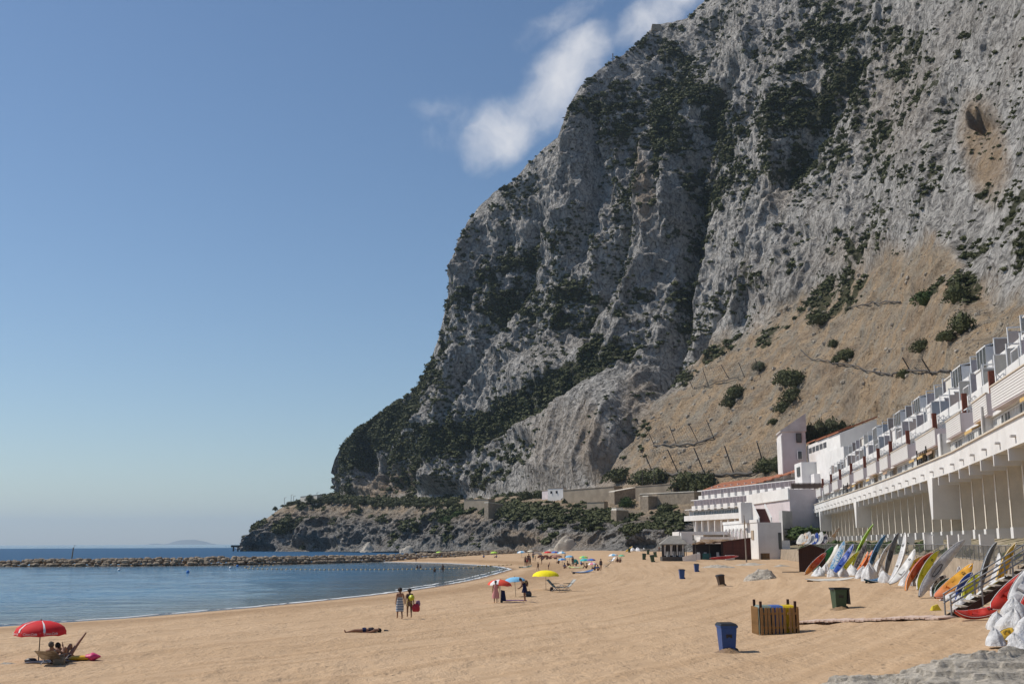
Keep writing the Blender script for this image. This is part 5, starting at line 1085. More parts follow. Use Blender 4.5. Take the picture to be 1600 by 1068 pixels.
for z in (.25, .85): MB().box(0, Wp * .69, .0, .04, z, z + .09).build('rail', PICK, pen); MB().box(Wp * .73, Wp, .0, .04, z, z + .09).build('rail', PICK, pen)
for x in (.03, Wp - .06): MB().box(x - .05, x + .05, .04, .14, 0, 1.42).build('corner_post', DARKW, pen); MB().box(x - .05, x + .05, 1.15, 1.25, 0, 1.45).build('corner_post', DARKW, pen)
for x, cn, lb in ((.27, ('bin_grey_green', (.22, .27, .23)), 'grey green bin at the left inside the picket enclosure'), (.83, ('bin_mid_blue', (.07, .14, .40)), 'blue bin in the middle inside the picket enclosure'), (1.38, YEL, 'yellow bin at the right inside the picket enclosure')):
    w_ = q0 + ax * (x * Wp / 1.68) + an * .55; r_ = bin_(1200, 980, *cn, lb, badge=False, heap=False); r_.location = w_; r_.rotation_euler = (0, 0, math.atan2(ax.y, ax.x)); r_.scale = (.93, .93, 1.13)
    for c_ in r_.children:
        if c_.name.startswith('lid'): c_.data.materials[0] = K(cn[0], cn[1])

# ------------------------------------------------------------------ brown shed by the kayaks
p = G(1249.5, 893); dS = Vector((.97, -.24)).normalized(); nS = Vector((.24, .97)); shd_ = empty('brown_shed', p, math.atan2(dS.y, dS.x), 'dark brown timber shed with low gable at the left end of the kayak row', 'shed')
w = 2.85; h0, h1 = 2.45, 2.95; MB().hexa([(0, 0, 0), (w, 0, 0), (w, 2.6, 0), (0, 2.6, 0), (0, 0, h0), (w, 0, h0), (w, 2.6, h0), (0, 2.6, h0)]).build('body', DARKW, shd_)
MB().loft([[(0, y, h0), (w, y, h0), (w / 2, y, h1)] for y in (0.001, 2.6)], smooth=False).build('gable', DARKW, shd_)
for a, b in (((-.12, h0 - .05), (w / 2, h1 + .03)), ((w + .12, h0 - .05), (w / 2, h1 + .03))): MB().loft([[(a[0], y, a[1]), (b[0], y, b[1]), (b[0], y, b[1] + .07), (a[0], y, a[1] + .07)] for y in (-.15, 2.75)], smooth=False).build('roof', M('shed_roof_felt', (.05, .03, .022), .9), shd_)
bd = MB().box(-.014, .014, -.02, .0, .05, h0 - .02).mesh('board_strip'); bd.materials.append(M('shed_batten', (.035, .015, .01), .8))
for k in range(15): o = bpy.data.objects.new('batten', bd); COL.objects.link(o); o.parent = shd_; o.location = (.1 + k * .19, 0, 0)
MB().box(-.03, .0, .3, 1.4, .05, 2.1).build('door', M('shed_door', (.09, .04, .028), .75), shd_)

# ------------------------------------------------------------------ beach bar: thatched deck, net awning and brown hut
p = G(1035, 876); bar_ = empty('beach_bar', p, R(-3), 'open beach bar with grey canopy roof, posts, hanging curtains and low deck', 'beach bar')
MB().box(0, 4.6, 0, 5, 0, .75).build('deck', POLE, bar_)
MB().hexa([(-.3, -.3, 3.0), (4.4, -.3, 3.0), (4.4, 5, 3.0), (-.3, 5, 3.0), (1.7, 2.0, 4.5), (3.9, 2.0, 4.5), (3.9, 3.0, 4.5), (1.7, 3.0, 4.5)]).box(-.3, 4.4, -.31, -.2, 2.85, 3.02).build('roof', M('grey_canvas_roof', (.24, .225, .20), .9, .2, 2), bar_)
for x in (0, 1.1, 2.2, 3.3, 4.3):
    MB().box(x - .06, x + .06, 0, .12, .75, 3.0).build('post', POLE, bar_)
for x, w in ((.35, .4), (1.45, .5), (2.6, .3), (3.6, .35)):
    m = MB(); m.loft([[(x + w * j / 8 * f_, .15 + .05 * (j % 2), z) for j in range(9)] for z, f_ in ((2.9, 1), (1.9, .7), (1.0, .9))], cap=False, closed=False); m.build('curtain', CURT, bar_)
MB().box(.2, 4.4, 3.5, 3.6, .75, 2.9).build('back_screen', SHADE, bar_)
for x in (.9, 2.0, 3.1): MB().box(x, x + .5, 1.0, 1.5, .75, 1.2).box(x, x + .5, 1.45, 1.5, 1.2, 1.7).build('chair', FRAME, bar_)
MB().hexa([(3.6, -.9, .0), (5.9, -1.2, .0), (5.9, -.9, .0), (3.6, -.6, .0), (3.5, -1.0, .75), (5.9, -1.3, 1.3), (5.9, -1.1, 1.3), (3.5, -.8, .75)]).build('counter_front', WHITE, bar_)
MB().box(3.6, 5.6, 1, 3, 3.05, 5.0).build('white_store_box', WHITE, bar_)
p = G(1086, 874); awn = empty('shade_awning', p, R(-3), 'brown net awning on thin posts over tables beside the bar', 'awning')
m = MB(); rings = []
for i in range(13):
    x = 8.6 * i / 12; rings.append([(x - .3, -.2 + 4.5 * j / 6, 3.25 + .6 * (i / 12) - .35 * math.sin(math.pi * j / 6) - .18 * math.sin(i * 1.9 + j) - .25 * (j == 0)) for j in range(7)])
m.loft(rings, cap=False, closed=False); m.build('cloth', M('brown_netting', (.17, .105, .055), .95, .3, 2.5, bump=.8), awn)
for x in (.2, 2.8, 5.2): MB().tube([(x, 0, 0), (x, 0, 3.2)], .07, 6).build('post', POLE, awn)
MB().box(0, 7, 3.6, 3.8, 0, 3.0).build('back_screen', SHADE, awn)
for x in (.6, 1.9, 4.3, 6.2): MB().box(x, x + .55, 1, 1.5, 0, .8).box(x, x + .5, 1.5, 1.55, .8, 1.4).build('chair', FRAME, awn)
for x, w, mt in ((.3, .8, FRAME), (1.6, 1.5, K('teal_cloth', (.02, .14, .14)))): MB().box(x, x + w, .6, 1.6, 0, 1.2).build('covered_table', mt, awn)
p = G(1131, 874); hut = empty('brown_hut', p, R(-4), 'reddish brown timber hut with sloping roof beside the white club', 'hut')
MB().hexa([(0, 0, 0), (5.2, 0, 0), (5.2, 4, 0), (0, 4, 0), (0, 0, 3.3), (5.2, 0, 4.0), (5.2, 4, 4.0), (0, 4, 3.3)]).build('wall', M('red_brown_timber', (.10, .035, .025), .8, .3, 2), hut)
MB().hexa([(-2.2, -.3, 3.1), (5.4, -.3, 4.05), (5.4, 4.2, 4.05), (-2.2, 4.2, 3.1), (-2.2, -.3, 3.2), (5.4, -.3, 4.15), (5.4, 4.2, 4.15), (-2.2, 4.2, 3.2)]).build('roof', M('brown_roof_felt', (.14, .085, .06), .9), hut)
MB().box(1.75, 1.83, -.03, -.002, 0, 3.4).build('corner_trim', DARKW, hut)
MB().box(.2, 1.9, -1.2, -.2, 0, .9).build('low_wall', GREYW, hut)
p = G(1108, 875); craft('kayak', p + Vector((0, 0, .3)), p + Vector((5.6, 1.0, .7)), .7, .3, red, 'red kayak lying under the brown net awning', 'kayak', rocker=.2, group=None)
p = G(1190, 873.5); crt = empty('wooden_crate', p, R(-4), 'brown wooden crate against the white club corner', 'crate')
for k in range(6): MB().box(k * .27, k * .27 + .22, -.03, .0, 0, 1.2).build('plank', M('crate_timber', (.26, .15, .06), .85), crt)
MB().box(0, 1.57, .0, 1.0, .02, 1.15).build('inside', DARKW, crt)
p = G(1229, 871); gch = empty('green_chair', p, R(20), 'small lime green plastic chair outside the club wall', 'chair')
GC = K('chair_green', (.25, .5, .02)); MB().box(-.3, .3, -.25, .3, .4, .46).build('seat', GC, gch); MB().box(-.3, .3, .26, .32, .46, .95).build('backrest', GC, gch)
for x in (-.27, .27):
    for y in (-.22, .27): MB().bar((x, y, 0), (x, y, .42), .05).build('leg', GC, gch)
# flag pole
p = G(1166.5, 878); fp = empty('flag_pole', p, 0, 'tall grey wooden pole standing in front of the white club', 'pole'); MB().tube([(0, 0, 0), (-.12, 0, 7.7)], [.13, .07], 8).build('shaft', M('pale_weathered_wood', (.30, .26, .22), .9, .3, 3), fp); m = MB(); m.loft([[(-.1 + .12 * math.sin(k * 1.3), -.06 + .05 * (k % 2), z) for k in range(4)] for z in (6.9, 6.0, 5.0, 4.4)], cap=False, closed=False); m.build('rolled_flag', AWN, fp)

# ------------------------------------------------------------------ rocks on the sand
def rock_stone(dark=1.0, name='beach_rock'):
    if name in MATS: return MATS[name]
    t = NT(name); geo = t.n('ShaderNodeNewGeometry').outputs['Position']; f = t.noise(2.2, 7, .7, geo, scale3=(.6, 1, 2.6), dist=.6); g = t.noise(11, 6, .75, geo)
    c = t.mix(t.ramp(f, .35, .65), (.33, .29, .235), (.56, .505, .425)); c = t.mix(t.ramp(g, .5, .7, 0, .8), c, (.62, .57, .50)); c = t.mix(t.ramp(g, .44, .34, 0, .6), c, (.09, .078, .06))
    b = t.bump(f, 1, .12); t.bump(g, .9, .05, b); MATS[name] = t.fin(c, .92, .15); return MATS[name]
BR = rock_stone()
def mound(p, lx, ly, h, seed, label, rz=0.0, strata=.5, n=56, peak=(0.0, 0.0), cat='rock', name='rock'):
    u = np.linspace(-1, 1, n); U_, V_ = np.meshgrid(u, u, indexing='ij'); r_ = np.sqrt(U_ ** 2 + V_ ** 2); k = 1 + .2 * pn(U_ * 1.6 + seed, V_ * 1.6, seed)
    q = np.clip(1 - (r_ * k) ** 2, -.25, 1); pk_ = np.exp(-((U_ - peak[0]) ** 2 + (V_ - peak[1]) ** 2) / .45)
    Z = h * np.sign(q) * np.abs(q) ** .6 * (.45 + .55 * pk_); X_, Y_ = U_ * lx / 2, V_ * ly / 2; s_ = h * (.22 if n < 100 else .16)
    ed = np.clip((Z / h + .1) * 3, 0, 1)
    Z = Z + ed * s_ * (1.2 * fbm(X_ / (h * 1.8) + seed, Y_ / (h * .8), Z / h, 5, .6) - .7 * np.abs(pn(X_ / (h * .9), Y_ / (h * .25), seed)) + .25 * ridged(X_ / (h * .5), Y_ / (h * .3), seed, 2))
    st_ = np.floor(Z / (h * .14)) * (h * .14); Z = Z * (1 - strata * .6) + st_ * strata * .6; Z = np.where(r_ > .98, -h * .5, Z)
    me = np_mesh(name, np.stack([X_, Y_, Z], -1).reshape(-1, 3), gridq(n, n)[:, ::-1], True); o = link(name, me, mats=BR); o.location = p; o.rotation_euler = (0, 0, R(rz)); return setp(o, label, cat, 'rocks lying on the beach')
mound(G(1192, 905) + Vector((0, .6, -.1)), 3.7, 2.6, 1.15, 3, 'pointed grey boulder mound half buried in the sand', 5, .1, peak=(.25, 0))
mound(G(1122, 886) + Vector((0, .3, -.12)), 5.5, 3.0, .5, 5, 'low pale flat rock left of the flag pole', 3, .3)
mound(G(1178, 883) + Vector((0, 1.5, -.1)), 6.0, 4.5, .45, 8, 'low rock slab put in for a shaded hollow at the flag pole foot', 0, .2)  # slab added in place of a shaded hollow in the sand
mound(G(1222, 884) + Vector((0, 0, -.1)), 2.6, 1.6, .3, 9, 'small flat pale rock near the brown shed', 0, .2)
mound(Vector((12.6, 29.6, -.2)), 10.2, 7.2, 1.45, 12, 'large layered grey rock outcrop in the bottom right foreground', 8, .8, n=190, peak=(-.05, -.1))
mound(Vector((15.8, 28.2, -.15)), 8.5, 6.0, .6, 14, 'lower flat part of the rock outcrop at the bottom right corner', 2, .7, n=130, peak=(0, -.3))
mound(Vector((-15.4, 32.0, -.15)), 2.8, 2.2, .5, 17, 'small grey rock at the bottom left corner', 0, .3, n=60)
mound(G(12, 1036) + Vector((0, 0, -.08)), .9, .5, .12, 19, 'tiny dark stone on the sand left of the red parasol', 0, .1, n=20)
p = G(1513, 951.5); o = MB().hexa([(-.2, -.15, 0), (.25, -.15, 0), (.2, .2, 0), (-.2, .2, 0), (-.15, -.1, .22), (.1, -.12, .3), (.1, .15, .28), (-.12, .1, .2)]).build('yellow_bucket', K('bucket_yellow', (.7, .55, .03))); o.location = G(1461.5, 953); setp(o, 'small yellow plastic tub on the sand near the stairs', 'tub')
p = G(1250, 899); dft = MB().hexa([(-1.6, -.15, 0), (.6, 0, 0), (.6, .2, 0), (-1.5, .1, 0), (-1.6, -.1, .08), (.6, 0, .1), (.6, .15, .1), (-1.5, .05, .07)]).build('driftwood', POLE); dft.location = G(1244, 893.5); setp(dft, 'dark driftwood plank on the sand by the shed', 'plank')

# ------------------------------------------------------------------ parasols
def cloth(name, c): return M('cloth_' + name, c, .8, .08, 2.0)
CL = {k: cloth(k, v) for k, v in dict(red=(.62, .02, .025), white=(.76, .75, .74), coral=(.72, .08, .045), sky=(.20, .46, .68), yellow=(.86, .72, .01), lime=(.45, .68, .10), blue=(.05, .20, .55), purple=(.14, .09, .34), brown=(.32, .16, .12), teal=(.04, .42, .45), green=(.12, .50, .28), pink=(.68, .18, .30), cream=(.66, .6, .48)).items()}
def parasol(base, r, top, cols, label, rise=.34, lean_=(0, 0), valance=.0, detail=True, rot=.2):
    root = empty('parasol', base - Vector((0, 0, .05)), 0, label, 'parasol', 'parasols standing on the beach'); n = 8; ax_ = Vector((lean_[0], lean_[1], top)); e = [Vector((1, 0, 0)), Vector((0, 1, 0))]
    tilt = Vector((lean_[0], lean_[1], top)).normalized(); qx = Vector((0, 0, 1)).rotation_difference(tilt).to_matrix()
    MB().tube([(0, 0, 0), ax_ * .99], .018 if detail else .03, 6).build('pole', POLE if detail else METAL, root)
    def pt(a, k):   # k 0 centre .. 1 rim
        rr_ = r * math.sin(k * math.pi / 2 * .98); return ax_ + qx @ Vector((rr_ * math.cos(a), rr_ * math.sin(a), -rise * r * 1.25 * (1 - math.cos(k * math.pi / 2))))
    if not detail:
        for j, c in enumerate(cols):
            m = MB()
            for i in range(n):
                if i % len(cols) == j:
                    a0, a1 = rot + 6.2832 * i / n, rot + 6.2832 * (i + 1) / n; m.loft([[pt(a0, k), pt((a0 + a1) / 2, k * .985), pt(a1, k)] for k in (.02, .4, .7, 1)], cap=False, closed=False)
            m.build('canopy', CL[c], root)
        return root
    for i in range(n):
        a0, a1 = rot + 6.2832 * i / n, rot + 6.2832 * (i + 1) / n; m = MB(); R_ = []
        for k in (.02, .25, .5, .75, 1): R_.append([pt(a0, k)] + [pt(a0 + (a1 - a0) * q, k * (1 - .05 * math.sin(math.pi * q) * k)) for q in (.25, .5, .75)] + [pt(a1, k)])
        if valance: R_.append([v - Vector((0, 0, valance)) for v in R_[-1]])
        m.loft(R_, cap=False, closed=False); m.build('canopy_panel', CL[cols[i % len(cols)]], root)
        mb = MB(); mb.tube([pt(a0, 0.05) - Vector((0, 0, .01)), pt(a0, .5) - Vector((0, 0, .012)), pt(a0, 1)], .008, 4); mb.build('rib', METAL, root)
        mb = MB(); mb.tube([ax_ * .72, pt(a0, .55) - Vector((0, 0, .02))], .007, 4); mb.build('strut', METAL, root)
    MB().ball(ax_ + tilt * .02, .03, n=6, m=4).build('finial', POLE, root)
    return root
def text(s, size, mat, parent, loc, rot, name='lettering'):
    c = bpy.data.curves.new(name, 'FONT'); c.body = s; c.size = size; c.align_x = 'CENTER'; c.extrude = .002; c.shear = .25; o = bpy.data.objects.new(name, c); COL.objects.link(o); o.parent = parent; o.location = loc; o.rotation_euler = rot; c.materials.append(mat); dg = bpy.context.evaluated_depsgraph_get(); me = bpy.data.meshes.new_from_object(o.evaluated_get(dg)); q = bpy.data.objects.new(name, me); COL.objects.link(q); q.parent = parent; q.location = loc; q.rotation_euler = rot; bpy.data.objects.remove(o); return q
b0 = G(60, 1031); Y0 = b0.y; r0_ = .86; rp = parasol(b0, r0_, 1.42, ['red'], 'red parasol with white lettering and stripes over sunbathers at the left', .36, valance=.13, rot=.3927)
zt = 1.42 - .36 * r0_ * 1.25 + .05 - .1
for a in (-math.pi / 2, -math.pi / 2 - .785, -math.pi / 2 + .785):
    rim = r0_ * .995; text('Coca-Cola', .115, CL['white'], rp, ((rim + .02) * math.cos(a), (rim + .02) * math.sin(a), zt - .01), (R(90), 0, a + math.pi / 2))
for a in (-math.pi / 2 + .55, -math.pi / 2 - .55):
    m = MB(); R_ = []
    for k in (.15, .5, .8, 1.0):
        rr_ = r0_ * math.sin(k * math.pi / 2 * .98) * .985 + .012; z = 1.42 - .36 * r0_ * 1.25 * (1 - math.cos(k * math.pi / 2)) + .012; R_.append([(rr_ * math.cos(a + da), rr_ * math.sin(a + da), z) for da in (-.045, .045)])
    m.loft(R_, cap=False, closed=False); m.build('white_stripe', CL['white'], rp)
parasol(G(779, 940), .86, 1.58, ['coral', 'coral', 'white', 'coral'], 'coral and white parasol above the person in a pink dress', .4, (.1, 0), rot=-.9)
parasol(G(806, 931), .86, 1.5, ['sky'], 'light blue parasol beside the person in the navy dress', .34, (-.1, 0))
parasol(G(853, 921), 1.18, 1.72, ['yellow'], 'large bright yellow parasol standing alone in the middle of the beach', .36)
for px, ty, by, w, cols, lb in [(686.5, 861, 870, 12, ['lime'], 'lime green parasol by the breakwater stones, farthest left'), (772, 861, 870, 11, ['lime'], 'small lime parasol on the far sand below the cliff'), (815, 860, 870, 14, ['sky', 'white'], 'blue and white parasol at the left of the far cluster'), (829, 859, 869, 10, ['cream'], 'cream parasol behind the group of standing bathers'),
        (856, 860.5, 870, 12, ['red'], 'small plain red parasol in the far cluster'), (867, 860.5, 871, 12, ['purple', 'blue'], 'purple and blue parasol right of the small red one'), (878, 861, 874, 14, ['sky', 'white'], 'blue and white parasol above the brown one'), (870, 866, 878, 17, ['brown'], 'brown pink parasol in the middle of the far cluster'), (878.5, 871.5, 884, 13, ['sky', 'blue'], 'blue striped parasol nearest at the left of the far cluster'), (890, 867, 880, 14, ['sky'], 'sky blue parasol in the centre of the far cluster'),
        (912, 868, 880, 14, ['green', 'lime'], 'green and lime parasol right of the centre'), (914, 872, 885, 16, ['teal'], 'teal parasol in front of the green and lime one'), (924, 872, 886, 14, ['purple', 'blue'], 'violet blue parasol behind the pink one'), (926, 878, 891, 14, ['pink', 'white'], 'pink parasol low over seated bathers'), (958.5, 864.5, 877, 15, ['white', 'sky'], 'pale blue and white parasol standing right of the cluster'), (971.5, 866, 877, 10, ['green'], 'green parasol just right of the pale blue one')]:
    b = G(px, by); s = b.y / FPX; parasol(b, w * s / 2, (by - ty) * s, cols, lb, .38, detail=False, rot=px)

# ------------------------------------------------------------------ people
SKIN = M('tanned_skin', (.30, .155, .095), .6, .1, 5, .3); SKIND = M('dark_tanned_skin', (.17, .085, .05), .6, .1, 5, .3)
HAIR = M('dark_hair', (.022, .014, .01), .7, .3, 20); HAIRG = M('greying_hair', (.09, .07, .055), .8, .3, 20)
J0 = dict(pel=(0, 0, .93), spi=(0, -.01, 1.12), che=(0, -.01, 1.30), nec=(0, 0, 1.45), hea=(0, .02, 1.56), top=(0, .01, 1.66),
          shL=(-.17, 0, 1.38), elL=(-.23, -.02, 1.12), wrL=(-.25, .05, .88), haL=(-.25, .07, .79), shR=(.17, 0, 1.38), elR=(.23, -.02, 1.12), wrR=(.25, .05, .88), haR=(.25, .07, .79),
          hiL=(-.09, 0, .88), knL=(-.10, .02, .50), anL=(-.10, -.02, .09), toL=(-.11, .14, .03), hiR=(.09, 0, .88), knR=(.10, .02, .50), anR=(.10, -.02, .09), toR=(.11, .14, .03))
RAD = dict(pel=.13, spi=.115, che=.13, nec=.055, hea=.088, top=.07, sh=.06, el=.042, wr=.03, ha=.035, hi=.095, kn=.06, an=.038, to=.032)
EDG = [('pel', 'spi'), ('spi', 'che'), ('che', 'nec'), ('nec', 'hea'), ('hea', 'top')] + [(a + s, b + s) for s in 'LR' for a, b in (('sh', 'el'), ('el', 'wr'), ('wr', 'ha'), ('hi', 'kn'), ('kn', 'an'), ('an', 'to'))] + [('che', 'shL'), ('che', 'shR'), ('pel', 'hiL'), ('pel', 'hiR')]
_bodies = {}
def body_mesh(key, J, sub=2):
    if key in _bodies: return _bodies[key]
    names = list(J); me = bpy.data.meshes.new('person'); me.from_pydata([J[k] for k in names], [(names.index(a), names.index(b)) for a, b in EDG], []); tmp = bpy.data.objects.new('tmp', me); COL.objects.link(tmp)
    md = tmp.modifiers.new('skin', 'SKIN'); md.use_smooth_shade = True
    for i, k in enumerate(names):
        r_ = RAD.get(k, RAD.get(k[:2], .05)); me.skin_vertices[0].data[i].radius = (r_ * (1.15 if k in ('pel', 'che', 'spi') else 1), r_ * (.8 if k in ('pel', 'che', 'spi') else 1)); me.skin_vertices[0].data[i].use_root = (k == 'pel')
    sd = tmp.modifiers.new('sub', 'SUBSURF'); sd.levels = sub; sd.render_levels = sub
    dg = bpy.context.evaluated_depsgraph_get(); out = bpy.data.meshes.new_from_object(tmp.evaluated_get(dg)); bpy.data.objects.remove(tmp); _bodies[key] = out; return out
def pose(**k): J = dict(J0); J.update(k); return J
POSES = dict(stand=pose(), walk=pose(knL=(-.10, .16, .52), anL=(-.10, .20, .11), toL=(-.10, .36, .05), knR=(.10, -.02, .5), anR=(.10, -.22, .12), toR=(.10, -.08, .03), elL=(-.22, -.12, 1.13), wrL=(-.24, -.12, .90), haL=(-.24, -.1, .81)),
    hold=pose(elR=(.22, .05, 1.14), wrR=(.20, .26, 1.10), haR=(.19, .33, 1.12)), bend=pose(spi=(0, .03, 1.12), che=(0, .12, 1.28), nec=(0, .2, 1.40), hea=(0, .29, 1.48), top=(0, .35, 1.55), shL=(-.16, .14, 1.34), shR=(.16, .14, 1.34), elL=(-.2, .2, 1.08), wrL=(-.18, .36, .95), haL=(-.17, .43, .92), elR=(.2, .2, 1.08), wrR=(.18, .36, .95), haR=(.17, .43, .92)),
    sit=pose(pel=(0, 0, .13), spi=(0, -.03, .32), che=(0, -.03, .50), nec=(0, 0, .65), hea=(0, .02, .76), top=(0, .01, .86), shL=(-.17, 0, .58), shR=(.17, 0, .58), elL=(-.25, .08, .36), wrL=(-.18, .28, .36), haL=(-.15, .36, .38), elR=(.25, .08, .36), wrR=(.18, .28, .36), haR=(.15, .36, .38), hiL=(-.09, .04, .12), hiR=(.09, .04, .12), knL=(-.14, .38, .46), anL=(-.12, .58, .09), toL=(-.12, .72, .04), knR=(.14, .38, .46), anR=(.12, .58, .09), toR=(.12, .72, .04)),
    lie=pose(pel=(0, 0, .14), spi=(0, -.19, .14), che=(0, -.37, .15), nec=(0, -.52, .13), hea=(0, -.63, .15), top=(0, -.73, .15), shL=(-.17, -.45, .13), shR=(.17, -.45, .13), elL=(-.27, -.22, .07), wrL=(-.29, .02, .05), haL=(-.28, .1, .05), elR=(.27, -.22, .07), wrR=(.29, .02, .05), haR=(.28, .1, .05), hiL=(-.09, .05, .13), hiR=(.09, .05, .13), knL=(-.11, .44, .16), anL=(-.12, .84, .07), toL=(-.16, .90, .19), knR=(.10, .44, .12), anR=(.12, .84, .06), toR=(.16, .90, .18)),
    recline=pose(pel=(0, 0, .26), spi=(0, -.15, .38), che=(0, -.28, .52), nec=(0, -.38, .64), hea=(0, -.42, .75), top=(0, -.46, .84), shL=(-.18, -.32, .57), shR=(.18, -.32, .57), elL=(-.30, -.10, .46), wrL=(-.20, .10, .66), haL=(-.17, .12, .76), elR=(.30, -.10, .46), wrR=(.20, .10, .66), haR=(.17, .12, .76), hiL=(-.09, .06, .25), hiR=(.09, .06, .25), knL=(-.15, .44, .58), anL=(-.13, .70, .22), toL=(-.13, .84, .16), knR=(.15, .44, .62), anR=(.13, .70, .22), toR=(.13, .84, .16)),
    kneeup=pose(pel=(0, 0, .13), spi=(0, -.17, .20), che=(0, -.32, .31), nec=(0, -.44, .42), hea=(0, -.5, .52), top=(0, -.55, .61), shL=(-.17, -.36, .36), shR=(.17, -.36, .36), elL=(-.26, -.5, .14), wrL=(-.26, -.3, .05), haL=(-.26, -.22, .04), elR=(.26, -.5, .14), wrR=(.26, -.3, .05), haR=(.26, -.22, .04), hiL=(-.09, .05, .13), hiR=(.09, .05, .13), knL=(-.12, .42, .52), anL=(-.12, .55, .12), toL=(-.12, .70, .05), knR=(.14, .42, .50), anR=(.26, .62, .80), toR=(.30, .70, .92)))
def person(loc, yaw, h, pz, label, skin=SKIN, hair=HAIR, wear=(), group=None, hairstyle='short', sub=2, sink=0.0):
    me = body_mesh(pz + str(sub), POSES[pz], sub); J = POSES[pz]; root = empty('person', loc - Vector((0, 0, sink)), R(yaw), label, 'person', group); root.scale = (h / 1.70,) * 3
    me2 = me if not me.materials or me.materials[0] == skin else me.copy()
    if me2.materials: me2.materials[0] = skin
    else: me2.materials.append(skin)
    o = bpy.data.objects.new('body', me2); COL.objects.link(o); o.parent = root
    hd, tp = Vector(J['hea']), Vector(J['top']); upv = (tp - hd).normalized(); back = Vector((0, -1, 0)); back = (back - upv * back.dot(upv)).normalized() if abs(back.dot(upv)) < .95 else Vector((0, 0, -1))
    q = upv.to_track_quat('Z', 'Y').to_matrix(); m = MB().ball(hd + upv * .055 + back * .022, .098, .108, .105, 9, 7, M=q, jit=.06, seed=3)
    if hairstyle == 'long': m.ball(hd - upv * .04 + back * .06, .085, .05, .13, 8, 6, M=q)
    if hairstyle == 'curly': m.ball(hd + upv * .05 + back * .03, .135, .135, .125, 9, 7, M=q, jit=.12, seed=5)
    if hairstyle == 'bun': m.ball(hd + upv * .15 + back * .05, .05, n=7, m=5)
    m.build('hair', hair, root)
    if sub > 1:   # facial features
        f = -back; f = f.normalized(); mb = MB(); c = hd + upv * .02 + f * .088; mb.ball(c, .014, .02, .024, 6, 4); mb.build('nose', skin, root)
        x = f.cross(upv)
        for s_ in (-1, 1): MB().ball(hd + upv * .045 + f * .078 + x * .034 * s_, .013, n=6, m=4).build('eye', BLACK, root); MB().ball(hd + upv * .02 + x * .088 * s_, .014, .02, .03, 6, 4).build('ear', skin, root)
        for s_, k in ((-1, 'L'), (1, 'R')):       # fingers
            ha, wr = Vector(J['ha' + k]), Vector(J['wr' + k]); d = (ha - wr).normalized(); sd_ = d.cross(Vector((1, 0, 0))).normalized(); mb = MB()
            for j, (o_, ln) in enumerate(((-.024, .06), (-.008, .07), (.008, .066), (.024, .05))): a = ha + sd_ * o_; mb.tube([a, a + d * ln * .6, a + d * ln + Vector((0, .012, 0))], [.009, .008, .006], 5)
            a = wr + d * .03 + sd_ * .03; mb.tube([a, a + d * .03 + sd_ * .025, a + d * .06 + sd_ * .03], [.011, .009, .007], 5); mb.build('fingers', skin, root)
    L = lambda a, b, k: Vector(J[a]).lerp(Vector(J[b]), k)
    for w in wear:
        kind, mat = w[0], w[1]; m = MB()
        if kind == 'top': c = [(L('spi', 'che', .0), .150, .120), (L('spi', 'che', .5), .160, .125), (L('che', 'nec', .1), .175, .128), (L('che', 'nec', .45), .15, .105)]
        elif kind == 'briefs': c = [(L('pel', 'spi', -.45), .165, .125), (L('pel', 'spi', 0), .175, .135), (L('pel', 'spi', .45), .155, .12)]
        elif kind == 'dress': c = [(Vector((0, .02, w[2])), w[3], w[3] * .75), (Vector((0, .01, (w[2] + .95) / 2)), (w[3] + .2) / 2 + .01, .18), (L('pel', 'spi', 0), .19, .15), (L('spi', 'che', 0), .155, .125), (L('che', 'nec', .1), .18, .13), (L('che', 'nec', .5), .14, .10)]
        elif kind == 'skirt': c = [(Vector((0, .02, w[2])), w[3], w[3] * .75), (Vector((0, .01, (w[2] + 1.0) / 2)), (w[3] + .2) / 2 + .01, .17), (Vector((0, 0, 1.02)), .165, .13)] + ([(L('spi', 'che', .4), .17, .13)] if len(w) > 4 else [])
        elif kind == 'shorts': c = [(Vector((0, 0, .68)), .19, .13), (L('pel', 'spi', 0), .18, .14), (L('pel', 'spi', .5), .155, .125)]
        rings = []; axis = (c[-1][0] - c[0][0]).normalized(); qq = axis.to_track_quat('Z', 'Y').to_matrix() if abs(axis.z) < .8 else Matrix.Identity(3)
        for cc, rx, ry in c: rings.append([cc + qq @ Vector((rx * math.cos(a) * (1 + .04 * math.sin(a * 7)), ry * math.sin(a), 0)) for a in [6.2832 * j / 18 for j in range(18)]])
        m.loft(rings, cap=False); m.build({'top': 'top', 'briefs': 'swimsuit_bottom', 'dress': 'dress', 'skirt': 'wrapped_towel', 'shorts': 'shorts'}[kind], mat, root)
    return root
t = NT('striped_towel'); s_ = t.n('ShaderNodeTexWave', wave_type='BANDS', bands_direction='Z'); s_.inputs['Scale'].default_value = 2.3; s_.inputs['Distortion'].default_value = 1.0; t.L(t.tc, s_.inputs[0])
t.fin(t.mix(t.ramp(s_.outputs['Fac'], .4, .7), (.13, .18, .26), (.42, .45, .48)), .9); TOWEL = t.m
DK = M('dark_swimwear', (.03, .02, .025), .8); PINKD = M('pink_cotton', (.56, .25, .24), .9, .15, 8); NAVY = M('navy_cotton', (.012, .016, .06), .85, .3, 8); FLOR = K('floral_cloth', (.10, .03, .05), (.35, .25, .05), 'marble')
p = G(624.5, 966.5); person(p, -165 + 180, 1.64, 'walk', 'person walking away wrapped in a blue grey striped towel', hair=HAIR, wear=(('skirt', TOWEL, .42, .22, 1),), hairstyle='curly')
p2 = G(639.5, 964.5); w2 = person(p2, 10, 1.56, 'walk', 'person in dark swimwear carrying a yellow hat and red bag', skin=SKIND, wear=(('top', DK), ('shorts', FLOR)), hairstyle='curly')
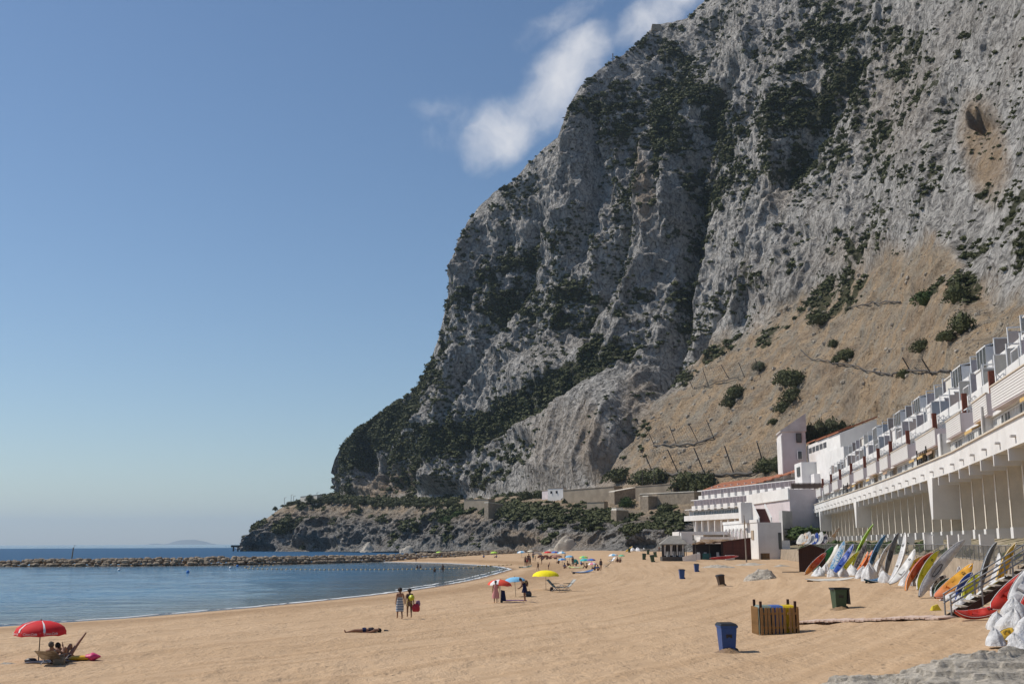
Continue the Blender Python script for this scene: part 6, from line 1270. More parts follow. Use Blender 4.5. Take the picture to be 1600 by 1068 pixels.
h = MB(); h.loft([[(r_ * math.cos(a), z + 0, r_ * math.sin(a)) for a in [6.283 * k / 14 for k in range(14)]] for r_, z in ((.02, -.10), (.07, -.09), (.085, -.02), (.16, .0), (.155, .012))]); o = h.build('yellow_sun_hat', K('hat_yellow', (.55, .58, .04))); o.location = p2 + Vector((.13, -.22, 1.08)); setp(o, 'yellow sun hat held by the smaller walking person', 'hat')
def soft_bag(name, loc, w, d, hh, mat, label, handles=True, seed=1):
    root = empty(name, loc, 0, label, 'bag'); m = MB(); rings = []
    for z, k in ((0, .75), (.15, .98), (.5, 1.05), (.85, .8), (1, .55)): rings.append([(w / 2 * k * math.copysign(abs(math.cos(a)) ** .7, math.cos(a)) * (1 + .05 * math.sin(5 * a + z * 6)), d / 2 * k * math.copysign(abs(math.sin(a)) ** .7, math.sin(a)), hh * z) for a in [6.283 * j / 16 for j in range(16)]])
    m.loft(rings); m.build('bag_body', mat, root)
    if handles: MB().tube([(-w * .25, 0, hh * .9), (-w * .12, 0, hh * 1.35), (w * .12, 0, hh * 1.35), (w * .25, 0, hh * .9)], .012, 5).build('handle', DK, root)
    return root
soft_bag('beach_bag', p2 + Vector((.36, -.05, .33)), .42, .25, .42, K('bag_red', (.42, .015, .03)), 'bright red beach bag hanging beside the walking person')
soft_bag('shoulder_bag', p2 + Vector((.46, .1, .62)), .26, .2, .3, K('bag_mauve', (.30, .16, .26)), 'mauve bag slung above the red beach bag', False)
p = G(569, 988); person(p, 100, 1.70, 'lie', 'sunbather lying flat on the sand in the middle foreground', wear=(('top', DK), ('briefs', NAVY)), sink=.03)
p = G(603, 985.5); o = MB().hexa([(-.1, -.08, 0), (.12, -.08, 0), (.12, .08, 0), (-.1, .08, 0), (-.08, -.06, .07), (.1, -.05, .05), (.1, .06, .06), (-.08, .06, .08)]).build('small_pouch', POLE); o.location = p; setp(o, 'small dark pouch on sand beside the lying sunbather', 'pouch')
p = G(774.5, 941.5); person(p, 8, 1.50, 'hold', 'person in a long pink dress half hidden under the coral parasol', wear=(('dress', PINKD, .36, .30),), hair=HAIRG)
p = G(820, 939); pb = person(p, 78, 1.66, 'bend', 'person in a navy dress bending forward beside the light blue parasol', wear=(('dress', NAVY, .62, .27),), hairstyle='bun')
soft_bag('backpack', G(820, 939) + Vector((.1, .12, 1.02)), .3, .2, .42, FLOR, 'patterned backpack carried by the person in the navy dress', False)
tr = empty('beach_trolley', G(786.5, 941), 0, 'dark blue wheeled shopping trolley beside the pink dress', 'trolley'); MB().hexa([(-.18, -.12, .12), (.2, -.12, .1), (.2, .14, .1), (-.18, .14, .12), (-.16, -.1, .85), (.1, -.1, .8), (.1, .12, .8), (-.16, .12, .85)]).build('bag_body', NAVY, tr); MB().tube([(-.2, 0, .05), (-.2, 0, 1.12), (-.28, 0, 1.14)], .015, 6).build('handle', METAL, tr)
for y in (-.14, .16): MB().tube([(-.12, y - .02, .09), (-.12, y + .02, .09)], .09, 12).build('wheel', BLACK, tr)
p = G(803, 938); o = MB().hexa([(-.9, -.35, 0), (.9, -.3, 0), (.9, .35, 0), (-.9, .3, 0), (-.9, -.35, .02), (.9, -.3, .03), (.9, .35, .02), (-.9, .3, .03)]).build('beach_towel', K('towel_purple', (.16, .05, .22))); o.location = p + Vector((0, .3, .01)); setp(o, 'purple towel spread between trolley and navy dress', 'towel')
soft_bag('beach_bag', G(826, 931), .45, .35, .4, K('bag_dark', (.05, .05, .06)), 'dark bag on the sand behind the navy dress')
def chair(loc, yaw, mat, label, name='beach_chair', s=1.0):
    root = empty(name, loc, R(yaw), label, 'chair'); root.scale = (s,) * 3; W_ = .27
    for x in (-W_, W_):
        MB().tube([(x, -.25, .02), (x, .28, .42), (x, .45, .42)], .014, 5).build('leg', METAL, root); MB().tube([(x, .35, .02), (x, -.1, .32)], .014, 5).build('leg', METAL, root); MB().tube([(x, -.62, .80), (x, -.12, .30), (x, .45, .27)], .014, 5).build('side_frame', METAL, root)
        MB().box(x - .03, x + .03, -.35, .15, .5, .53).build('armrest', POLE, root)
    MB().loft([[(-W_, y, z), (0, y, z - .03), (W_, y, z)] for y, z in ((-.12, .30), (.1, .26), (.45, .27))], cap=False, closed=False).build('seat', mat, root)
    MB().loft([[(-W_, y, z), (0, y - .02, z - .02), (W_, y, z)] for y, z in ((-.62, .80), (-.4, .55), (-.12, .30))], cap=False, closed=False).build('backrest', mat, root); return root
chair(G(869, 923.5), 250, K('chair_green_grey', (.12, .17, .16)), 'green grey beach chair left of the pale one near the yellow parasol', s=1.25)
chair(G(886, 922.5), 110, K('chair_pale', (.42, .42, .38)), 'pale beach chair right of the green grey one', s=1.2)
soft_bag('beach_bag', G(862, 923), .3, .25, .35, DK, 'black bag leaning on the green grey beach chair', False)
# sunbathers under the red parasol
STR = K('lounger_stripe', (.20, .16, .12), (.34, .30, .25), 'marble')
q = G(84, 1038); lg = chair(q, 0, STR, 'striped beach lounger seen from behind under the red parasol', 'lounger', 1.15); lg.scale = (1.25, 1.35, .68)
person(q + Vector((0, .1, -.05)), 0, 1.62, 'recline', 'person reclining in the striped lounger with raised arms', wear=(('top', K('top_lilac', (.16, .10, .30))), ('briefs', DK)), hair=HAIRG)
person(G(103, 1030), -12, 1.66, 'kneeup', 'tanned person lying with one leg raised right of the lounger', skin=SKIN, wear=(('briefs', DK),))
q = G(62, 1036); o = MB().loft([[(x, y, .015 + .03 * abs(math.sin(x * 5 + y * 3))) for x in np.linspace(-.5, .9, 9)] for y in (-.4, 0, .45)], cap=False, closed=False).build('beach_towel', K('towel_dark', (.06, .05, .05))); o.location = q + Vector((0, .2, .02)); setp(o, 'dark rumpled towel on the sand under the red parasol', 'towel')
soft_bag('beach_bag', G(92, 1038.5), .38, .3, .32, K('bag_tan', (.20, .16, .11)), 'tan patterned bag below the striped lounger')
soft_bag('beach_bag', G(48, 1034), .4, .25, .14, K('bag_dark2', (.05, .04, .04)), 'flat dark bag at the left of the parasol shade', False)
q = G(112, 1032); infl = empty('inflatable_lilo', q, R(14), 'yellow and pink inflatable float on the sand right of the lounger', 'float')
MB().loft([[(x, .2 * k_ * math.cos(a), .10 + .09 * k_ * math.sin(a)) for a in [6.283 * j / 8 for j in range(8)]] for x, k_ in ((-.1, .4), (0, .9), (.25, 1), (.45, .95), (.62, .8))]).build('yellow_body', K('float_yellow', (.75, .42, .02)), infl)
MB().loft([[(x, .2 * k_ * math.cos(a), .13 + .10 * k_ * math.sin(a)) for a in [6.283 * j / 8 for j in range(8)]] for x, k_ in ((.45, .8), (.58, 1), (.66, 1.5), (.74, 1.3), (.95, .25))]).build('pink_end', K('float_pink', (.66, .04, .16)), infl)
# far bathers
FW_ = [('stand', 821, 884, 15, 10, (('shorts', DK),), 'small bather at the left end of the standing group'), ('stand', 824, 884.5, 16, -30, (('briefs', K('swim_red', (.4, .03, .04))),), 'tall bather in red in the standing group'), ('walk', 828.5, 884, 15, 60, (('top', DK), ('briefs', DK)), 'bather in black swimsuit at the right of the standing group'), ('hold', 826.3, 880, 15, 200, (('shorts', NAVY),), 'bather in navy shorts behind the standing group'), ('stand', 833, 875, 12, 20, (('shorts', K('swim_teal', (.02, .15, .2))),), 'bather in teal shorts right behind the standing group'),
       ('walk', 836.3, 876.5, 8.5, 90, (('briefs', DK),), 'child walking right of the standing group'), ('bend', 846.5, 881, 14, 80, (('shorts', DK),), 'bather leaning forward beside the brown tent shapes'), ('walk', 840.6, 891, 13, 40, (('briefs', NAVY),), 'small bather walking alone left of the yellow parasol'), ('bend', 857, 889, 11, 300, (('shorts', DK),), 'child bending behind the yellow parasol'), ('stand', 895, 883.5, 14.5, 0, (('briefs', DK), ('top', DK)), 'bather standing below the sky blue parasol'),
       ('stand', 939, 890, 17, 150, (('dress', DK, .75, .22),), 'person in dark dress standing at the right of the far cluster'), ('stand', 1030, 862, 9, 0, (('shorts', DK),), 'distant walker left of the beach bar'), ('stand', 650, 877.5, 8, 0, (('shorts', DK),), 'tiny figure standing at the end of the bay'), ('stand', 883, 876, 11, 60, (('top', DK),), 'bather between the blue parasols')]
for pz, px, py, hh, yw, wear, lb in FW_:
    g = G(px, py); person(g, yw, hh * g.y / FPX, pz, lb, skin=SKIND if px < 850 else SKIN, wear=wear, group='bathers on the far part of the beach', sub=1)
for px, py, yw, lb in ((930, 891, 60, 'seated bather under the pink parasol'), (934, 891.5, 200, 'seated bather beside the person in the dark dress'), (873, 880.5, 30, 'seated bather below the brown parasol'), (917, 888, 100, 'seated bather under the teal parasol'), (965, 878, 20, 'seated bather left under the green parasol'), (969, 878.5, 150, 'seated bather right under the green parasol'), (776, 871, 60, 'seated bather beside the small lime parasol'), (887, 884, 300, 'seated bather in front of the sky blue parasol'), (756, 871, 10, 'seated figure alone on the far sand'), (848, 874, 200, 'seated bather right of the standing group'), (855, 874, 20, 'seated bather below the small red parasol'), (901, 884, 90, 'seated bather right of the sky blue parasol'), (882, 888, 200, 'seated bather in front of the blue striped parasol'), (908, 883, 300, 'seated bather left of the teal parasol')):
    g = G(px, py); person(g, yw, 1.75, 'sit', lb, skin=SKIND, wear=(('top', DK if px % 2 else CL['blue']),), group='seated bathers in the far cluster', sub=1)
for px, z_, lb in ((679, 1.0, 'bather standing in shallow water left of the other'), (692, .45, 'taller bather standing in shallow water by the float line'), (652, 1.2, 'swimmer showing only head and shoulders past the float line'), (656.5, 1.2, 'second swimmer head left of the standing pair')):
    v = onz(px, 893 if px > 660 else 887, SEA); person(v - Vector((0, 0, z_ * .9)), 40 if px < 685 else 200, 1.7, 'stand', lb, skin=SKIND, wear=(('briefs', DK),), group='bathers in the water', sub=1)
# low tents, gear and boards of the far cluster
for px, py, w, h, col, lb in ((853, 872, 2.0, .9, 'brown', 'small brown beach shelter left of the cluster'), (864, 873, 2.2, 1.0, 'brown', 'brown beach shelter beside the brown pink parasol'), (845, 871, 1.8, .8, 'brown', 'low brown shelter behind the leaning bather'), (839, 866, 3.2, .8, 'white', 'white cloth shelter on the far sand'), (899, 881, 1.4, 1.0, 'teal', 'dark teal shelter right of the sky blue parasol')):
    g = G(px, py); m = MB(); m.loft([[(w / 2 * math.cos(a) * k_, .7 * k_, h * math.sin(a) * k_) for a in [math.pi * j / 8 for j in range(9)]] for k_ in (1, .98)] + [[(w / 2 * .3 * math.cos(a), 1.2, h * .3 * math.sin(a)) for a in [math.pi * j / 8 for j in range(9)]]], cap=False, closed=False); o = m.build('beach_shelter', CL[col]); o.location = g; setp(o, lb, 'shelter')
p = G(893, 896); craft('paddle_board', p + Vector((0, 0, .1)), G(927, 893) + Vector((0, 0, .15)), .9, .2, navy, 'blue paddle board lying on sand in front of the pink parasol', 'board', style='board', deck=K('board_sky', (.10, .22, .48)), group=None, look=(0, -.2, 1))
p = G(810, 887); craft('paddle_board', p + Vector((0, 0, .1)), G(831, 885.5) + Vector((0, 0, .12)), .8, .14, dgreen, 'dark board lying at the feet of the standing group', 'board', style='board', group=None, look=(0, -.2, 1))
p = G(888, 887); craft('paddle_board', p + Vector((0, 0, .1)), G(916, 887) + Vector((0, 0, .1)), .5, .12, lime, 'long thin yellow green board on the sand left of the pink parasol', 'board', style='board', group=None, look=(0, -.2, 1))
chair(G(948, 887), 70, CL['white'], 'white beach chair right of the person in the dark dress', s=1.3); chair(G(955, 879), 120, CL['white'], 'white beach chair under the pale blue parasol', s=1.3)
# kayak heap and sacks at the foot of the cliff
for k in range(9):
    g = G(951 + k * 4.6, 858.5); craft('kayak', g + Vector((-2.4, (k % 3) * .6, .5 + .5 * (k % 3))), g + Vector((2.4, (k % 3) * .6 + .5, .9 + .5 * (k % 3))), .8, .4, [red, orange, white, blue, yel, redo, mauve, white, red][k], ['red kayak at the left end of the distant heap', 'orange kayak second in the distant heap', 'white kayak on top of the distant heap', 'blue kayak in the distant heap', 'yellow kayak in the middle of the distant heap', 'red orange kayak in the distant heap', 'mottled dark kayak in the distant heap', 'white kayak near the right end of the distant heap', 'red kayak at the right end of the distant heap'][k], 'kayak', group='kayaks heaped below the cliff')
for k in range(6): sack(984 + k * 4.6, 859.5 + (k % 2), 2.4, 1.3, ['white sack at the left of the distant heap', 'second white sack of the distant heap', 'third white sack of the distant heap', 'fourth white sack of the distant heap', 'fifth white sack of the distant heap', 'white sack at the right end of the distant heap'][k], 40 + k)
g = G(977, 862); craft('kayak', g, g + Vector((2.2, .6, 1.6)), .7, .3, yel, 'yellow kayak propped up left of the distant white sacks', 'kayak', group=None)

# ------------------------------------------------------------------ float line, markers, boats
FLO = K('float_ball_yellow', (.52, .36, .16)); fl = empty('float_line', onz(600, 889, SEA), 0, 'line of yellow floats strung across the bay on a rope', 'float line')
fm = MB().ball((0, 0, 0), .22, .19, .17, 8, 6).mesh('float'); fm.materials.append(FLO); path = [(427, 882.8), (405, 884), (383, 886.2), (388, 888), (440, 889), (500, 889.6), (600, 889.2), (680, 888.5), (740, 887)]
pts = resample([(a, b) for a, b in path], 6.9); pp = []
for i, (a, b) in enumerate(pts):
    v = onz(a, b, SEA + .03); pp.append(v); o = bpy.data.objects.new('float', fm); COL.objects.link(o); o.parent = fl; o.location = v - fl.location; o.rotation_euler = (0, 0, i)
for i in range(9):
    v = G(747 + i * 6.4, 886 - i * .45); v.z = max(v.z, SEA) + .1; pp.append(v); o = bpy.data.objects.new('float', fm); COL.objects.link(o); o.parent = fl; o.location = v - fl.location
mb = MB(); mb.tube(pp, .03, 4); wpart(mb, 'rope', POLE, fl)
for px, py, c, lb in ((360, 887.5, 'white', 'small white buoy left of the float line'), (293.5, 894, 'blue', 'tiny dark buoy in the middle of the bay'), (371, 884.5, 'blue', 'dark buoy just left of the float line end'), (186, 891, 'white', 'white mooring buoy near the breakwater')):
    v = onz(px, py, SEA); o = MB().ball((0, 0, .12), .28, n=8, m=6).build('buoy', CL[c]); o.location = v; setp(o, lb, 'buoy')
v = at(112.5, 867.5, 240); mk = empty('marker_post', v, 0, 'rusty leaning marker post with bent top on the breakwater', 'post'); MB().tube([(0, 0, -.6), (.15, 0, 1.2), (.2, 0, 1.7)], .11, 6).build('shaft', K('rust_paint', (.20, .11, .03)), mk); MB().tube([(.2, 0, 1.6), (.55, 0, 2.15), (.35, 0, 2.2)], .06, 6).build('bent_top', POLE, mk)
v = onz(352, 850.8, SEA); bt = empty('sailing_boat', v, 0, 'far sailing boat with bare mast on the horizon', 'boat'); MB().loft([[(x, w * math.cos(a), -.5 + 1.2 * (1 + math.sin(a)) * .5) for a in (0, -.8, -1.57, -2.3, -3.14)] for x, w in ((-5, 1.2), (0, 1.8), (5, .1))], closed=False).build('hull', FRAME, bt); MB().tube([(0, 0, 0), (0, 0, 13)], .35, 6).build('mast', FRAME, bt)
v = onz(372, 858.5, SEA); bt = empty('motor_boat', v, .3, 'small white motor boat off the headland tip', 'boat'); MB().loft([[(x, w * math.cos(a), -.3 + 1.3 * (1 + math.sin(a)) * .7) for a in (0, -.8, -1.57, -2.3, -3.14)] for x, w in ((-3.5, 1.2), (0, 1.4), (3.5, .1))], closed=False).build('hull', FRAME, bt); MB().box(-1.5, 1, -.8, .8, .8, 2.0).build('cabin', FRAME, bt)
v = at(372, 852, 740); pr = empty('sea_platform', v, 0, 'dark concrete platform standing off the headland tip', 'platform'); MB().box(-4, 3, -3, 3, -1.0, .4).build('deck', POLE, pr)
for x in (-3, 0, 2): MB().box(x - .4, x + .4, -.4, .4, -5.5, -1).build('leg', POLE, pr)
nx_ = 60; ux = np.linspace(-1, 1, nx_); U_, V_ = np.meshgrid(ux, ux, indexing='ij'); c = at(288, 845, 21000)
Z = 110 * np.exp(-((U_ - .25) / .38) ** 2) + 60 * np.exp(-((U_ + .15) / .25) ** 2) + 38 * np.exp(-((U_ + .72) / .14) ** 2); Z *= np.exp(-(V_ / .6) ** 2); Z += 10 * fbm(U_ * 6, V_ * 6, 0, 3) - 12
me = np_mesh('island', np.stack([U_ * 760, V_ * 700, Z * .85], -1).reshape(-1, 3), gridq(nx_, nx_)[:, ::-1]); t = NT('island_ground'); t.fin(t.mix(t.noise(.01, 4), (.10, .11, .08), (.25, .22, .17)), .9); o = link('distant_hills', me, mats=t.m); o.location = (c.x, c.y, -.7); setp(o, 'faint hazy island hills on the horizon', kind='structure')

# ------------------------------------------------------------------ walls and small buildings on the headland shelf
def shelf(px, py): return on_mountain(px, py, hPX, hPY, hP)[0]
def wallbox(name, px0, px1, yt0, yt1, yb, mat, label, cat='wall', dep=6, slant=8, extra=None, Y=None):
    Y = Y or min(shelf(px0, yb).y, shelf(px1, yb).y) - 3; slant = max(slant, .75 * (px1 - px0) * Y / FPX) if slant > 0 else slant; dep = min(dep, max(2.5, .4 * (px1 - px0) * Y / FPX)); A, B = at(px0, yb, Y + slant), at(px1, yb, Y); zt0, zt1 = at(px0, yt0, Y + slant).z, at(px1, yt1, Y).z; zb = min(A.z, B.z) - 4
    d = (B - A); d.z = 0; d.normalize(); n_ = Vector((-d.y, d.x, 0)); root = empty(name, Vector((A.x, A.y, zb + 4)), 0, label, cat); A2, B2 = A + n_ * dep, B + n_ * dep
    mb = MB().hexa([(A.x, A.y, zb), (B.x, B.y, zb), (B2.x, B2.y, zb), (A2.x, A2.y, zb), (A.x, A.y, zt0), (B.x, B.y, zt1), (B2.x, B2.y, zt1), (A2.x, A2.y, zt0)]); wpart(mb, 'wall', mat, root)
    mb = MB(); o_ = n_ * -.15; mb.hexa([(A.x + o_.x, A.y + o_.y, zt0 + .02), (B.x + o_.x, B.y + o_.y, zt1 + .02), (B2.x, B2.y, zt1 + .02), (A2.x, A2.y, zt0 + .02), (A.x + o_.x, A.y + o_.y, zt0 + .3), (B.x + o_.x, B.y + o_.y, zt1 + .3), (B2.x, B2.y, zt1 + .3), (A2.x, A2.y, zt0 + .3)]); wpart(mb, 'coping', STONE if mat is not STONE else CONC, root)
    return root, A, B, zt0, n_
TANW = M('tan_render', (.40, .325, .24), .9, .2, .3, .2, dirt=(.2, .16, .12))
wallbox('road_wall', 880, 960, 766, 760, 779, TANW, 'long tan retaining wall along the cliff road beside the white house', slant=16)
wallbox('road_wall', 960, 993, 768, 762, 776, STONE, 'shaded side of the road wall in a darker stone', slant=-6)  # shade on this side of the wall is given by the darker material
wallbox('road_wall', 993, 1052, 760, 756, 771, TANW, 'tan wall with dark streak below the scree', slant=3)
wallbox('road_wall', 1000, 1085, 772, 768, 781, STONE, 'low stone parapet in front of the right-hand road wall', slant=5)
wallbox('stone_bunker', 725, 763, 781, 780, 793, TANW, 'square tan blockhouse on the headland left of the bushes', 'bunker', slant=10)
wallbox('stone_bunker', 763, 786, 785, 788, 795, STONE, 'shaded right side of the tan blockhouse as a darker block', 'bunker', slant=-6)  # blockhouse side in shade, painted with the darker stone colour
wallbox('ruined_wall', 917, 944, 785, 784, 794, TANW, 'short tan ruined wall below the road wall', slant=4)
wallbox('ruined_hut', 998, 1013, 774, 774, 788, TANW, 'small square ruined hut with a pale left face', 'ruin', slant=6); wallbox('ruined_hut', 1013, 1029, 775, 776, 790, STONE, 'shaded side of the small ruined hut in a darker stone', 'ruin', slant=-4)  # second box is the hut's shaded side, its shade put into the colour
wallbox('ruined_hut', 956, 963, 793, 793, 808, CONC, 'small pale ruined block lowest above the beach', 'ruin', slant=4); wallbox('ruined_hut', 963, 982, 797, 798, 806, STONE, 'shaded side of the lowest pale block in a darker stone', 'ruin', slant=-4)  # second box paints the pale block's shaded side in darker stone
wallbox('small_building', 469, 495, 776, 773, 785, CONC, 'small flat roofed building on the headland tip', 'building', slant=10)
wallbox('stone_wall_low', 1100, 1240, 784, 776, 798, STONE, 'road wall running behind the far apartment block', slant=4)
root, A, B, zt, n_ = wallbox('white_house', 856, 880, 763, 762, 779, WHITE, 'small white house with dark windows on the cliff road', 'house', slant=5)
for k in (.25, .6): 
    mb = MB(); q = A.lerp(B, k) - n_ * .12; mb.box(q.x - .5, q.x + .5, q.y - .1, q.y, zt - 2.2, zt - 1.1); wpart(mb, 'window', SHADE, root)
wallbox('white_house', 847, 856, 767, 766, 780, SHADE_WHITE, 'low white shed wing left of the small white house', 'shed', slant=5)
# cut stone ledges at the cliff foot
for px, py, w, h, d, lb in ((885, 846, 9, 5, 4, 'squared tan rock block at the cliff foot'), (870, 853, 12, 2.4, 4, 'low flat ledge block on the far sand'), (575, 851, 9, 5, 6, 'square dark rock block at the foot of the headland'), (640, 853, 10, 4, 5, 'blocky wall of rock on the waterline')):
    q = shelf(px, py + 6); mound(Vector((q.x, q.y - 4, q.z - 1.5)), w, d, h, px % 17, lb, 0, .6, n=36)

# ------------------------------------------------------------------ posts and nets on the slopes
for px, yt, yb, lb in ((444.5, 775, 789, 'leftmost lamp post on the headland'), (455, 772, 788, 'tallest lamp post on the headland'), (458.5, 776, 788, 'lamp post just right of the tallest one'), (495, 769, 784, 'thin lamp post beside the small flat building')):
    q = shelf(px, yb); h = (yb - yt) * q.y / FPX; r_ = empty('lamp_post', q, 0, lb, 'lamp post', 'lamp posts on the headland'); MB().tube([(0, 0, -1), (0, 0, h)], .16, 6).build('pole', METAL, r_); MB().tube([(0, 0, h), (1.3, 0, h + .2)], .14, 6).build('lamp_head', METAL, r_)
for px, yt, yb, lb in ((900, 757, 778, 'wooden pole in front of the tan road wall'), (930, 742, 761, 'pole at the foot of the pale rock slab'), (1004, 737, 770, 'tall pole by the streaked tan wall'), (1023, 730, 768, 'thin pole below the scree fence')):
    q = shelf(px, yb); h = (yb - yt) * q.y / FPX; o = MB().tube([(0, 0, -1), (0, 0, h)], .15, 6).build('utility_pole', POLE); o.location = q; setp(o, lb, 'pole', 'poles along the cliff road')
NETM = NT('wire_net'); NETM.fin(NETM.mix(NETM.noise(2, 3), (.10, .085, .07), (.2, .17, .14)), .7)
def scree_fence(posts, label, name='rockfall_fence', r=.16):
    q0 = on_mountain(posts[0][2], posts[0][3])[0]; root = empty(name, q0, 0, label, 'fence', 'rockfall fences on the scree'); tops = []
    for x0, y0, x1, y1 in posts:
        b = on_mountain(x1, y1)[0]; tp = at(x0, y0, b.y - 1.5); mb = MB().tube([b - Vector((0, 0, 1)), tp], r, 6); wpart(mb, 'post', POLE, root); tops.append((tp, b))
    for (a, b), (c, d) in zip(tops[:-1], tops[1:]):
        mb = MB()
        for k in range(6): mb.tube([a.lerp(b, k / 5), (a.lerp(b, k / 5) + c.lerp(d, k / 5)) / 2 - Vector((0, 0, .5)), c.lerp(d, k / 5)], .045, 4)
        for k in range(1, 9): mb.tube([a.lerp(c, k / 9) - Vector((0, 0, .3)), b.lerp(d, k / 9)], .03, 4)
        wpart(mb, 'net', NETM.m, root)
scree_fence([(1007, 708, 1015, 730), (1043, 702, 1054, 735), (1084, 699, 1096, 734), (1132, 696, 1142, 733), (1183, 691, 1189, 726), (1213, 690, 1214, 720)], 'lowest rockfall fence with six tall leaning posts', r=.22)
scree_fence([(1013, 675, 1017, 690), (1046, 665, 1051, 690), (1076, 661, 1083, 684), (1104, 656, 1112, 681)], 'second rockfall fence of short posts above the lowest one')
scree_fence([(1074, 586, 1079, 602), (1098, 576, 1102, 596), (1127, 570, 1134, 584), (1154, 566, 1157, 584), (1180, 560, 1182, 580)], 'upper rockfall fence of thin posts on the scree')
scree_fence([(1410, 558, 1416, 566), (1440, 560, 1446, 568), (1425, 562, 1436, 570)][:2], 'broken short fence near the right of the scree')
def cable(pts, label, rad=.2):
    pts = resample(pts, 7); P3 = [on_mountain(a, b)[0] + Vector((-.6, -1.0, .25 + .35 * math.sin(a * 2.3))) for a, b in pts]; o = MB().tube(P3, rad, 5).build('rockfall_cable', POLE); return setp(o, label, 'cable', 'sagging rockfall barriers on the scree')
cable([(1250, 545), (1262, 556), (1290, 562), (1320, 566), (1345, 573), (1362, 576), (1400, 576), (1440, 573), (1480, 571)], 'dark sagging rockfall barrier across the upper scree')
cable([(1094, 600), (1110, 597), (1130, 590), (1150, 586)], 'short dark barrier on the left of the scree'); cable([(1320, 476), (1345, 474), (1370, 469), (1400, 463)], 'thin barrier near the top of the scree', .2); cable([(1015, 692), (1050, 692), (1085, 688), (1112, 682)], 'dark barrier foot along the second rockfall fence', .4)
cable([(1010, 735), (1060, 737), (1110, 738), (1160, 734), (1210, 726)], 'dark barrier foot along the lowest rockfall fence', .5)
q = on_mountain(958, 96)[0]; o = MB().tube([(0, 0, -3), (0, 0, 6)], .35, 5).tube([(-1.5, 0, 2), (1.5, 0, 2)], .2, 4).build('summit_mast', POLE); o.location = q; setp(o, 'small mast on the ridge below the cloud', 'mast')
q = on_mountain(1022, 40)[0]; o = MB().hexa([(-4, -3, -4), (4, -3, -4), (4, 3, -4), (-4, 3, -4), (-3, -2, 1.6), (3, -2, 1.3), (3, 2, 1.3), (-3, 2, 1.6)]).build('summit_post', STONE); o.location = q; setp(o, 'small stone lookout building on the summit edge', 'lookout')

# ------------------------------------------------------------------ bushes and trees one can tell apart
def bush_mesh(seed, n=900, leaf=.085):
    V, F = bush_template(n, seed, leaf, True); return np_mesh('foliage', V, F, False)
BM = [bush_mesh(60 + k) for k in range(5)]
def bush(p, rx, rz_, label, mat=SCRUB, k=0, group='bushes on the scree slope', name='bush', cat='bush', trunk=0.0):
    root = empty(name, p, k * 1.3, label, cat, group); me = BM[k % 5]
    if me.materials and me.materials[0] != mat: me = me.copy(); me.materials[0] = mat
    elif not me.materials: me.materials.append(mat)
    o = bpy.data.objects.new('crown', me); COL.objects.link(o); o.parent = root; o.location = (0, 0, trunk + (.3 * rz_ if trunk else 0)); o.scale = (rx, rx * .85, rz_)
    m = MB(); m.tube([(0, 0, -.6), (.1, 0, max(.4, trunk + rz_ * .3))], [.09 * rx + .05, .05 * rx + .03], 6)
    for a in range(4): m.tube([(.05, 0, max(.2, trunk)), (math.cos(a * 1.6) * rx * .5, math.sin(a * 1.6) * rx * .5, max(.4, trunk) + rz_ * .6)], [.05 * rx, .015 * rx], 5)
    m.build('trunk', WOOD, root); return root
BL = [(1136, 625, 13, 9, 'bush at the lower left end of the dark oval clump'), (1148, 615, 17, 12, 'upper right bush of the dark oval clump'), (1222, 588, 17, 14, 'dark bush left of centre on the scree'), (1240, 592, 18, 14, 'dark bush joined to the right of it on the scree'), (1218, 632, 14, 10, 'rounded bush low on the middle scree'), (1235, 620, 18, 13, 'bigger bush above the low rounded one'), (1306, 556, 10, 7, 'bush left of the pair in the upper scree'), (1318, 551, 14, 10, 'bush right of the pair in the upper scree'), (1300, 535, 9, 7, 'small bush near pale boulders'), (1408, 580, 10, 8, 'single round bush just above the barrier cable'), (1436, 540, 16, 11, 'wide bush left of the reddish shrub'), (1478, 524, 14, 9, 'bush right of the wide bush'), (1468, 520, 9, 8, 'small bush touching the bush right of the wide one'),
      (1498, 503, 19, 19, 'largest dark bush under the right cliff'), (1490, 455, 17, 17, 'tall dark bush against the right cliff'), (1440, 462, 20, 12, 'light green bush at the top of the scree'), (1280, 500, 18, 11, 'bush at the upper edge where scree meets rock'), (1004, 748, 20, 13, 'left bush above the streaked road wall'), (1024, 746, 20, 13, 'bush right of it above the streaked road wall'), (1072, 758, 22, 17, 'left half of the big round bush by the road'), (1098, 757, 21, 16, 'right half of the big round bush by the road'), (1192, 728, 16, 13, 'bush left of the stair tower'), (1210, 725, 14, 13, 'bush touching the left of the stair tower'), (1183, 572, 11, 8, 'grey green bush left of the dark pair'), (1205, 655, 8, 5, 'tiny bush below the low rounded one'), (965, 745, 22, 12, 'bush at the foot of the pale rock slab')]
for k, (px, yb, wx, wy, lb) in enumerate(BL):
    q = on_mountain(px, yb)[0]; s = q.y / FPX; bush(q + Vector((-.8, -1.2, -.3)), wx * s * 1.35, wy * s * 1.9, lb, OLIVE if 'grey green' in lb else (LEAF if 'light green' in lb else SCRUB), k)
for k, (px, yt, wd, lb) in enumerate([(1266, 662, 14, 'leftmost tree behind the house roof'), (1280, 655, 16, 'second tree behind the house roof'), (1298, 652, 18, 'tallest tree behind the house roof'), (1316, 656, 14, 'fourth tree behind the house roof'), (1334, 660, 13, 'rightmost tree behind the house roof')]):
    Yt = 290; tp = at(px, yt, Yt); s = Yt / FPX; h = 9; bush(Vector((tp.x, tp.y, tp.z - h)), wd * s, h * .62, lb, OLIVE, k, 'trees behind the house roof', 'tree', 'tree', trunk=h * .32)
rt = random.Random(8)
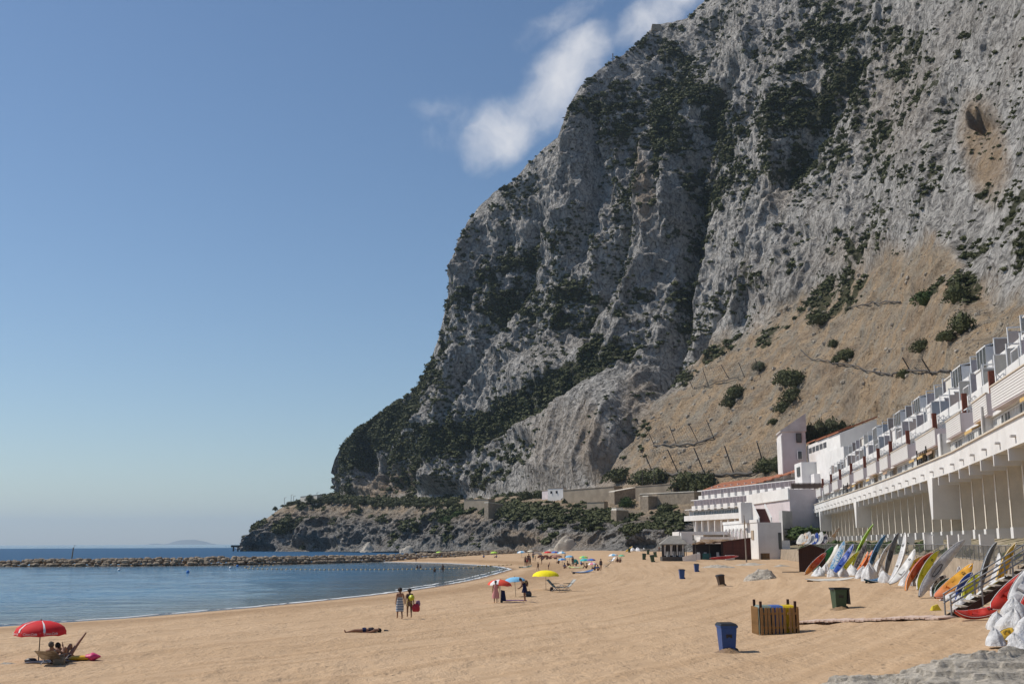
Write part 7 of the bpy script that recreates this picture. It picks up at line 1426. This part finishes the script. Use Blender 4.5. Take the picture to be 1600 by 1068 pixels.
for k in range(34):
    px = 432 + k * 8.6 + rt.uniform(-3, 3); yb = np.interp(px, [430, 480, 520, 600, 730], [792, 787, 789, 793, 794]); q = shelf(px, yb); s = q.y / FPX; h = rt.uniform(9, 17) * s * (.6 if px < 480 else 1)
    pos_ = ['near the headland tip', 'along the left stretch of road', 'along the middle stretch of road', 'near the tan blockhouse'][min(3, int(k / 9))]
    bush(q + Vector((0, 0, -.3)), rt.uniform(7, 11) * s * (.6 if px < 480 else 1), h * .65, f'grey green tamarisk tree {pos_}, number {["one", "two", "three", "four", "five", "six", "seven", "eight", "nine"][k % 9]} from the left', OLIVE if k % 3 else SCRUB, k, 'tamarisk trees on the headland road', 'tree', 'tree', trunk=h * .25)
for k, (px, yb, wx, wy, lb) in enumerate([(700, 815, 14, 9, 'bright green bush on the headland slope'), (722, 808, 15, 10, 'bright green bush right of the other on the headland'), (790, 800, 22, 14, 'big dark bush right of the blockhouse'), (980, 792, 16, 14, 'yellow green bush between the ruins'), (842, 778, 16, 12, 'feathery bush left of the white house'), (822, 781, 14, 12, 'bush left of the feathery one'), (1040, 800, 18, 14, 'bush below the low stone parapet')]):
    q = shelf(px, yb); s = q.y / FPX; bush(q, wx * s, wy * s * 1.3, lb, LEAF if 'green' in lb else SCRUB, k, 'bushes on the headland')
# garden planting on the terrace
rd = np.random.RandomState(9); pts = []; rad = []
for k in range(330):
    s = rd.uniform(5, FW.len - 30); a = rd.uniform(.9, 4.5); q = FW.pos(s, a, 2.6 + .25 * a)
    if float(pn(s / 7, a, 3)) > -.12: pts.append((q.x, q.y, q.z)); rad.append(rd.uniform(.35, .85))
scatter('garden_plants', pts, rad, LEAF, 12)['label'] = 'low green garden planting behind the promenade fence'
pts = [(at(px, y_, 236 + d).x, 236 + d, at(px, y_, 236 + d).z) for px, y_, d in [(rd.uniform(1240, 1285), rd.uniform(828, 842), rd.uniform(0, 14)) for _ in range(70)]]
scatter('corner_planting', pts, rd.uniform(.8, 1.8, 70), LEAF, 13)['label'] = 'dark planting in the shaded corner by the link wall'
# loose stones strewn over the scree and the sand
stn = MB(); rs = random.Random(21)
for k in range(900):
    px = rs.uniform(990, 1620); j = int(np.argmin(np.abs(PX[0] - px))); i = rs.randrange(5, 80)
    if scree[i, j] > .5: q = Vector(P[i, j]); s = rs.choice([.3, .35, .4, .5, .6, 1.2]) * (q.y / 400); Mx = Matrix.Translation(q + Vector((0, 0, .1))) @ Matrix.Rotation(rs.uniform(0, 6), 4, 'Z') @ Matrix.Diagonal((s, s * .7, s * .6, 1)); stn.add([Mx @ Vector(v) for v in STM[k % 9].v], STM[k % 9].f)
setp(stn.build('scree_stones', M('pale_scree_stone', (.33, .29, .235), .95, .3, .3)), 'pale stones strewn over the scree', kind='stuff')
